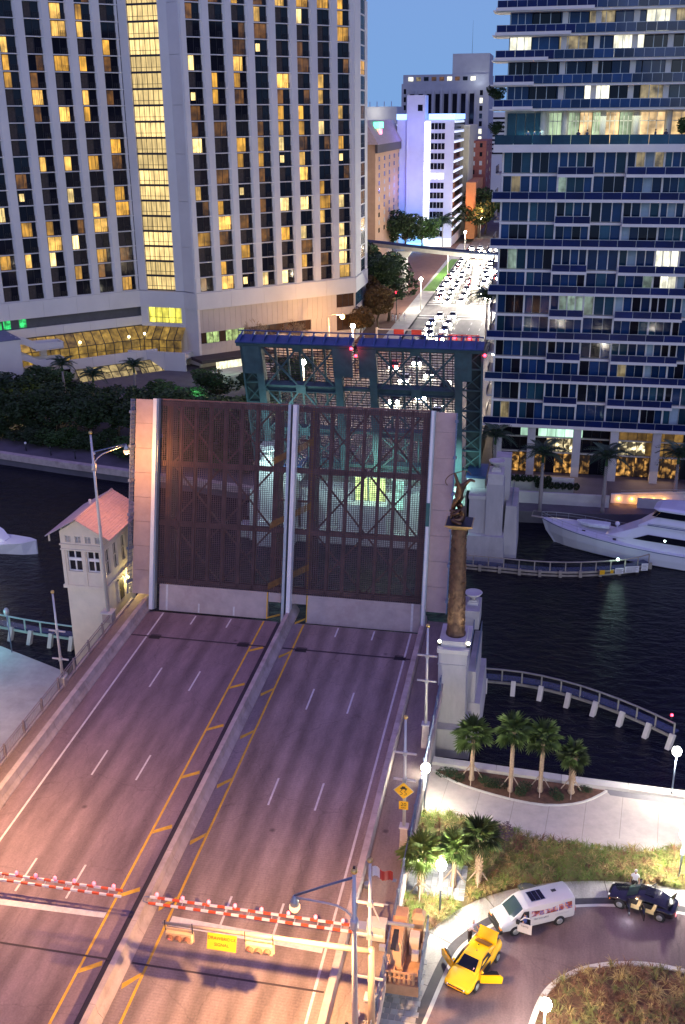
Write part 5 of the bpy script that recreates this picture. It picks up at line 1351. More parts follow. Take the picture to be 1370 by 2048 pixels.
MB().box(-22.0,-21.7,221.9,222.3,2.8,7).build('post', m_concl, gt2)
# cars of the far avenue
def far_car_me(col):
    body = M('car_paint_'+col[0], col[1], .3, .2, var=.05)
    mb = MB()
    secs = []
    for x,w,zb,zt in ((-2.2,.75,.45,.8),(-2.1,.85,.3,1.0),(-1.2,.9,.25,1.02),(0,.92,.25,1.0),(1.2,.9,.25,.92),(2.0,.85,.3,.8),(2.2,.7,.4,.65)):
        secs.append([(x,-w,zb),(x,-w,zb+(zt-zb)*.6),(x,-w*.88,zt),(x,w*.88,zt),(x,w,zb+(zt-zb)*.6),(x,w,zb)])
    mb.loft(secs)
    g = MB(); g.hexa([(-1.8,-.78,.98),(1.0,-.78,.95),(1.0,.78,.95),(-1.8,.78,.98),(-1.2,-.62,1.42),(.3,-.62,1.42),(.3,.62,1.42),(-1.2,.62,1.42)])
    r = MB(); r.box(-1.15,.25,-.6,.6,1.42,1.45)
    return mb.mesh('body',[body]), g.mesh('cabin_glass',[m_dglass]), r.mesh('roof',[body])
car_cols = [('white',(.7,.7,.7)),('silver',(.4,.42,.45)),('black',(.02,.02,.025)),('blue',(.03,.06,.2)),('red',(.4,.03,.03)),('grey',(.15,.15,.16))]
wh_me = MB().lathe([(.3,-.11),(.33,-.06),(.33,.06),(.3,.11)],(0,0,0),12).mesh('wheel',[m_black])
m_hl = glow('headlight_white',(1,.93,.72),140); m_tl = glow('taillight_red',(1,.03,.02),10)
hl_me = MB().ball((0,0,0),.33,8,6).mesh('headlight',[m_hl]); tl_me = MB().box(-.04,.04,-.16,.16,-.08,.08).mesh('taillight',[m_tl])
protos = []
def build_far_car(c, facing_cam):
    r = empty('far_car',(0,0,0)); b,g,t = far_car_me(c)
    for nm,me in (('body',b),('cabin_glass',g),('roof',t)): sub(nm,me,r)
    for x in (-1.35,1.35):
        for y in (-.85,.85):
            w = sub('wheel',wh_me,r); w.location = (x,y,.33); w.rotation_euler = (PI/2,0,0)
    for y in (-.6,.6):
        h = sub('headlight',hl_me,r); h.location = (2.22,y,.65)
        h = sub('taillight',tl_me,r); h.location = (-2.2,y,.8)
    tag(r,None,'car','cars queueing on the far avenue'); return r
lanes = [(-31.2,1,'leftmost'),(-27.8,1,'second from left'),(-24.3,1,'middle'),(-20.8,1,'fourth'),(-17.0,1,'rightmost')]
used = {}
ncar = 0
proto = {}
for li,(x,fc,ln) in enumerate(lanes):
    y = 226+rnd.uniform(0,5)+(0 if li in (1,2) else 60)
    while y < 400:
        if (262 < y < 275) or (li in (0,3,4) and y < 282): y += 6; continue
        c = rnd.choice(car_cols)
        seg = 'before the crossing' if y < 262 else ('just past the crossing' if y < 300 else ('beyond the monorail' if y < 350 else 'far up the avenue'))
        cnt_ = used[(ln,seg)] = used.get((ln,seg),0)+1
        lab = '%s car in the %s lane %s, %s there' % (c[0], ln, seg, ['first','second','third','fourth','fifth','sixth','seventh','eighth','ninth','tenth'][min(cnt_-1,9)])
        if c[0] not in proto:
            r = proto[c[0]] = build_far_car(c, True); kids(r); place(r,(x+rnd.uniform(-.7,.7),y,2.72+(y-218)*.0013),-PI/2,label=lab)
        else: copy_tree(proto[c[0]],(x+rnd.uniform(-.7,.7),y,2.72+(y-218)*.0013),-PI/2,label=lab)
        ncar += 1
        y += rnd.uniform(5.6,10.5) if y > 280 else rnd.uniform(6,11)
# moving traffic closer to the bridge seen through the far leaf
for i,(x,y,c) in enumerate(((-25,168,'black'),(-21,172,'blue'),(-17,160,'silver'),(-26,186,'white'),(-22,192,'grey'),(-18,181,'black'),(-30,200,'red'),(-26,205,'silver'))):
    copy_tree(proto[c],(x,y,frz(y)+.02),-PI/2 if x < -20 else PI/2,label=['black car nearest behind the left half of the far leaf','blue car waiting behind the middle of the far leaf','silver car driving away behind the far leaf','white car second in the queue behind the far leaf','grey car second in the middle queue behind the far leaf','black car with red tail lights behind the far leaf','red car in the left lane above the far leaf','silver car third in the queue near the far barrier'][i])
# bright lamps along the avenue
def av_lamp(x,y,h,p,c,lab,e=30,r=.45,group=None,m=None):
    a = empty('avenue_lamp',(x,y,2.6),lab,'street lamp',group)
    MB().tube([(x,y,2.6),(x,y,2.6+h)],[.14,.09],6).build('pole', m_pole, a)
    MB().ball((x,y,2.6+h+r*.6),r,10,6).build('globe', m or glow('lamp_'+str(int(x))+'_'+str(int(y)),c,e), a)
    if p: light('lamp_light','POINT',(x,y,2.6+h+r*.6-.1 -r),p,c,.4,a)
    return a
gw = glow('avenue_lamp_white',(1,.95,.8),60)
for i,(x,y,p) in enumerate(((-33.6,268,9000),(-14,270,70000),(-13.5,300,60000),(-33,330,9000),(-14,345,55000),(-32.5,385,4500),(-15,400,45000),(-31,440,6000))):
    av_lamp(x,y,8,p,(1,.93,.78),['white street lamp at the left of the far crossing','white street lamp at the right of the far crossing','white street lamp beside the monorail pillar','white street lamp beside the lit verge','white street lamp right of the traffic jam','white street lamp before the blue building','white street lamp opposite the blue building','white street lamp farthest up the avenue'][i],m=gw)
gs = glow('avenue_lamp_sodium',(1,.5,.12),26)
for i,(x,y) in enumerate(((-52.5,282),(-55,272),(-46,305))):
    av_lamp(x,y,9,3500,(1,.5,.15),['left of two orange lamps glowing among the dark trees','right orange lamp glowing above the dark trees','orange lamp below the monorail guideway'][i],m=gs)
tsig = empty('traffic_signal',(-38,262,2.6),'small red traffic signal in front of the dark avenue tree','traffic signal')
MB().tube([(-38,255,2.6),(-38,255,9.5)],.1,6).build('pole', m_dark, tsig); MB().box(-38.3,-37.7,254.6,255,8.2,10).build('housing', m_dark, tsig); MB().ball((-38,254.5,9.5),.3,8,6).build('red_lens', m_redl, tsig)
# people at the far corner
ppl_me = None

for i,(x,y,z_) in enumerate(((-36.6,150,6),(-8.6,165,5.2),(-36.6,190,4.0),(-8.6,205,3.6))):  # lamps added to brighten the far approach road
    av_lamp(x,y,9+z_-2.6,6000,(1,.80,.55),['added street lamp behind the left side of the far leaf','added street lamp behind the right side of the far leaf','added street lamp at the left of the descending far approach','added street lamp at the right of the descending far approach'][i],m=gw)
# ================================================================ POLES, RAILINGS, LAMPS ON THE NEAR SIDE
m_globe_s = glow('sodium_lamp_globe',(1,.56,.2),1.9)
def lamp_post(x, y, zb, zt, armx, lab, power, flood=False, ya=0.):
    r = empty('street_lamp',(x,y,zb),lab,'street lamp','sodium lamps on the bridge')
    MB().box(x-.45,x+.45,y-.45,y+.45,zb-.9,zb).build('pedestal', m_barr, r)
    MB().box(x-.55,x+.55,y-.55,y+.55,zb,zb+.12).build('base_plate', m_concl, r)
    MB().tube([(x,y,zb+.1),(x,y,zb+(zt-zb)*.62),(x,y,zt)],[.17,.13,.09],12).build('pole', m_pole, r)
    MB().lathe([(.19,-.3),(.21,-.15),(.21,.15),(.19,.3)],(x,y,zt-2.9),12).build('collar', m_pole, r)
    MB().ball((x,y,zt+.2),.17,12,8).build('finial', m_gold, r); MB().box(x-.06,x+.06,y-.06,y+.06,zt+.3,zt+.45).build('finial_tip', m_dark, r)
    d = 1 if armx > x else -1; L = abs(armx-x); za = zt-1.75
    MB().tube([(x,y,zt-2.9)]+[(x+d*L*.45*(1-math.cos(t)),y+ya*.45*(1-math.cos(t)),zt-2.9+1.0*math.sin(t)) for t in (.4,.8,1.2,1.57)]+[(x+d*L*.98,y+ya*.98,zt-1.8)],.05,8).build('curved_arm', m_pole, r)
    MB().tube([(x,y,zt-1.55 if d>0 else zt-.15),(armx,y+ya,zt-1.7)],.06,8).build('straight_arm', m_railb, r)
    MB().lathe([(.22,0),(.20,.25),(.1,.4),(.07,.55)],(armx,y+ya,zt-2.25),14).build('lamp_hood', m_galv, r)
    MB().lathe([(.04,-.42),(.18,-.36),(.27,-.2),(.27,-.06),(.2,0)],(armx,y+ya,zt-2.25),14).build('globe', m_globe_s, r)
    if flood: light('lamp_light','POINT',(armx,y+ya,zt-2.9),power,(1,.46,.13),.16,r)
    else: light('lamp_light','SPOT',(armx,y+ya,zt-2.72),power,(1,.54,.23),.16,r,162)
    return r
lamp_post(-7.35,37.8,5.0,17.2,-10.25,'near sodium street lamp with a curved arm over the right carriageway, lower middle',22000)
lamp_post(-38.35,79.2,7.6,24.6,-36.6,'tall sodium street lamp with a gilt ball beside the tender house',1900,True,3.2)
lamp_post(-38.35,49.5,5.6,17.8,-35.3,'unseen sodium street lamp on the left sidewalk side of the bridge approach',13500)  # stands out of view, placed to warm the middle of the road
lamp_post(-7.35,8.0,3.4,15.6,-10.25,'sodium street lamp nearest the start of the right sidewalk',45000)
lamp_post(-38.35,8.0,3.4,15.6,-35.3,'sodium street lamp nearest the start of the left sidewalk',45000)
def flagpole(x, y, zb, zt, zarms, lab, al=.72):
    r = empty('flagpole',(x,y,zb),lab,'flagpole','flagpoles along the bridge railings')
    zr_ = rz(y)+.1
    MB().hexa([(x-.3,y-.3,zr_-.6),(x+.3,y-.3,zr_-.6),(x+.3,y+.3,zr_-.6),(x-.3,y+.3,zr_-.6),(x-.22,y-.22,zb),(x+.22,y-.22,zb),(x+.22,y+.22,zb),(x-.22,y+.22,zb)]).build('pedestal', m_barr, r)
    MB().box(x-.3,x+.3,y-.3,y+.3,zb,zb+.1).build('base_plate', m_concl, r)
    MB().tube([(x,y,zb+.1),(x,y,zt)],[.12,.075],10).build('pole', m_pole, r)
    MB().ball((x,y,zt+.14),.15,12,8).build('finial', m_gold, r)
    for za in zarms:
        mb = MB(); mb.beam((x-al,y,za+.03),(x+al,y,za),.09,.12); mb.build('crossarm', m_pole, r)
        MB().box(x-.13,x+.13,y-.13,y+.13,za-.14,za+.14).build('clamp', m_galv, r)
    return r
flagpole(-7.3,65.9,7.6,15.7,(13.4,11.3),'flagpole with two cross arms standing highest up by the right railing')
flagpole(-7.3,54.6,7.0,15.1,(12.6,10.6),'flagpole with two cross arms above the yellow diamond sign')
flagpole(-7.3,41.8,5.6,14.6,(12.0,9.9,7.0),'tall flagpole carrying a small blurred flag beside the machinery platform')
flagpole(-38.1,69.0,6.6,14.3,(10.9,8.3),'flagpole with two cross arms by the left railing above the pale plaza')
fg = MB(); n = 8
for i in range(n):
    u0 = i/n*1.05; u1 = (i+1)/n*1.05; w0 = .12*math.sin(i*1.1); w1 = .12*math.sin((i+1)*1.1)
    fg.mi = 0 if i > 2 else 1
    fg.add([(-7.18+u0,41.8+w0,14.4-u0*.25),(-7.18+u1,41.8+w1,14.4-u1*.25),(-7.18+u1,41.8+w1,13.8+u1*.12-u1*.3),(-7.18+u0,41.8+w0,13.75+u0*.12-u0*.3)],[(0,1,2,3)])
fg.build('flag', [m_red, m_white], label='small red and white flag blowing from the tall flagpole', cat='flag')
# slatted railings, bay by bay
def railing_run(x, y0, y1, lab, bay=2.6, h=1.05, mat=m_railb, skip=(), dz=.32, slats=9, postmat=None):
    r = empty('railing',(x,y0,rz(y0)+dz),lab,'railing')
    y = y0
    while y < y1-.1:
        ye = min(y+bay,y1); za, zb = rz(y)+dz, rz(ye)+dz
        mb = MB()
        for q in (.12,h-.22,h): mb.beam((x,y+.07,za+q),(x,ye-.07,zb+q),.055,.05)
        for i in range(1,slats+1):
            t = i/(slats+1); yy = y+(ye-y)*t; zz = za+(zb-za)*t
            mb.beam((x,yy,zz+.12),(x,yy,zz+h-.22),.035,.035)
        mb.build('railing_panel', mat, r)
        MB().box(x-.07,x+.07,y-.07,y+.07,za-.05,za+h+.08).build('post', postmat or mat, r)
        y = ye
    return r
railing_run(-6.98,-10,73.8,'long blue grey slatted railing along the right sidewalk of the bridge')
railing_run(-38.02,-10,80,'railing with rusty posts along the left sidewalk above the pale plaza', bay=3.0, mat=M('brownish_railing',(.30,.24,.22),.6,.2,var=.2), slats=12)
# ---- signs
m_sign = M('sign_yellow',(.62,.34,.012),.4,var=.06,scale=3,emit=(1,.6,.03),es=.06); m_ink = M('sign_black',(.01,.01,.01),.5,var=0)  # slight emission lifts the yellow, though the plates are no lamps
sg1 = empty('warning_sign',(-7.3,54.4,8.6),'yellow diamond slippery road sign on the flagpole','road sign')
SX = Matrix.Translation((-7.32,54.36,9.95)) @ Matrix.Rotation(math.radians(90),4,'X')   # x right, y up, z towards the camera
def poly_on(Mx, pts, name, mat, par, w0, w1):
    MB(Mx).extrude([(x,y,w0) for x,y in pts],(0,0,w1-w0)).build(name,mat,par)
R_ = .62
poly_on(SX,[(0,-R_-.05),(R_+.05,0),(0,R_+.05),(-R_-.05,0)],'plate_back',m_galv,sg1,-.02,0)
poly_on(SX,[(0,-R_),(R_,0),(0,R_),(-R_,0)],'plate',m_sign,sg1,.002,.016)
poly_on(SX,[(-.2,.12),(.2,.12),(.24,.2),(.13,.24),(.08,.34),(-.1,.34),(-.15,.24),(-.24,.2)],'car_symbol',m_ink,sg1,.018,.026)
for x in (-.15,.1): poly_on(SX,[(x,.05),(x+.07,.05),(x+.07,.13),(x,.13)],'car_symbol',m_ink,sg1,.018,.026)
for x0 in (-.15,.12):
    MB(SX).tube([(x0+.03,.03,.022),(x0-.08,-.05,.022),(x0-.02,-.13,.022),(x0+.08,-.2,.022),(x0+.04,-.28,.022),(x0-.1,-.31,.022)],.018,5).build('skid_symbol',m_ink,sg1)
sg2 = empty('speed_sign',(-7.3,54.4,7.5),'yellow speed plate reading 20 below the diamond sign','road sign')
S2 = Matrix.Translation((-7.32,54.36,8.85)) @ Matrix.Rotation(math.radians(90),4,'X')
poly_on(S2,[(-.3,-.33),(.3,-.33),(.3,.3),(-.3,.3)],'plate',m_sign,sg2,0,.02)
put_text('20',.38,m_ink,sg2,S2 @ Matrix.Translation((0,.06,.028))); put_text('MPH',.16,m_ink,sg2,S2 @ Matrix.Translation((0,-.2,.028)))
# ---- mast arm with signals over the right carriageway
ma = empty('signal_mast',(-7.0,40.6,4.3),'horizontal mast arm with post reaching over the right carriageway','signal mast')
m_tan = M('tan_metal',(.62,.46,.28),.5,.2,var=.1)
MB().tube([(-7.0,40.6,rz(40.6)),(-7.0,40.6,10.2)],[.2,.17],12).build('post', m_tan, ma)
MB().tube([(-7.0,40.6,10.0),(-12,40.58,10.0),(-18.3,40.5,10.02)],[.17,.13,.08],12).build('arm', m_tan, ma)
m_sigred = glow('signal_red',(1,.04,.03),4)
def signal3(x, y, z, lab, lit):
    s = empty('traffic_signal',(x,y,z),lab,'traffic signal','horizontal signals on the mast arm')
    MB().box(x-.72,x+.72,y-.16,y+.06,z-.28,z+.28).build('housing', m_tan, s)
    MB().box(x-.78,x+.78,y+.06,y+.09,z-.34,z+.34).build('backplate', m_tan, s)
    MB().box(x-.8,x+.75,y-.02,y+.03,z+.44,z+.5).build('bracket', m_tan, s)
    for xx in (-.78,.74): MB().beam((x+xx,y,z+.3),(x+xx,y,z+.95),.04).build('hanger', m_dark, s)
    for i,dx in enumerate((-.48,0,.48)):
        v = MB(); pts = []
        for k in range(9):
            a = PI*(k/8); pts.append((x+dx+.2*math.cos(a), y-.17, z+.2*math.sin(a)))
        for k in range(8):
            p,q = Vector(pts[k]),Vector(pts[k+1]); v.add([p,q,q+Vector((0,-.28,-.03)),p+Vector((0,-.28,-.03))],[(0,1,2,3)])
        v.build('visor', M('signal_brown',(.16,.07,.04),.5) if 'signal_brown' not in bpy.data.materials else bpy.data.materials['signal_brown'], s)
        MB().lathe([(.17,0),(.15,.05),(.0,.08)],(0,0,0),12)
        l_ = MB(Matrix.Translation((x+dx,y-.16,z)) @ Matrix.Rotation(PI/2,4,'X')); l_.lathe([(.18,0),(.14,.05),(.03,.08)],(0,0,0),12)
        l_.build('red_lens' if i == 0 else 'unlit_lens', (m_sigred if lit else M('dim_red_lens',(.4,.03,.02),.3,emit=(1,.05,.03),es=1.2) if 'dim_red_lens' not in bpy.data.materials else m_sigred) if i == 0 else bpy.data.materials['signal_brown'], s)
    return s
signal3(-17.3,40.3,9.45,'left horizontal three lamp signal on the mast arm, red lit',True)
signal3(-12.9,40.3,9.45,'right horizontal three lamp signal on the mast arm, dimmer red',False)
ds = empty('drawbridge_sign',(-15.1,40.3,9.4),'yellow sign reading drawbridge signal hanging from the mast arm','road sign')
DSM = Matrix.Translation((-14.95,40.28,9.5)) @ Matrix.Rotation(math.radians(90-20),4,'X')
poly_on(DSM,[(-.8,-.45),(.8,-.45),(.8,.42),(-.8,.42)],'plate',m_sign,ds,0,.03)
put_text('DRAWBRIDGE',.24,M('sign_red_ink',(.12,.02,.01),.5,var=0),ds,DSM @ Matrix.Translation((0,.17,.036))); put_text('SIGNAL',.24,bpy.data.materials['sign_red_ink'],ds,DSM @ Matrix.Translation((0,-.16,.036)))
# ---- barrier gates
def gate(xa, xb, y, z, base, lab, nl):
    g = empty('barrier_gate',(base,y,z-1.2),lab,'barrier gate','striped drawbridge barrier gates')
    L = xb-xa; n = max(1,int(L/.46))
    for row,(dy,dz2) in enumerate(((.0,.0),(-.32,-.18))):
        for i in range(n):
            x0 = xa+L*i/n; x1 = xa+L*(i+1)/n
            MB().box(x0,x1-.004,y+dy-.055,y+dy+.055,z+dz2-.055,z+dz2+.075).build('red_stripe' if (i+row)%2 else 'white_stripe', m_redor if (i+row)%2 else m_white, g)
    for i in range(int(L/1.4)):
        x = xa+.7+i*1.4; MB().beam((x,y,z),(x,y-.32,z-.18),.05).build('strut', m_galv, g)
    for i in range(nl):
        x = xa+.45+L*i/(nl-.2) if nl else 0
        if x > xb-.2: continue
        MB().box(x-.07,x+.07,y-.05,y+.05,z+.075,z+.14).build('lamp_base', m_galv, g); MB().ball((x,y,z+.25),.12,8,6,1.25).build('red_lamp', m_redl2, g)
        light('gate_lamp','POINT',(x,y-.05,z+.45),2.5,(1,.05,.05),.08,g)
    MB().tube([(xa,y,z),(xa-.35,y-.06,z+.05),(xa-.35,y-.3,z-.1),(xa,y-.32,z-.18)],.03,6).build('tip_hoop', m_railb, g)
    return g
m_redor = M('orange_red_stripe',(.65,.10,.03),.45,var=.1); m_redl2 = glow('gate_red_lamp',(1,.04,.09),2.6)
gate(-21.75,-8.9,46.7,5.75,-8.2,'red and white striped gate arms across the right carriageway, lowered',8)
gl = gate(-35.0,-23.6,46.9,5.75,-37,'red and white striped gate arms across the left carriageway, lowered',9)
# ---- machinery platform beside the right sidewalk
pf = empty('gate_machinery',(-6.3,46.8,3.9),'tan gate machine and cabinets on a cantilevered platform beside the sidewalk','machinery')
m_mach = M('ochre_machine_paint',(.50,.30,.16),.55,.1,var=.15,scale=2,dirt=.4,dirtcol=(.25,.13,.08)); m_mach2 = M('pale_machine_box',(.62,.55,.45),.5,.1,var=.1)
def pb(n,x0,x1,y0,y1,z0,z1,m=None): return MB().box(x0,x1,y0,y1,z0,z1).build(n,m or m_mach,pf)
pb('platform',-7.4,-5.0,44.6,49.2,3.75,3.95); pb('platform_edge',-7.4,-5.0,44.5,44.62,3.3,4.0); pb('machine_base',-7.2,-6.0,45.2,48.6,3.95,4.5)
MB().hexa([(-7.1,45.3,4.5),(-6.1,45.3,4.5),(-6.1,48.0,4.5),(-7.1,48.0,4.5),(-7.0,46.0,5.6),(-6.2,46.0,5.6),(-6.2,47.8,5.9),(-7.0,47.8,5.9)]).build('gate_housing', m_mach, pf)
pb('cabinet',-6.8,-6.1,47.6,48.4,5.0,6.1); pb('cabinet',-5.8,-5.2,48.0,48.7,3.95,5.6); pb('cabinet',-5.85,-5.3,46.9,47.5,3.95,5.3,m_mach2)
MB().hexa([(-5.9,48.0,5.6),(-5.1,48.0,5.6),(-5.1,48.8,5.6),(-5.9,48.8,5.6),(-5.7,48.2,5.95),(-5.3,48.2,5.95),(-5.3,48.6,5.95),(-5.7,48.6,5.95)]).build('cabinet_hood', m_mach, pf)
pb('counterweight',-8.3,-7.2,46.3,47.2,5.2,6.2,m_mach2); pb('arm_clamp',-9.0,-8.3,46.3,46.95,5.4,5.95,m_galv); pb('switch_box',-5.6,-5.2,46.0,46.3,4.4,5.0,m_mach2)
pb('drive_beam',-8.4,-5.6,46.95,47.1,5.95,6.1,m_galv); pb('motor',-6.9,-6.4,44.9,45.3,4.2,4.6); pb('chain_guard',-6.75,-6.45,45.4,47.0,5.62,5.75,m_dark)
for i in range(7): pb('slat',-7.0+i*.27,-6.85+i*.27,44.64,44.72,3.98,4.75)
pb('slat_rail',-7.2,-5.1,44.6,44.7,4.75,4.85); pb('slat_rail',-7.2,-5.1,44.6,44.7,4.35,4.42)
for a,b in (((-7.3,46.5,5.9),(-8.2,47.5,6.8)),((-8.2,47.5,6.8),(-7.4,48.6,5.9)),((-8.3,46.9,6.0),(-8.2,47.5,6.8))): MB().beam(a,b,.07).build('frame_bar', m_mach2, pf)
pb('floodlight_box',-7.35,-7.0,45.0,45.25,5.8,6.1,m_galv)
for y in (44.7,46.2,47.7,49.1): MB().box(-5.05,-4.98,y-.04,y+.04,3.3,5.1).build('guard_post', m_railb, pf)
MB().hexa([(-5.04,44.6,3.4),(-4.98,44.6,3.4),(-4.98,49.2,3.4),(-5.04,49.2,3.4),(-5.04,44.6,4.9),(-4.98,44.6,4.9),(-4.98,49.2,4.9),(-5.04,49.2,4.9)]).build('guard_panel', m_railb, pf)
for y in (45,48.5): MB().beam((-7.1,y,2.6),(-5.2,y,3.7),.15).build('bracket', m_railb, pf)
pb('cctv_bracket',-7.45,-7.2,50.6,50.8,5.9,6.0,m_railb)
# utility item: dark litter bin on the barrier top
tag(MB().lathe([(.2,0),(.22,.3),(.18,.34)],(-9.1,51.0,rz(51)+.13),10).build('camera_housing', m_railb), 'small dark blue camera housing by the kerb behind the near street lamp', 'camera')
# ================================================================ PARK LAMPS
m_pglobe = glow('park_lamp_globe',(1,.97,.85),45)
def park_lamp(x,y,h,p,lab,sign=False):
    r = empty('park_lamp',(x,y,2.2),lab,'park lamp','white park lamps on the river plaza')
    MB().lathe([(.14,0),(.12,.25),(.06,.3)],(x,y,2.2),10).build('base', m_dark, r)
    MB().tube([(x,y,2.4),(x,y,2.2+h-.35)],.055,8).build('pole', m_railb, r)
    MB().lathe([(.12,0),(.16,.08),(.1,.1)],(x,y,2.2+h-.4),10).build('collar', m_dark, r)
    MB().lathe([(.16,-.32),(.29,-.18),(.34,.05),(.28,.26),(.12,.38),(.03,.4)],(x,y,2.2+h),14).build('globe', m_pglobe, r)
    if sign: MB().box(x-.14,x+.14,y-.08,y-.06,4.3,4.75).build('sign_plate', m_white, r)
    light('lamp_light','POINT',(x,y,2.2+h-.45),p,(1,.93,.78),.22,r)
park_lamp(-7.0+.15,62.5,3.9,5000,'white park lamp against the bridge side at the promenade start')
park_lamp(11.1,68.0,3.9,3000,'white park lamp at the river edge on the far right')
park_lamp(10.7,58.6,3.7,4400,'white park lamp in the grasses at the right edge',True)
park_lamp(-4.6,52.3,4.0,3600,'white park lamp among the palms near the bridge',True)
park_lamp(2.0,43.0,3.5,3000,'white park lamp on the island kerb at the bottom')
park_lamp(22.0,52,3.9,2000,'white park lamp beyond the right of the driveway')
plaza_fill = empty('park_lamp',(-51,64,2.2),'added unseen lamp brightening the pale left plaza and the house front','park lamp')  # added out of view to brighten the plaza and tender house
MB().tube([(-51,64,2.2),(-51,64,9.6)],[.1,.07],8).build('pole', m_railb, plaza_fill); MB().ball((-51,64,9.9),.34,12,8).build('globe', m_pglobe, plaza_fill)
light('lamp_light','POINT',(-51,64,9.4),3600,(1,.80,.62),.3,plaza_fill)
# left bank lamp with a green blue light
pl2 = empty('park_lamp',(-52.2,82.0,2.2),'small lantern on the left bank lit by a cyan glow','park lamp')
MB().tube([(-48.9,79.5,2.2),(-48.9,79.5,6.2)],.06,8).build('pole', m_railb, pl2)
MB().lathe([(.12,0),(.24,.1),(.26,.5),(.14,.7),(.03,.75)],(-48.9,79.5,6.2),12).build('lantern', m_galv, pl2)
cl = empty('floodlight',(-52.6,79.0,2.2),'cyan floodlight just off the left end of the timber fender','floodlight')
MB().tube([(-53.0,78.0,2.2),(-53.0,78.0,5)],.05,6).build('pole', m_railb, cl); MB().ball((-53.0,78.0,5.2),.25,10,8).build('lens', glow('cyan_lens',(.3,1,.95),30), cl)
light('cyan_light','POINT',(-52.6,78.4,5.6),650,(.25,.95,1),.3,cl)
# ================================================================ TIMBER FENDERS
m_timb = M('fender_timber',(.34,.30,.24),.85,var=.25,scale=1.5,dirt=.4,dirtcol=(.1,.1,.08)); m_deckdark = M('wet_plastic_deck',(.02,.03,.09),.25,var=.3,scale=3,bump=.9,bscale=14,spec=.9)
def fender(path, zd, h, lab, battered=True, depth=.9, side=-1, rails=1, m=m_timb, pile_step=2.3, face=None):
    r = empty('fender_walkway',(path[0][0],path[0][1],0),lab,'fender')
    pts = [Vector((p[0],p[1],0)) for p in path]
    lens = [0]
    for a,b in zip(pts,pts[1:]): lens.append(lens[-1]+(b-a).length)
    def at(s):
        for i in range(len(pts)-1):
            if s <= lens[i+1] or i == len(pts)-2:
                t = (s-lens[i])/(lens[i+1]-lens[i]); d = (pts[i+1]-pts[i]).normalized(); return pts[i].lerp(pts[i+1],t), Vector((-d.y,d.x,0))
    L = lens[-1]; n = int(L/1.15)
    for i in range(n):
        a,na = at(L*i/n); b,nb = at(L*(i+1)/n-.02)
        MB().hexa([(*(a).xy,zd-.12),(*(b).xy,zd-.12),(*(b+nb*depth).xy,zd-.12),(*(a+na*depth).xy,zd-.12),(*(a).xy,zd),(*(b).xy,zd),(*(b+nb*depth).xy,zd),(*(a+na*depth).xy,zd)]).build('deck_board', m_deckdark, r)
        for zf in ([zd-.3] if face is None else face):
            MB().beam((*(a-na*.06).xy,zf),(*(b-nb*.06).xy,zf),.14,.22).build('wale', m, r)
    n = int(L/1.75); 
    for i in range(n+1):
        a,na = at(min(L*i/n,L-.01)); q = a+na*(.05)
        MB().beam((*q.xy,zd-.2),(*q.xy,zd+h),.13).build('rail_post', m, r)
        if i < n:
            b,nb = at(L*(i+1)/n-.01); p2 = b+nb*.05
            MB().beam((*q.xy,zd+h),(*p2.xy,zd+h),.15,.1).build('rail', m, r)
    n = int(L/pile_step)
    for i in range(n+1):
        a,na = at(min(L*i/n+.3,L-.01)); q = a-na*.25; 
        if battered: MB().beam((*(q+na*.2).xy,zd+.0),(*(q-na*.75).xy,-1.0),.42,.42).build('pile', m_concl, r)
        else: MB().beam((*q.xy,zd),(*q.xy,-1.5),.35).build('pile', m, r)
    return r
fender(spline([(-4.2,84.6),(-1,84.6),(2,84.0),(5,82.9),(8,81.3),(10.5,79.6),(12.3,78.2)],3),1.2,1.0,'timber fender walkway with a railing curving right from the near pylon', m=M('grey_timber',(.24,.23,.20),.85,var=.2))
ff_ = fender(spline([(-9,111.9),(-4,111.6),(0,111.4),(4,111.8),(8,112.9),(11,114.2),(13.1,115.9)],3),.75,1.0,'dark timber fender walkway with sign boards in front of the yacht',battered=False,face=(.1,.5,-.2))
fender([(-62,88),(-56,86.6),(-50,85.6),(-43.4,85.0)],1.3,1.1,'green lit timber fender walkway to the left of the tender house', m=M('green_lit_timber',(.35,.5,.42),.8,var=.15))  # the lamp's green light is put into this timber colour
for (x,y,w,h,m_,n) in ((7.6,112.15,.6,.55,m_sign,'yellow_board'),(8.7,112.55,.35,.4,m_sign,'yellow_board'),(9.55,112.95,1.0,.7,m_white,'notice_board'),(11.0,113.65,1.7,.75,m_white,'notice_board'),(12.5,114.6,.8,.9,m_white,'notice_board')):
    s_ = MB(Matrix.Translation((x,y-.25,.75)) @ Matrix.Rotation(.3,4,'Z')).box(-w/2,w/2,-.03,0,-h/2,h/2).build(n,m_,ff_)
    if m_ is m_white:
        mb = MB(Matrix.Translation((x,y-.25,.75)) @ Matrix.Rotation(.3,4,'Z'))
        for k in range(4): mb.box(-w*.4,w*.4*(1 if k%2 else .7),-.036,-.031,-h*.35+k*h*.2,-h*.35+k*h*.2+.04)
        mb.build('print_lines', m_dark, s_)
bl = empty('fender_lamp',(9.3,113.2,1.7),'small green white lamp on the railing of the far fender','lamp'); MB().ball((9.3,113.1,2.0),.16,8,6).build('lens', glow('mint_lens',(.6,1,.85),22), bl); MB().box(9.25,9.35,113.05,113.15,1.7,1.9).build('bracket', m_dark, bl)
light('fender_light','POINT',(9.3,112.7,2.2),60,(.6,1,.85),.1,bl)
rl2 = empty('fender_lamp',(12.1,78.9,2.2),'small red lamp at the right end of the near fender','lamp'); MB().ball((12.1,78.9,2.6),.13,8,6).build('lens', m_redl, rl2); MB().box(12.05,12.15,78.85,78.95,2.2,2.5).build('bracket', m_dark, rl2)
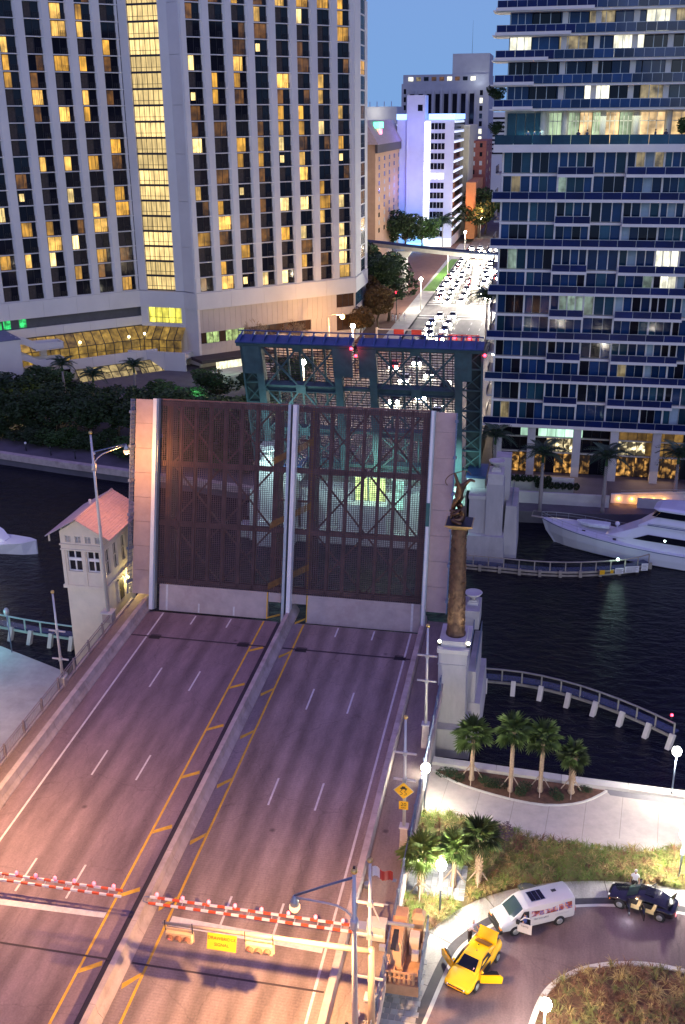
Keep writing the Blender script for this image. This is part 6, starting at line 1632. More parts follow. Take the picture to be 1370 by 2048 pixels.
# promenade bollard lights on the far left bank
for i,(x,y) in enumerate(((-79.5,141.2),(-74.5,139.6),(-70,138.6),(-66.5,138.0))):
    b = empty('bollard_light',(x,y,1.6),['unlit bollard light leftmost on the far riverside path','second bollard light on the far riverside path','third bollard light on the far riverside path','bollard light nearest the leaf on the far riverside path'][i],'bollard','bollard lights on the far path')
    MB().tube([(x,y,1.6),(x,y,2.7)],.09,8).build('post', m_dark, b); MB().ball((x,y,2.85),.2,10,6).build('globe', m_white if i in(0,3) else m_dark, b)
# ================================================================ VEHICLES
def car_M(x,y,z,hx,hy,s=1.): 
    a = math.atan2(hy,hx); return Matrix.Translation((x,y,z)) @ Matrix.Rotation(a,4,'Z') @ Matrix.Scale(s,4)
def wheel(T, x, y, r, w, par, rim=m_galv):
    o = -1 if y < 0 else 1
    Tm = T @ Matrix.Translation((x,y,r)) @ Matrix.Rotation(PI/2,4,'X')
    wh = MB(Tm).lathe([(r*.62,-w/2),(r*.9,-w/2),(r,-w*.35),(r,w*.35),(r*.9,w/2),(r*.62,w/2)],(0,0,0),22).build('wheel', m_black, par)
    mb = MB(Tm); z0 = -o*(w/2+.005)
    mb.lathe([(r*.6,z0-.01),(r*.6,z0+.01)],(0,0,0),20)
    mb.build('rim', m_dark, wh)
    mb = MB(Tm)
    for k in range(5):
        a = 2*PI*k/5; mb.beam((0,0,z0-.012*o),(r*.58*math.cos(a),r*.58*math.sin(a),z0-.012*o),.09,.03,up=(0,0,1))
    mb.lathe([(r*.62,z0-.02),(r*.62,z0+.02),(r*.54,z0+.02),(r*.54,z0-.02)],(0,0,0),20)
    mb.build('spokes', rim, wh)
def carpaint(name,col,rough=.22):
    m = M(name,col,rough,0,var=.04,scale=1); b = m.node_tree.nodes['Principled BSDF']; b.inputs['Coat Weight'].default_value = .8; b.inputs['Coat Roughness'].default_value = .06
    return m
def section(x, pts):   # pts half profile from bottom outwards to the centre top (y,z)
    return [(x,-y,z) for y,z in pts]+[(x,y,z) for y,z in pts[::-1]]
def body_loft(T, secs, mat, par, name='body', sub=2):
    mb = MB(T); n = len(secs[0]); 
    mb.smooth = True
    vs = [p for q in secs for p in q]; fs = []
    for i in range(len(secs)-1):
        for k in range(n-1): fs.append((i*n+k,i*n+k+1,(i+1)*n+k+1,(i+1)*n+k))
        fs.append((i*n+n-1,i*n,(i+1)*n,(i+1)*n+n-1))
    fs.append(tuple(range(n-1,-1,-1))); fs.append(tuple((len(secs)-1)*n+k for k in range(n)))
    mb.add(vs,fs); o = mb.build(name,mat,par)
    if sub:
        md = o.modifiers.new('subsurf','SUBSURF'); md.levels = sub; md.render_levels = sub
    else:
        md = o.modifiers.new('bevel','BEVEL'); md.width = .07; md.segments = 3; md.limit_method = 'ANGLE'; md.angle_limit = math.radians(14)
    return o
def arch(T, x, y, r, par):   # dark wheel arch lining
    o = -1 if y < 0 else 1
    Tm = T @ Matrix.Translation((x,y,r)) @ Matrix.Rotation(PI/2,4,'X')
    MB(Tm).lathe([(r*1.12,-.012),(r*1.12,.012)],(0,0,0),24).build('wheel_arch', m_black, par)
def quad(T, pts, name, mat, par, th=.012):
    a,b,c = Vector(pts[0]),Vector(pts[1]),Vector(pts[2]); n = (b-a).cross(c-a).normalized()*th
    return MB(T).extrude(pts,tuple(n)).build(name,mat,par)
def open_door(T, hinge, ang, prof, mat, par, side, glass=True, th=.09, glprof=None):
    """door hinged at its front edge; prof (along door rearwards, z)"""
    Td = T @ Matrix.Translation(hinge) @ Matrix.Rotation(ang,4,'Z')
    d = MB(Td).extrude([(-u,0,z) for u,z in prof],(0,th*side,0)).build('door', mat, par)
    MB(Td).extrude([(-u*.93-.03,-.012*side,z*.96+.02) for u,z in prof],(0,.01*side,0)).build('door_card', m_black, d)
    if glprof: MB(Td).extrude([(-u,.02*side,z) for u,z in glprof],(0,.012*side,0)).build('door_window', m_dglass, d)
    return d
# ---- yellow coupe
my = carpaint('yellow_car_paint',(.90,.50,.004))
yc = empty('sports_coupe',(-2.15,48.3,2.2),'yellow sports coupe with both doors and boot lid open on the driveway','car')
T = car_M(-2.12,48.28,2.2,-.39,-.92,.96)
P_ = lambda *a: list(a)
secs = [section(-2.40,P_((.45,.42),(.70,.48),(.74,.72),(.70,.90),(.3,.93))),
        section(-2.25,P_((.62,.30),(.88,.42),(.92,.75),(.84,.97),(.35,1.0))),
        section(-1.55,P_((.66,.24),(.95,.34),(.98,.80),(.88,.98),(.38,1.02))),
        section(-.9,P_((.66,.22),(.93,.32),(.95,.78),(.86,.93),(.38,.96))),
        section(.2,P_((.66,.22),(.91,.30),(.93,.70),(.84,.88),(.38,.92))),
        section(1.0,P_((.66,.22),(.93,.32),(.95,.72),(.84,.86),(.36,.93))),
        section(1.7,P_((.66,.24),(.95,.34),(.95,.70),(.80,.80),(.34,.88))),
        section(2.2,P_((.62,.26),(.90,.34),(.90,.60),(.74,.70),(.3,.78))),
        section(2.42,P_((.5,.30),(.78,.36),(.8,.56),(.66,.64),(.28,.70)))]
body_loft(T,secs,my,yc)
# greenhouse
gh = [section(-1.55,P_((.66,.95),(.68,.99),(.64,1.03),(.3,1.05))), section(-1.0,P_((.72,.93),(.72,1.05),(.60,1.22),(.3,1.25))), section(-.55,P_((.76,.92),(.74,1.1),(.58,1.32),(.28,1.36))),
      section(.1,P_((.78,.9),(.76,1.1),(.60,1.33),(.28,1.37))), section(.45,P_((.78,.9),(.76,1.05),(.60,1.24),(.28,1.28))), section(1.15,P_((.74,.86),(.72,.88),(.66,.90),(.3,.92)))]
body_loft(T,gh,my,yc,'cabin',0)
quad(T,[(1.06,-.60,.96),(1.06,.60,.96),(.36,.50,1.33),(.36,-.50,1.33)],'windscreen',m_dglass,yc,.02)
quad(T,[(-1.0,-.50,1.29),(-1.0,.50,1.29),(-1.5,.52,1.09),(-1.5,-.52,1.09)][::-1],'rear_window',M('brown_interior',(.12,.05,.02),.3),yc,-.02)
for s in (-1,1):
    quad(T,[(.75,s*.79,.93),(-.75,s*.79,.95),(-.6,s*.66,1.27),(.15,s*.66,1.29)],'side_window',m_black,yc,.012*s)
    for x in (1.42,-1.42): arch(T,x,s*.945,.345,yc); wheel(T,x,s*.86,.345,.24,yc)
quad(T,[(.92,-.12,.99),(1.02,.42,.99),(.86,.48,1.08),(.76,-.08,1.1)],'pink_sunshade',M('pink_card',(.75,.5,.55),.7),yc,.012)
# boot lid raised
Tb = T @ Matrix.Translation((-1.72,0,1.03)) @ Matrix.Rotation(math.radians(62),4,'Y')
MB(Tb).hexa([(-.62,-.62,-.03),(.02,-.68,-.02),(.02,.68,-.02),(-.62,.62,-.03),(-.62,-.62,.03),(.02,-.68,.05),(.02,.68,.05),(-.62,.62,.03)]).build('boot_lid', my, yc)
MB(Tb).box(-.72,-.62,-.66,.66,-.03,.05).build('boot_spoiler', my, yc)
MB(T).box(-2.28,-1.78,-.58,.58,.96,1.02).build('boot_opening', m_black, yc)
# front: grille, lights, intake
MB(T).box(2.34,2.43,-.62,.62,.575,.635).build('grille', m_black, yc); MB(T).box(2.33,2.43,-.5,.5,.40,.455).build('lower_intake', m_black, yc)
MB(T).box(2.425,2.445,-.07,.07,.59,.63).build('badge', m_red, yc)
for s in (-1,1):
    MB(T @ Matrix.Translation((2.37,s*.56,.605)) @ Matrix.Rotation(PI/2,4,'Y')).lathe([(.05,0),(.06,.04),(.03,.07)],(0,0,0),10).build('headlight', m_white, yc)
    MB(T @ Matrix.Translation((2.36,s*.62,.43))).box(0,.05,-.07,.07,-.035,.035).build('fog_lamp', m_black, yc)
    MB(T).box(-2.42,-2.38,s*.5-.15,s*.5+.15,.72,.84).build('taillight', m_red, yc)
    mr_ = MB(T); mr_.ball((.82,s*.98,.98),.09,8,6); mr_.build('mirror', my, yc)
for x in (-.25,-.75): MB(T).lathe([(.05,0),(.03,.05)],(x,-.08 if x<-.5 else .05,1.35),8).build('roof_knob', m_dark, yc)
dp = [(0,.30),(1.32,.30),(1.38,.75),(1.2,.92),(0,.90)]; gp = [(.05,.90),(1.15,.92),(1.0,1.22),(.65,1.26)]
open_door(T,(.95,.93,0),math.radians(-58),dp,my,yc,1,glprof=gp)
open_door(T,(.95,-.93,0),math.radians(58),dp,my,yc,-1,glprof=gp)
MB(T).box(-.4,.9,.92,.95,.34,.88).build('door_opening', m_black, yc); MB(T).box(-.4,.9,-.95,-.92,.34,.88).build('door_opening', m_black, yc)
MB(T).beam((1.1,-.7,.98),(.55,-.1,1.1),.03).build('wiper', m_dark, yc)
# ---- white van
mw = carpaint('white_van_paint',(.52,.52,.52),.3)
vn = empty('white_van',(1.1,53.1,2.2),'white passenger van with picture windows and front door open on the driveway','van')
T = car_M(1.15,53.05,2.2,-.88,-.474,.90)
vs_ = [section(-2.85,P_((.80,.42),(.94,.55),(.96,1.25),(.86,1.95),(.4,2.06))), section(-2.75,P_((.84,.36),(1.0,.5),(1.0,1.25),(.88,2.02),(.42,2.12))), section(-1.0,P_((.84,.34),(1.0,.48),(1.0,1.25),(.88,2.04),(.42,2.14))),
       section(.7,P_((.84,.34),(1.0,.48),(1.0,1.25),(.88,2.03),(.42,2.12))), section(1.05,P_((.84,.34),(1.0,.48),(1.0,1.22),(.86,1.92),(.42,2.0))), section(1.95,P_((.84,.34),(1.0,.48),(.99,1.08),(.88,1.20),(.42,1.26))),
       section(2.5,P_((.84,.36),(.97,.5),(.96,.94),(.84,1.04),(.42,1.12))), section(2.75,P_((.8,.38),(.92,.5),(.90,.86),(.8,.94),(.4,.98)))]
body_loft(T,vs_,mw,vn,sub=0)
def windscreen(T, low, up, mat, par):
    mb = MB(T); n = len(low)
    mb.add(list(low)+list(up), [(i,i+1,n+i+1,n+i) for i in range(n-1)]); mb.build('windscreen', mat, par)
windscreen(T, [(1.95,-.82,1.235),(1.95,-.42,1.285),(1.95,.42,1.285),(1.95,.82,1.235)], [(1.12,-.76,1.915),(1.12,-.42,1.985),(1.12,.42,1.985),(1.12,.76,1.915)], M('van_windscreen',(.03,.05,.06),.08,var=0,spec=.6), vn)
for s in (-1,1): MB(T).beam((1.97,s*.84,1.22),(1.08,s*.79,1.93),.07).build('windscreen_pillar', mw, vn)
m_pic = bpy.data.materials.new('picture_wrap'); m_pic.use_nodes = True
pn = m_pic.node_tree.nodes; pk = m_pic.node_tree.links; pt = pn.new('ShaderNodeTexCoord'); pz = pn.new('ShaderNodeTexNoise'); pz.inputs['Scale'].default_value = 2.3; pz.inputs['Detail'].default_value = 2
pk.new(pt.outputs['Object'],pz.inputs[0]); pr = pn.new('ShaderNodeValToRGB'); pk.new(pz.outputs[0],pr.inputs[0]); pk.new(pr.outputs[0],pn['Principled BSDF'].inputs['Base Color'])
cr = pr.color_ramp; cr.elements[0].position = .35; cr.elements[0].color = (.08,.03,.05,1); cr.elements[1].position = .7; cr.elements[1].color = (.5,.45,.5,1)
for p_,c_ in ((.44,(.35,.08,.04)),(.5,(.06,.10,.3)),(.56,(.6,.25,.12)),(.62,(.35,.4,.5))):
    e_ = cr.elements.new(p_); e_.color = (*c_,1)
pn['Principled BSDF'].inputs['Roughness'].default_value = .2
for s in (1,-1):
    for x0,x1 in ((.55,-.45),(-.5,-1.5),(-1.55,-2.6)):
        quad(T,[(x0,s*1.0,1.27),(x1,s*1.0,1.27),(x1+.02,s*.915,1.80),(x0-.02,s*.915,1.80)],'picture_window',m_pic,vn,(.03 if s<0 else -.03))
    for x in (1.72,-1.65): arch(T,x,s*.995,.37,vn); wheel(T,x,s*.93,.37,.25,vn)
    MB(T).box(-2.88,-2.83,s*.85-.08,s*.85+.08,.9,1.3).build('taillight', m_red, vn)
# near side in this heading: local +y faces the camera
sd = 1
mb = MB(T); mb.box(2.68,2.92,-.95,.95,.34,.62); mb.build('bumper', m_black, vn)
MB(T).box(2.70,2.80,-.62,.62,.66,.86).build('grille', m_black, vn)
for s in (-1,1):
    MB(T).box(2.64,2.80,s*.74-.15,s*.74+.15,.74,.90).build('headlight', m_white, vn); MB(T).box(2.66,2.82,s*.76-.16,s*.76+.16,.62,.72).build('indicator', M('amber_lens',(.8,.2,.01),.3,emit=(1,.3,.02),es=.4) if 'amber_lens' not in bpy.data.materials else bpy.data.materials['amber_lens'], vn)
MB(T).beam((1.35,-.25,2.0),(1.35,-.25,2.0),.02) if False else None
for k in range(3):
    MB(T).box(-.72+k*.36,-.40+k*.36,-.45,.45,2.12,2.15).build('roof_panel', m_dglass, vn)
MB(T).box(-.76,.36,-.5,.5,2.10,2.13).build('roof_panel_frame', m_railb, vn)
MB(T).box(-1.8,-1.45,-.2,.05,2.135,2.15).build('roof_decal', m_dark, vn)
quad(T,[(1.45,sd*1.0,1.24),(.72,sd*1.0,1.26),(.72,sd*.92,1.78),(1.12,sd*.92,1.76)],'cab_window',m_black,vn,-.03)
MB(T).box(.62,1.55,.985,1.01,.5,1.22).build('door_opening', m_black, vn)
Td = T @ Matrix.Translation((1.6,1.03,0)) @ Matrix.Rotation(math.radians(-42),4,'Z')
dv = MB(Td).box(-1.0,0,0,.07,.45,1.22).build('door', mw, vn)
mb = MB(Td); mb.beam((-.98,.03,1.2),(-.92,.03,1.78),.06); mb.beam((-.92,.03,1.78),(-.45,.03,1.76),.06); mb.beam((-.45,.03,1.76),(-.02,.03,1.22),.06); mb.build('door_frame', mw, dv)
MB(Td).box(-1.28,-1.06,-.1,.14,1.2,1.42).build('mirror', m_black, dv) if False else MB(Td).box(-.15,.08,.05,.25,1.2,1.45).build('mirror', m_black, dv)
put_text('TIMYS',.2,m_ink,dv,Td @ Matrix.Translation((-.5,.078,1.02)) @ Matrix.Rotation(PI,4,'Z') @ Matrix.Rotation(PI/2,4,'X'))
Tt = T @ Matrix.Translation((-.95,1.012,1.02)) @ Matrix.Rotation(PI,4,'Z') @ Matrix.Rotation(PI/2,4,'X')
put_text('786 210 6802',.21,M('grey_ink',(.12,.12,.15),.5,var=0),vn,Tt @ Matrix.Translation((-.75,0,0)))
put_text('CAROLINAS',.2,M('pale_ink',(.35,.35,.4),.5,var=0),vn,Tt @ Matrix.Translation((.85,0,0)))
# ---- black saloon with doors open and lit interior
mk = carpaint('black_car_paint',(.006,.006,.009),.15)
bc = empty('black_saloon',(8.1,55.6,2.2),'black saloon with all doors open and a lit tan interior','car')
T = car_M(8.15,55.62,2.2,-.95,.30,.93)
secs = [section(-2.35,P_((.6,.34),(.84,.45),(.85,.78),(.76,.95),(.35,.98))), section(-1.9,P_((.66,.24),(.9,.34),(.92,.8),(.82,1.0),(.36,1.03))), section(-.8,P_((.66,.22),(.9,.3),(.93,.8),(.84,.95),(.36,.97))),
        section(.6,P_((.66,.22),(.9,.3),(.92,.76),(.82,.92),(.36,.94))), section(1.4,P_((.66,.24),(.92,.34),(.92,.70),(.78,.85),(.34,.92))), section(2.1,P_((.6,.26),(.86,.34),(.86,.6),(.7,.7),(.3,.78))), section(2.35,P_((.45,.3),(.7,.36),(.72,.55),(.6,.62),(.26,.66)))]
body_loft(T,secs,mk,bc)
gh = [section(-1.8,P_((.66,.96),(.66,1.0),(.62,1.03),(.3,1.05))), section(-1.1,P_((.74,.94),(.72,1.15),(.58,1.36),(.3,1.4))), section(-.3,P_((.78,.92),(.76,1.15),(.6,1.42),(.3,1.46))), section(.3,P_((.78,.9),(.75,1.1),(.6,1.36),(.3,1.4))), section(1.05,P_((.72,.88),(.7,.9),(.64,.93),(.3,.95)))]
body_loft(T,gh,mk,bc,'cabin',0)
windscreen(T, [(1.04,-.62,.955),(1.04,-.3,.985),(1.04,.3,.985),(1.04,.62,.955)], [(.32,-.56,1.37),(.32,-.3,1.425),(.32,.3,1.425),(.32,.56,1.37)], M('dim_windscreen',(.03,.05,.055),.1,var=0,spec=.6), bc)
quad(T,[(-.15,-.42,1.455),(-.15,.42,1.455),(-.75,.42,1.46),(-.75,-.42,1.46)],'sunroof',m_dglass,bc,.02)
m_tan2 = M('lit_tan_leather',(.55,.40,.2),.6,var=.15,scale=4,emit=(1,.75,.35),es=.25)  # emission puts the cabin light into the leather itself
for x0,x1 in ((-.05,.85),(-1.05,-.15)):
    MB(T).box(x0,x1,.905,.935,.36,1.12).build('door_opening', m_black, bc)
    MB(T).box(x0+.1,x0+.65,.93,.955,.42,.75).build('seat', m_tan2, bc)
    mb = MB(T); mb.hexa([(x0+.05,.80,.75),(x0+.3,.80,.75),(x0+.3,.97,.75),(x0+.05,.97,.75),(x0-.05,.80,1.2),(x0+.15,.80,1.2),(x0+.15,.95,1.2),(x0-.05,.95,1.2)]); mb.build('seat_back', m_tan2, bc)
    Td = T @ Matrix.Translation((x1+.03,.95,0)) @ Matrix.Rotation(math.radians(-62),4,'Z')
    d = MB(Td).box(-.88,0,0,.07,.34,.88).build('door', mk, bc); MB(Td).box(-.8,-.08,-.015,-.002,.4,.82).build('door_card', m_tan2, d)
    mb = MB(Td); mb.beam((-.86,.03,.88),(-.7,.03,1.3),.04); mb.beam((-.7,.03,1.3),(-.3,.03,1.32),.04); mb.beam((-.3,.03,1.32),(0,.03,.9),.04); mb.build('door_frame', mk, d)
    Td = T @ Matrix.Translation((x1+.03,-.95,0)) @ Matrix.Rotation(math.radians(62),4,'Z')
    d = MB(Td).box(-.88,0,-.07,0,.34,.88).build('door', mk, bc)
Tb = T @ Matrix.Translation((-1.75,0,1.05)) @ Matrix.Rotation(math.radians(58),4,'Y')
MB(Tb).hexa([(-.6,-.6,-.03),(0,-.65,-.02),(0,.65,-.02),(-.6,.6,-.03),(-.6,-.6,.03),(0,-.65,.04),(0,.65,.04),(-.6,.6,.03)]).build('boot_lid', mk, bc)
for s in (-1,1):
    for x in (1.38,-1.35): arch(T,x,s*.925,.34,bc); wheel(T,x,s*.85,.34,.23,bc)
    MB(T).box(-2.38,-2.33,s*.6-.18,s*.6+.18,.72,.86).build('taillight', glow('car_taillight',(1,.05,.03),1.5) if 'car_taillight' not in bpy.data.materials else bpy.data.materials['car_taillight'], bc)
    MB(T).ball((2.2,s*.6,.62),.1,8,6).build('headlight', m_white, bc)
MB(T).box(2.05,2.12,.86,.90,.5,.56).build('side_marker', bpy.data.materials['amber_lens'], bc)
light('interior_light','POINT',tuple(T@Vector((.3,.9,1.1))),25,(1,.8,.5),.1,bc)
light('puddle_light','POINT',tuple(T@Vector((.5,1.9,.5))),22,(.75,.85,1),.1,bc)
# ================================================================ YACHT
yt = empty('motor_yacht',(9,120,0),'large white motor yacht moored at the far quay, bow to the left','yacht')
T = Matrix.Translation((.4,122.6,0)) @ Matrix.Rotation(math.radians(-15),4,'Z')
mwy = M('white_gelcoat',(.66,.68,.74),.22,var=.03,scale=.6); mwy.node_tree.nodes['Principled BSDF'].inputs['Coat Weight'].default_value = .6
hs = []
for x,b,bw,zs_ in ((0,.03,.02,3.0),(.6,.35,.06,2.95),(1.6,.95,.25,2.85),(3,1.55,.65,2.72),(5,2.1,1.25,2.55),(7.5,2.45,1.85,2.35),(11,2.65,2.3,2.1),(15,2.7,2.45,1.95),(20,2.65,2.45,1.9),(25,2.5,2.35,1.95)):
    k = min(1,x/3.4); xs_ = x+ (1.9*(1-k)) # rake of the stem
    hs.append([(xs_,-bw*.5,-.5),(xs_-.25*(1-k),-bw,.1),(x+.6*(1-k),-(b+bw)/2-.05,zs_*.5),(x,-b,zs_),(x,-b*.5,zs_+.06),(x,b*.5,zs_+.06),(x,b,zs_),(x+.6*(1-k),(b+bw)/2+.05,zs_*.5),(xs_-.25*(1-k),bw,.1),(xs_,bw*.5,-.5)])
mb = MB(T); mb.loft(hs); mb.build('hull', mwy, yt)
m_blue = M('blue_boot_stripe',(.03,.05,.2),.3)
for s in (-1,1):
    mb = MB(T)
    for a,b in zip(hs,hs[1:]):
        i = 3 if s < 0 else 6
        mb.beam((a[i][0],a[i][1]*1.005,a[i][2]-.12),(b[i][0],b[i][1]*1.005,b[i][2]-.12),.05,.06)
    mb.build('rubbing_strake', m_blue, yt)
    mb = MB(T)
    for a,b in zip(hs[:6],hs[1:7]):
        i = 3 if s < 0 else 6
        mb.beam((a[i][0],a[i][1]*.96,a[i][2]+.75),(b[i][0],b[i][1]*.96,b[i][2]+.75),.035); mb.beam((a[i][0],a[i][1]*.96,a[i][2]),(a[i][0],a[i][1]*.96,a[i][2]+.75),.03)
        mb.beam((a[i][0],a[i][1]*.96,a[i][2]+.4),(b[i][0],b[i][1]*.96,b[i][2]+.4),.02)
    mb.build('bow_rail', m_galv, yt)
mb = MB(T); mb.box(-1.3,.3,-.18,.18,2.95,3.03); mb.beam((-1.3,0,3.0),(-1.1,0,3.7),.04); mb.beam((-1.1,0,3.7),(.3,0,3.72),.04); mb.build('bow_pulpit', m_timb, yt)
# superstructure: raked deckhouse + flybridge
def ss(x,b,z0,z1,c=.82): return [(x,-b,z0),(x,-b,z0+(z1-z0)*.5),(x,-b*c,z1),(x,b*c,z1),(x,b,z0+(z1-z0)*.5),(x,b,z0)]
mb = MB(T); mb.smooth=False; mb.loft([ss(8.2,.9,2.25,2.42),ss(9.2,1.5,2.2,2.85),ss(10.6,1.85,2.1,3.55),ss(12.2,2.05,2.0,4.35),ss(14,2.15,1.95,4.7),ss(25,2.15,1.95,4.7)]); mb.build('deckhouse', mwy, yt)
mb = MB(T); mb.loft([ss(12.0,1.3,4.3,4.45),ss(12.8,1.7,4.4,5.0),ss(13.8,1.9,4.5,5.7),ss(14.6,1.95,4.5,6.0),ss(22,1.95,4.5,6.0)]); mb.build('flybridge', mwy, yt)
mb = MB(T); mb.loft([ss(13.6,1.2,6.75,6.85),ss(14.3,1.9,6.75,7.1),ss(16,2.1,6.8,7.2),ss(22,2.1,6.8,7.2)]); mb.build('hardtop', mwy, yt)
for s in (-1,1):
    MB(T).extrude([(14.0,s*1.86,6.0),(14.6,s*1.92,6.76),(21,s*2.0,6.78),(21,s*1.96,6.0)],(0,.03*s,0)).build('side_screen', m_dglass, yt)
    MB(T).extrude([(11.7,s*2.17,2.95),(13.4,s*2.19,3.75),(22,s*2.19,3.75),(22,s*2.19,2.95)],(0,.02*s,0)).build('saloon_window', m_dglass, yt)
    MB(T).box(13.2,22,s*1.96-.02,s*1.96+.02,4.82,4.9).build('pin_stripe', m_blue, yt); MB(T).box(13.2,22,s*1.96-.02,s*1.96+.02,5.0,5.04).build('pin_stripe', m_blue, yt)
MB(T).hexa([(13.55,-1.75,6.0),(13.55,1.75,6.0),(14.0,1.8,6.05),(14.0,-1.8,6.05),(14.2,-1.7,6.76),(14.2,1.7,6.76),(14.6,1.8,6.78),(14.6,-1.8,6.78)]).build('windshield', m_dglass, yt)
MB(T).ball((15.4,-2.2,3.3),.12,8,6).build('cabin_lamp', glow('cabin_lamp_glow',(.8,1,.9),12), yt)
MB(T).box(5.4,5.8,-1.3,-1.0,2.56,2.6).build('deck_hatch', m_dglass, yt); MB(T).box(9.3,9.7,-1.85,-1.75,2.15,2.45).build('vent', m_dglass, yt)
dg = MB(T @ Matrix.Translation((6.4,.35,2.9)) @ Matrix.Rotation(.06,4,'Z'))
dg.loft([[(x,-b,.0+e),(x,-b*1.1,.3+e*.5),(x,-b*.8,.45),(x,b*.8,.45),(x,b*1.1,.3+e*.5),(x,b,.0+e)] for x,b,e in ((-2.0,.08,.25),(-1.4,.5,.08),(-.3,.72,0),(1.2,.72,0),(2.0,.6,.02))]); dg.build('tender', M('tender_cover',(.55,.60,.62),.7), label='covered white tender dinghy lying on the foredeck of the yacht', cat='dinghy')
MB(T).ball((9.2,.9,3.35),.3,10,8).build('radome', mwy, yt); MB(T).lathe([(.12,0),(.1,.5)],(9.2,.9,2.75),8).build('radome_post', mwy, yt)
# blurred small boat at far left edge -> pale wake boat
bt = empty('small_boat',(-66,107,0),'pale boat at the left edge of the river moving under the bridge','boat')
Tq = Matrix.Translation((-67.0,107.6,0)) @ Matrix.Rotation(math.radians(-6),4,'Z') @ Matrix.Scale(1.15,4)
hs2 = [[(x,-b*.7,-.3),(x,-b,1.0+z),(x,b,1.0+z),(x,b*.7,-.3)] for x,b,z in ((-6,1.5,0),(-2,1.7,.05),(2,1.5,.2),(4.5,.9,.4),(5.8,.1,.6))]
MB(Tq).loft(hs2).build('hull', mwy, bt); MB(Tq).loft([ss(2.2,.6,1.1,1.3),ss(1.2,1.1,1.1,2.0),ss(0,1.3,1.0,2.5),ss(-4,1.3,1.0,2.5)]).build('cabin', mwy, bt)
MB(Tq).box(-3.5,-.2,-1.34,-1.31,1.6,2.2).build('cabin_window', m_dglass, bt)
light('boat_fill','POINT',(-66,103,5.0),420,(1,.95,.8),.3,bt)  # light without a fixture, added beside the boat to brighten it
# ================================================================ VEGETATION
def foliage_mat(name, col, var=.5):
    m = M(name, col, .7, var=var, scale=.9, rand=.25, spec=.2)
    return m
m_leafd = foliage_mat('dark_leaf',(.035,.06,.025)); m_leafw = foliage_mat('warm_leaf',(.13,.08,.03)); m_leafg = foliage_mat('mid_leaf',(.05,.10,.03))
m_bark = M('bark',(.10,.075,.05),.9,var=.3,scale=3,bump=.6)
def crown_mesh(name, blobs, n, size, mat, seed):
    r = random.Random(seed); mb = MB()
    for k in range(n):
        cx,cy,cz,rx,ry,rz_ = r.choice(blobs)
        while True:
            u = (r.uniform(-1,1),r.uniform(-1,1),r.uniform(-1,1)); d = u[0]**2+u[1]**2+u[2]**2
            if .12 < d <= 1: break
        f = (d**.5)**-.35 if d > 0 else 1
        p = Vector((cx+u[0]*rx*f,cy+u[1]*ry*f,cz+u[2]*rz_*f)); a = Vector((r.gauss(0,1),r.gauss(0,1),r.gauss(0,.6))).normalized(); b = a.cross(Vector((r.gauss(0,1),r.gauss(0,1),r.gauss(0,1)))).normalized()
        s = size*r.uniform(.5,1.3)
        mb.add([p-a*s*.5,p+b*s*.28,p+a*s*.6,p-b*s*.28],[(0,1,2,3)])
    return mb.mesh(name,[mat])
def trunk_mesh(h, r0, seed, limbs=6, spread=2.):
    r = random.Random(seed); mb = MB(); mb.tube([(0,0,0),(r.uniform(-.2,.2),r.uniform(-.2,.2),h*.5),(r.uniform(-.3,.3),r.uniform(-.3,.3),h)],[r0,r0*.75,r0*.5],8)
    for k in range(limbs):
        a = 2*PI*k/limbs+r.uniform(-.4,.4); z0 = h*r.uniform(.6,1.)
        mb.tube([(0,0,z0),(math.cos(a)*spread*.5,math.sin(a)*spread*.5,z0+h*.25),(math.cos(a)*spread,math.sin(a)*spread,z0+h*.6)],[r0*.45,r0*.3,r0*.12],6)
    return mb.mesh('trunk',[m_bark])
treev = []
for s in range(4):
    r = random.Random(40+s); blobs = [(r.uniform(-2.2,2.2),r.uniform(-2.2,2.2),r.uniform(3.6,7.),r.uniform(1.2,2.),r.uniform(1.2,2.),r.uniform(.9,1.6)) for _ in range(11)]
    treev.append((crown_mesh('crown',blobs,2600,.55,[m_leafd,m_leafd,m_leafg,m_leafd][s],90+s), trunk_mesh(3.6,.22,s)))
warm = crown_mesh('crown',[(0,0,5,2.6,2.6,2.2),(1.5,-1,4,1.8,1.8,1.5),(-1.5,.5,4.5,2,2,1.6)],3000,.5,m_leafw,7)
def tree(v, x, y, z, s, rot, lab, group, crown=None, sz=None):
    t = empty('broadleaf_tree',(x,y,z),lab,'tree',group); t.rotation_euler = (0,0,rot); t.scale = (s,s,s*(sz or 1))
    sub('crown', crown or treev[v][0], t); sub('trunk', treev[v][1], t); return t
r_ = random.Random(5)
G1 = 'dark trees in the hotel riverside park'
i = 0
for row,(y0,n,x0,x1) in enumerate(((146,9,-97,-44),(154,9,-103,-42),(163,8,-98,-45))):
    for k in range(n):
        x = x0+(x1-x0)*k/(n-1)+r_.uniform(-1.8,1.8); y = y0+(-x-70)*.22+r_.uniform(-2,2)
        tree(r_.randrange(4),x,y,1.6,r_.uniform(1.15,1.5),r_.uniform(0,6),'dark tree in the %s row of the hotel park, %s' % (['front','middle','back'][row], 'number %d from the left' % (k+1) if False else ['at its left end','near its left end','left of the annex glow','below the zigzag stair','below the skylight','left of its middle','right of its middle','near the raised leaf','hidden behind the raised leaf'][min(k,8)]),G1,sz=[.85,.68,.55][row])
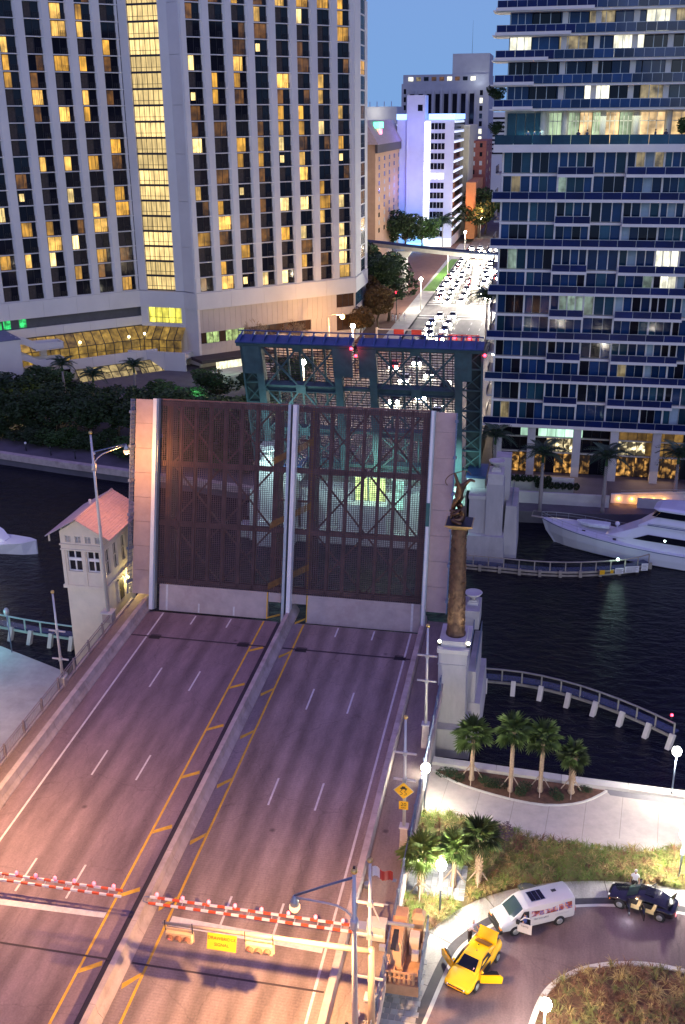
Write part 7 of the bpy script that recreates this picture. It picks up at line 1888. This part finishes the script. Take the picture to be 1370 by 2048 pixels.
for k,(x,y,s,cr) in enumerate(((-39.5,252,1.9,None),(-44,262,2.1,None),(-40,240,1.5,warm),(-44.5,246,1.7,warm),(-50,275,2.0,None),(-46,285,1.6,None),(-52,262,2.0,None),(-48,300,1.3,None),(-42,228,1.1,warm))):
    tree(k%4,x,y,2.6,s,k,['large dark tree by the red signal','broad dark tree behind the signal tree','reddish tree at the corner of the hotel','reddish lower tree next to the hotel end wall','dark tree under the orange lamps','dark tree before the monorail pillar','dark tree left of the large signal tree','small dark tree under the guideway','small bush lit warm near the hotel corner'][k],'trees between hotel and avenue',cr)
for k,(x,y,s) in enumerate(((-54,385,2.0),(-49,392,1.7),(-60,392,1.6),(-31.5,440,2.4),(-30,455,2.2))):
    tree((k+1)%4,x,y,2.6,s,k,['dark tree at the foot of the blue stair tower','dark tree before the white podium','dark tree left of the stair tower foot','green tree hanging over the far end of the avenue','second green tree at the far end of the avenue'][k],'trees along the far avenue')
for k,(x,y,s) in enumerate(((-58,172,1.1),(-53,178,1.0),(-62,180,.9),(-48,168,1.1),(-46,182,1.2),(-50,190,1.0))):
    tree(k%4,x,y,1.6,s,k*2,['tree in the hotel forecourt nearest the pavilion','tree between pavilion and canopy','tree close to the terrace wall by the canopy','tree just left of the far leaf','tree behind the left edge of the far leaf','tree before the canopy step'][k],'trees in the hotel forecourt',sz=.7)
tree(1,-8.7,YG+1.5,50.9,.36,1,'small dark tree on the corner balcony above the party deck','balcony trees'); tree(3,-8.7,YG+2.2,47.0,.3,2,'small dark tree hanging at the left end of the party deck','balcony trees')
for k in range(16):
    x = -97+k*3.6; y = 143.0+(-x-70)*.24+r_.uniform(-1,1.5)
    o = bpy.data.objects.new('shrub', treev[k%4][0]); C.objects.link(o); s = r_.uniform(.75,1.1); o.scale = (s,s,s*.62); o.location = (x,y,1.6-2.2*s*.62); o.rotation_euler = (0,0,k)
    tag(o,'dark bush %s in the thicket along the riverside path' % ['first','second','third','fourth','fifth','sixth','seventh','eighth','ninth','tenth','eleventh','twelfth','thirteenth','fourteenth','fifteenth','sixteenth'][k]+' from the left','shrub','bushes along the riverside path')
# ---- fan palms
def fan_frond(seed, mat, L=1.05):
    r = random.Random(seed); mb = MB()
    mb.tube([(0,0,0),(.35,0,.12),(.7,0,.1)],[.03,.022,.015],4)
    n = 15
    for k in range(n):
        a = math.radians(-100+200*k/(n-1)); d = Vector((math.cos(a),math.sin(a),0)); q = Vector((-d.y,d.x,0)); l = L*(1-.35*abs(a)/1.75)*r.uniform(.88,1.08)
        p0 = Vector((.7,0,.1)); dr = r.uniform(.25,.5)
        p1 = p0+d*l*.55+Vector((0,0,.06)); p2 = p0+d*l+Vector((0,0,-dr*l*.6)); w = .055
        mb.add([p0,p1+q*w,p2,p1-q*w],[(0,1,2),(0,2,3)])
    return mb.mesh('frond',[mat])
m_frond = M('palm_frond',(.10,.16,.035),.6,var=.3,scale=2,rand=.3); m_frondd = M('palm_frond_dark',(.045,.07,.02),.6,var=.3,scale=2,rand=.3); m_trunk = M('palm_trunk',(.36,.26,.17),.9,var=.3,scale=6,bump=.8,bscale=10); m_wood = M('brace_timber',(.42,.33,.25),.8,var=.15)
fronds = [fan_frond(k,m_frond) for k in range(3)]; frondsd = [fan_frond(9,m_frondd), fan_frond(10,m_frond)]
def fan_palm(x, y, zb, h, lab, boots=True, nf=26, s=1., fr=fronds, group='young sabbal palms on the plaza' if False else 'fan palms on the river plaza', lean=(0,0), braces=3):
    p = empty('fan_palm',(x,y,zb),lab,'palm',group)
    T = MB(); n = int(h/.12); prof = []
    for i in range(n+1):
        z = h*i/n; rr = .17-.03*z/h+(.045 if i%2 else 0)*(1 if boots else .25); prof.append((rr*(1.35 if i < 3 else 1),z))
    T.lathe(prof,(x,y,zb),12).build('trunk', m_trunk, p)
    if boots:
        bt_ = MB(); r = random.Random(int(x*10)+7)
        nb = int(h*26)
        for i in range(nb):
            z = h*(.25+.75*i/nb); a = i*2.4; d = Vector((math.cos(a),math.sin(a),0)); c = Vector((x,y,zb+z))+d*.15
            bt_.beam(c,c+d*.13+Vector((0,0,.2)),.09,.03)
        bt_.build('boot', m_trunk, p, kind='stuff')
    r = random.Random(int(x*7+y*3))
    for i in range(nf):
        az = i*2.399+r.uniform(-.2,.2); el = math.radians(75-115*(i/nf)+r.uniform(-8,8)); me = r.choice(fr)
        o = bpy.data.objects.new('frond', me); C.objects.link(o); o.parent = p
        o.matrix_local = Matrix.Translation((0,0,h-.05+.12*(1-i/nf))) @ Matrix.Rotation(az,4,'Z') @ Matrix.Rotation(-el,4,'Y') @ Matrix.Rotation(r.uniform(-.4,.4),4,'X') @ Matrix.Scale(s*r.uniform(.85,1.12),4)
    for k in range(braces):
        a = k*2*PI/3+.5; MB().beam((x+math.cos(a)*.85,y+math.sin(a)*.85,zb),(x+math.cos(a)*.17,y+math.sin(a)*.17,zb+1.25),.07).build('brace', m_wood, p)
    return p
fan_palm(-3.8,67.2,2.25,3.9,'leftmost palm of the riverside bed, beside the pylon foot',False)
fan_palm(-.8,66.3,2.25,5.2,'second palm of the riverside bed, the tallest with a full crown',False)
fan_palm(1.4,66.7,2.25,4.6,'third palm of the riverside bed with a smooth trunk',False)
fan_palm(3.7,66.9,2.25,3.2,'rightmost shorter palm of the riverside bed with a rough trunk',True,fr=frondsd,s=.85)
fan_palm(-6.0,53.6,2.25,3.4,'bright green palm closest to the bridge railing',True)
fan_palm(-2.4,55.4,2.25,3.9,'rough trunk palm with dark upright fronds right of the park lamp',True,fr=frondsd,s=.95)
fan_palm(-4.0,55.2,2.25,2.9,'palm directly behind the glowing park lamp',False,s=.85)
# royal palms at the restaurant quay
def feather_frond(seed, mat, L=3.1):
    r = random.Random(seed); mb = MB(); pts = [Vector((L*t,0,.55*L*t*(1-t)*1.6-.55*L*t*t*.55)) for t in [i/7 for i in range(8)]]
    mb.tube(pts,[.05-.005*i for i in range(8)],4)
    for i in range(2,20):
        t = i/20; k = min(6,int(t*7)); f = t*7-k; p = pts[k].lerp(pts[k+1],f); l = .75*math.sin(PI*min(1,t*1.02))**.6+.1
        for s in (-1,1):
            q = p+Vector((.25,s*l,-.28*l)); mb.add([p,p+Vector((.10,s*l*.5,.03)),q,p+Vector((-.08,s*l*.5,0))],[(0,1,2,3)])
    return mb.mesh('frond',[mat])
m_royal = M('royal_frond',(.03,.06,.03),.6,var=.3,rand=.3); ffr = [feather_frond(k,m_royal) for k in range(3)]
def royal(x,y,zb,h,lab,s=1.,group='royal palms along the far quay'):
    p = empty('royal_palm',(x,y,zb),lab,'palm',group)
    MB().lathe([(.3,0),(.24,.5),(.27,h*.4),(.2,h*.8),(.17,h)],(x,y,zb),12).build('trunk', M('royal_trunk',(.28,.25,.23),.8,var=.15) if 'royal_trunk' not in bpy.data.materials else bpy.data.materials['royal_trunk'], p)
    MB().lathe([(.17,0),(.2,.3),(.12,1.1)],(x,y,zb+h),10).build('crownshaft', m_leafg, p)
    r = random.Random(int(x*3))
    for i in range(17):
        o = bpy.data.objects.new('frond', r.choice(ffr)); C.objects.link(o); o.parent = p
        o.matrix_local = Matrix.Translation((0,0,h+1.0)) @ Matrix.Rotation(i*2.399,4,'Z') @ Matrix.Rotation(-math.radians(55-75*i/17),4,'Y') @ Matrix.Scale(s*r.uniform(.85,1.1),4)
royal(.1,128.6,1.6,6.6,'left royal palm on the far quay before the restaurant')
royal(8.1,129.2,1.6,6.4,'middle royal palm on the far quay between restaurant bays')
royal(17.4,133.5,1.6,5.8,'right royal palm beside the orange step lights')
royal(-6.5,137.5,1.6,6.0,'royal palm at the left corner of the condo tower')
royal(23.5,133.5,1.6,6.0,'royal palm beyond the right edge by the restaurant')
royal(-14.2,232,2.6,8.5,'large palm standing at the corner of the avenue left of the tower',1.5,'palms along the avenue'); royal(-13.6,240,2.6,7,'palm behind the large avenue corner palm',1.3,'palms along the avenue')
royal(-42.5,402,2.6,8.5,'palm washed blue in front of the blue building',2.0,'palms along the avenue')
for k,(x,y,h) in enumerate(((-83,163,7.5),(-76,160,6.5),(-71,166,7),(-92,158,5))):
    royal(x,y,1.6,h,['palm rising before the skylight','palm right of the skylight palm','palm among the park trees below the sunroom','low palm below the zigzag stair'][k],.85,'palms in the hotel park')
# rooftop party deck tree and hedge
tree(2,14.6,YF+.9,Zd,.42,1,'small bright green tree in a pot on the party deck','trees on the deck')
hedge = crown_mesh('hedge',[(x,0,0,1.1,.5,.5) for x in range(-6,7,2)],2600,.3,m_leafd,3)
for x0,y0,z0,l in ((-1.5,133.8,4.2,'dark hedge in the upper terrace planter, left part'),(2.2,133.2,3.6,'dark hedge in front of the lit restaurant windows')):
    o = bpy.data.objects.new('hedge', hedge); C.objects.link(o); o.location = (x0,y0,z0); o.scale = (.42,1,1); tag(o,l,'hedge')
tree(0,-11,126.5,6.9,.35,1,'small green bush on the far bridge approach','bushes') if False else None
# bare tree catching sodium light before the hotel wall
def bare_tree(x,y,z,h,lab):
    t = empty('bare_tree',(x,y,z),lab,'tree'); r = random.Random(3); mb = MB()
    def br(p,d,l,rad,dep):
        q = p+d*l; mb.tube([p,q],[rad,rad*.6],4,caps=False)
        if dep == 0: return
        for k in range(4 if dep > 1 else 5):
            nd = (d+Vector((r.uniform(-.9,.9),r.uniform(-.9,.9),r.uniform(-.2,.5)))).normalized(); br(q,nd,l*r.uniform(.55,.8),rad*.6,dep-1)
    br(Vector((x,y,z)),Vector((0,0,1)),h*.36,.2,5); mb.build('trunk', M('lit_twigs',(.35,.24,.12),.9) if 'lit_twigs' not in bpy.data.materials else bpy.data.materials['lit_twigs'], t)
bare_tree(-56,196,1.6,10,'leafless tree catching orange light before the hotel wall'); bare_tree(-50,203,1.6,9,'second leafless tree right of the first before the hotel wall')
pt_ = empty('garden_pavilion',(-63,166,1.6),'small pale canopy table lit green in the hotel garden','pavilion')
MB().box(-65,-61,164,168,5.0,5.3).build('roof', m_concl, pt_); MB().box(-63.4,-62.6,165.6,166.4,1.6,5).build('post', m_concl, pt_)
light('garden_green','POINT',(-59,163,6.5),500,(.25,1,.5),.6,pt_); light('garden_blue','POINT',(-61,150,3.0),500,(.15,.3,1),.3,pt_); MB().ball((-61,149.5,3.0),.35,8,6).build('blue_lamp', glow('blue_garden_lamp',(.15,.3,1),14), pt_)
light('garden_warm','POINT',(-86,152,4),500,(1,.8,.35),.4,pt_)
# ---- grasses and shrubs on the planted slope (nobody could count the blades)
def inside(p, poly):
    c = False; n = len(poly)
    for i in range(n):
        a,b = poly[i],poly[i-1]
        if (a[1] > p[1]) != (b[1] > p[1]) and p[0] < (b[0]-a[0])*(p[1]-a[1])/(b[1]-a[1])+a[0]: c = not c
    return c
slope_poly = [(-6.9,51.5),(-5.4,50.8)]+[p for p in gb if p[0] > -5.0]+[(28,56.8),(28,60.6)]+[p for p in south[::-1] if p[0] < 27]
def grass(name, poly, n, x0,x1,y0,y1, mats, lab, seed, hh=.55, avoid=()):
    r = random.Random(seed); mb = MB()
    k = 0; tries = 0
    while k < n and tries < n*8:
        tries += 1; x,y = r.uniform(x0,x1), r.uniform(y0,y1)
        if not inside((x,y),poly) or any(a[0]<x<a[1] and a[2]<y<a[3] for a in avoid): continue
        k += 1; mb.mi = r.randrange(len(mats)); R0 = r.uniform(.25,.75); H = hh*r.uniform(.5,1.3); nb = 20
        for i in range(nb):
            a = r.uniform(0,2*PI); d = Vector((math.cos(a),math.sin(a),0)); q = Vector((-d.y,d.x,0))*.016; rr = R0*r.uniform(.5,1.3); b0 = Vector((x,y,2.22))
            p1 = b0+d*rr*.45+Vector((0,0,H*.8)); p2 = b0+d*rr*1.2+Vector((0,0,H*r.uniform(.3,.9)))
            mb.add([b0-q,b0+q,p1+q,p1-q,p2],[(0,1,2,3),(3,2,4)])
    return mb.build(name, mats, label=lab, cat='grass', kind='stuff')
g1 = M('green_grass',(.16,.22,.04),.8,var=.3,scale=1); g2 = M('dry_grass',(.40,.30,.11),.8,var=.3,scale=1); g3 = M('red_brown_grass',(.20,.10,.05),.8,var=.3,scale=1); g4 = M('olive_grass',(.17,.17,.05),.8,var=.3,scale=1)
grass('grass', slope_poly, 2600, -6.9,28,50,63,[g1,g2,g3,g4,g4,g1],'tufted green and dry grasses on the slope between promenade and driveway',1,avoid=((-7.1,-2.9,53.6,57.4),))
isl_poly = isl+[(60,20),(30,-20),(1,-20)]
grass('grass', isl_poly, 2600, 1,26,30,51,[g3,g2,g3,g4],'reddish dry grasses filling the island bed in the driveway',2,.5)
shrub = crown_mesh('shrub',[(0,0,.35,.8,.6,.4),(.6,.2,.3,.6,.5,.35)],500,.16,m_leafd,4)
for k,(x,y,s) in enumerate(((-5.9,67.3,.9),(-4.7,66.9,.6),(-2.6,66.8,.8),(-1.6,66.7,.9),(.2,66.6,.9),(2.5,66.4,.8),(4.6,67.3,.6))):
    o = bpy.data.objects.new('shrub', shrub); C.objects.link(o); o.location = (x,y,2.22); o.scale = (s,s,s); o.rotation_euler = (0,0,k)
    tag(o,['low dark shrub at the left tip of the riverside bed','low shrub at the foot of the leftmost bed palm','low shrub right of the leftmost bed palm','low shrub left of the tallest bed palm','low shrub between the two middle bed palms','low shrub right of the third bed palm','low shrub behind the shortest bed palm'][k],'shrub','low shrubs in the riverside palm bed')
sap = empty('sapling',(-.9,58.3,2.2),'thin bare purple sapling behind the grasses below the promenade','tree')
mb = MB(); rr_ = random.Random(8); mb.tube([(-.9,58.3,2.2),(-.85,58.3,4.6)],[.03,.015],5)
mb.build('trunk', m_bark, sap)
cs = crown_mesh('crown',[(-.85,58.3,4.7,.55,.55,.75)],260,.16,M('purple_leaf',(.12,.07,.08),.8,var=.3),6)
o = bpy.data.objects.new('crown',cs); C.objects.link(o); o.parent = sap; o.location = (.9,-58.3,-2.2)
rk = MB(); rk.ball((0,0,0),.5,10,7,.6); rk = rk.mesh('boulder',[M('dark_rock',(.04,.05,.055),.7,var=.3,bump=.8,bscale=4)])
o = bpy.data.objects.new('boulder',rk); C.objects.link(o); o.location=(.8,55.7,2.45); o.scale=(1.3,.7,.9); tag(o,'dark rounded boulder in the grasses above the white van','boulder')
# ================================================================ PEOPLE
skin_m = M('skin',(.42,.22,.14),.6,var=.05); m_hair = M('dark_hair',(.015,.01,.008),.7); m_ghair = M('grey_hair',(.5,.48,.45),.7)
def person(lab, x, y, z, rot, skin, top, bottom, pose='stand', shirt=True, hair=m_hair, bottom_len=.45, s=1., arms=None, lean=0.):
    root = empty('person',(0,0,0),lab,'person')
    hp, kn, an = .92, .50, .08
    al, ar = (arms or (((.24,.02,1.16),(.27,.08,.93)),((-.24,.02,1.16),(-.27,.08,.93))))
    ly = lean
    J = dict(pel=(0,0,hp,.12), bel=(0,ly*.3,1.08,.105), chest=(0,ly*.7,1.28,.13), nk=(0,ly,1.45,.055), h0=(0,ly*1.1+.01,1.55,.075), h1=(0,ly*1.15+.01,1.66,.075),
       ls=(.17,ly*.85,1.38,.055), le=(al[0][0],al[0][1]+ly*.8,al[0][2],.042), lw=(al[1][0],al[1][1]+ly*.8,al[1][2],.032), lh=(al[1][0]*1.0,al[1][1]+ly*.8+.05,al[1][2]-.07,.034),
       rs=(-.17,ly*.85,1.38,.055), re=(ar[0][0],ar[0][1]+ly*.8,ar[0][2],.042), rw=(ar[1][0],ar[1][1]+ly*.8,ar[1][2],.032), rh=(ar[1][0],ar[1][1]+ly*.8+.05,ar[1][2]-.07,.034),
       lp=(.1,0,.88,.09), lk=(.11,.06 if pose=='walk' else .01,kn,.06), la=(.12,.02 if pose!='walk' else -.1,an,.04), lf=(.13,.14 if pose!='walk' else .03,.035,.04),
       rp=(-.1,0,.88,.09), rk=(-.11,.01,kn,.06), ra=(-.12,.0 if pose!='walk' else .18,an,.04), rf=(-.13,.13 if pose!='walk' else .3,.035,.04))
    E2 = [('pel','bel'),('bel','chest'),('chest','nk'),('nk','h0'),('h0','h1'),('chest','ls'),('ls','le'),('le','lw'),('lw','lh'),('chest','rs'),('rs','re'),('re','rw'),('rw','rh'),('pel','lp'),('lp','lk'),('lk','la'),('la','lf'),('pel','rp'),('rp','rk'),('rk','ra'),('ra','rf')]
    b = skin_figure('body', J, E2, 'pel', skin, root, sub=1)
    mb = MB(); mb.ball((0,J['h1'][1]-.02,1.68),.098,12,8,1.05); mb.build('hair', hair, root)
    mb = MB()   # nose, ears
    mb.beam((0,J['h1'][1]+.075,1.62),(0,J['h1'][1]+.10,1.60),.025); mb.beam((.078,J['h1'][1],1.60),(.09,J['h1'][1],1.64),.02); mb.beam((-.078,J['h1'][1],1.60),(-.09,J['h1'][1],1.64),.02); mb.build('face_feature', skin, root)
    for hn in ('lh','rh'):
        c = Vector(J[hn][:3]); mb = MB()
        for f in range(4): mb.tube([c+Vector((.018*(f-1.5),.0,-.01)),c+Vector((.02*(f-1.5),.03,-.05)),c+Vector((.02*(f-1.5),.035,-.085+.006*abs(f-1.5)))],.009,5)
        mb.tube([c+Vector((.03,.01,.01)),c+Vector((.05,.04,-.02))],.01,5); mb.build('fingers', skin, root)
    if shirt:
        secs = []
        for k,(zz,rx,ry) in enumerate(((.88,.17,.135),(1.0,.16,.125),(1.15,.17,.13),(1.3,.20,.14),(1.42,.17,.11),(1.47,.075,.075))):
            cy = ly*max(0,(zz-.92)/.53)
            secs.append([(rx*math.cos(2*PI*i/14),cy+ry*math.sin(2*PI*i/14),zz) for i in range(14)])
        mb = MB(); mb.smooth = True; mb.loft(secs)
        for s_,e_ in (('ls','le'),('rs','re')): mb.tube([J[s_][:3],tuple(Vector(J[s_][:3]).lerp(Vector(J[e_][:3]),.75))],[.075,.07],8)
        mb.build('shirt', top, root)
    if bottom:
        mb = MB(); mb.smooth = True
        mb.lathe([(.15,.80),(.165,.88),(.155,1.0)],(0,0,0),12)
        for a_,k_,n_ in (('lp','lk','la'),('rp','rk','ra')):
            A,K,N_ = [Vector(J[q][:3]) for q in (a_,k_,n_)]
            if bottom_len > .5: mb.tube([A,K,N_.lerp(K,.05)],[.115,.085,.065],9)
            else: mb.tube([A,A.lerp(K,.8)],[.125,.12],9)
        mb.build('trousers' if bottom_len > .5 else 'shorts', bottom, root)
    mb = MB()
    for f_,a_ in (('lf','la'),('rf','ra')):
        p = Vector(J[f_][:3]); q = Vector(J[a_][:3]); mb.box(p.x-.045,p.x+.045,q.y-.05,p.y+.07,0,.07)
    mb.build('shoes', m_black, root)
    place(root,(x,y,z),rot,s); return root
cloth = lambda n,c: M(n,c,.8,var=.1,scale=6)
person('bare chested person in white shorts on the right sidewalk near the bottom edge',-7.95,41.2,rz(41.2)+.12,2.6,skin_m,None,cloth('white_cloth',(.7,.68,.66)),'walk',False,arms=(((.26,.12,1.18),(.12,.3,1.1)),((-.24,.1,1.16),(-.15,.3,1.0))))
person('person in a black sleeveless top at the bottom edge of the right sidewalk',-8.15,39.6,rz(39.6)+.12,.4,skin_m,cloth('black_cloth',(.012,.012,.015)),cloth('navy_cloth',(.02,.03,.08)),'stand',True,arms=(((.42,.0,1.3),(.6,.12,1.15)),((-.42,.0,1.3),(-.6,.12,1.15))))
person('grey haired person in a pale shirt leaning at the open boot of the yellow car',-2.55,50.55,2.2,-2.0,skin_m,cloth('pale_shirt',(.55,.52,.62)),cloth('dark_trousers',(.03,.025,.03)),'stand',True,m_ghair,.9,arms=(((.22,.2,1.16),(.12,.42,1.05)),((-.22,.2,1.16),(-.1,.42,1.05))),lean=.18)
person('person in a white shirt behind the black saloon',7.7,56.95,2.2,3.0,skin_m,cloth('white_shirt',(.7,.7,.72)),cloth('black_trousers',(.02,.02,.02)),'stand',True,m_ghair,.9)
person('person in pale clothes sitting in the passenger side of the white van doorway',.75,51.75,2.3,1.2,skin_m,cloth('blue_shirt',(.05,.08,.25)),cloth('dark_jeans',(.02,.03,.06)),'stand',True,m_hair,.9,s=.9)
for k,(x,lab) in enumerate(((-4.4,'guest in dark clothes leftmost on the party deck'),(-3.6,'second guest from the left on the party deck'),(-2.9,'guest beside the left columns of the party deck'),(1.9,'guest in the middle doorway of the party deck'),(3.0,'guest right of the middle doorway of the party deck'),(11.4,'guest left of the potted tree on the party deck'),(12.6,'guest nearest the potted tree on the party deck'),(15.6,'guest just right of the potted tree on the party deck'),(16.5,'guest by the right column of the party deck'),(17.0,'guest at the right edge of the party deck'))):
    if k == 0: gp0 = person(lab,x,YF+.6,Zd,PI,skin_m,bpy.data.materials['navy_cloth'],bpy.data.materials['black_trousers'],bottom_len=.9); gp0['group'] = 'guests on the party deck'
    else: copy_tree(gp0,(x,YF+.5+(k%3)*.3,Zd),PI+k,label=lab)
for k,(x,y) in enumerate(((-38.5,252),(-37.6,251.2),(-36.8,252.2),(-35.6,252.8))):
    if k == 0: wp0 = person('person in white clothes leftmost of the group at the far corner',x,y,2.7,0,skin_m,bpy.data.materials['white_cloth'],bpy.data.materials['white_cloth'],bottom_len=.9,s=1.2); wp0['group']='people in white at the far corner'
    else: copy_tree(wp0,(x,y,2.7),k,label=['','second of the people in white at the far corner','third of the people in white at the far corner','rightmost person in white at the far corner'][k])
# bicycle leaning on the railing
bi = empty('bicycle',(-7.35,40.2,rz(40.2)+.12),'bicycle leaning on the railing beside the people at the bottom','bicycle')
Tb = Matrix.Translation((-7.4,40.2,rz(40.2)+.12)) @ Matrix.Rotation(PI/2,4,'Z') @ Matrix.Rotation(math.radians(8),4,'X')
for x in (-.52,.52):
    w = MB(Tb @ Matrix.Translation((x,0,.34)) @ Matrix.Rotation(PI/2,4,'X')); w.tube([(.32*math.cos(2*PI*i/20),.32*math.sin(2*PI*i/20),0) for i in range(21)],.02,6); wo = w.build('wheel', m_black, bi)
    w = MB(Tb @ Matrix.Translation((x,0,.34)) @ Matrix.Rotation(PI/2,4,'X'))
    for i in range(10): w.beam((0,0,0),(.31*math.cos(2*PI*i/10),.31*math.sin(2*PI*i/10),0),.008)
    w.build('spokes', m_galv, wo)
mb = MB(Tb)
for a,b in (((-.52,0,.34),(-.1,0,.32)),((-.1,0,.32),(.38,0,.78)),((-.15,0,.8),(.36,0,.84)),((-.1,0,.32),(-.17,0,.88)),((-.52,0,.34),(-.15,0,.8)),((.52,0,.34),(.36,0,.95))): mb.tube([a,b],.018,6)
mb.build('frame', M('blue_bike_paint',(.08,.12,.3),.3), bi); MB(Tb).box(-.3,-.05,-.06,.06,.88,.93).build('saddle', m_black, bi); MB(Tb).tube([(.3,-.25,1.0),(.38,0,.97),(.3,.25,1.0)],.014,6).build('handlebar', m_galv, bi)
print('objects', len(bpy.data.objects))
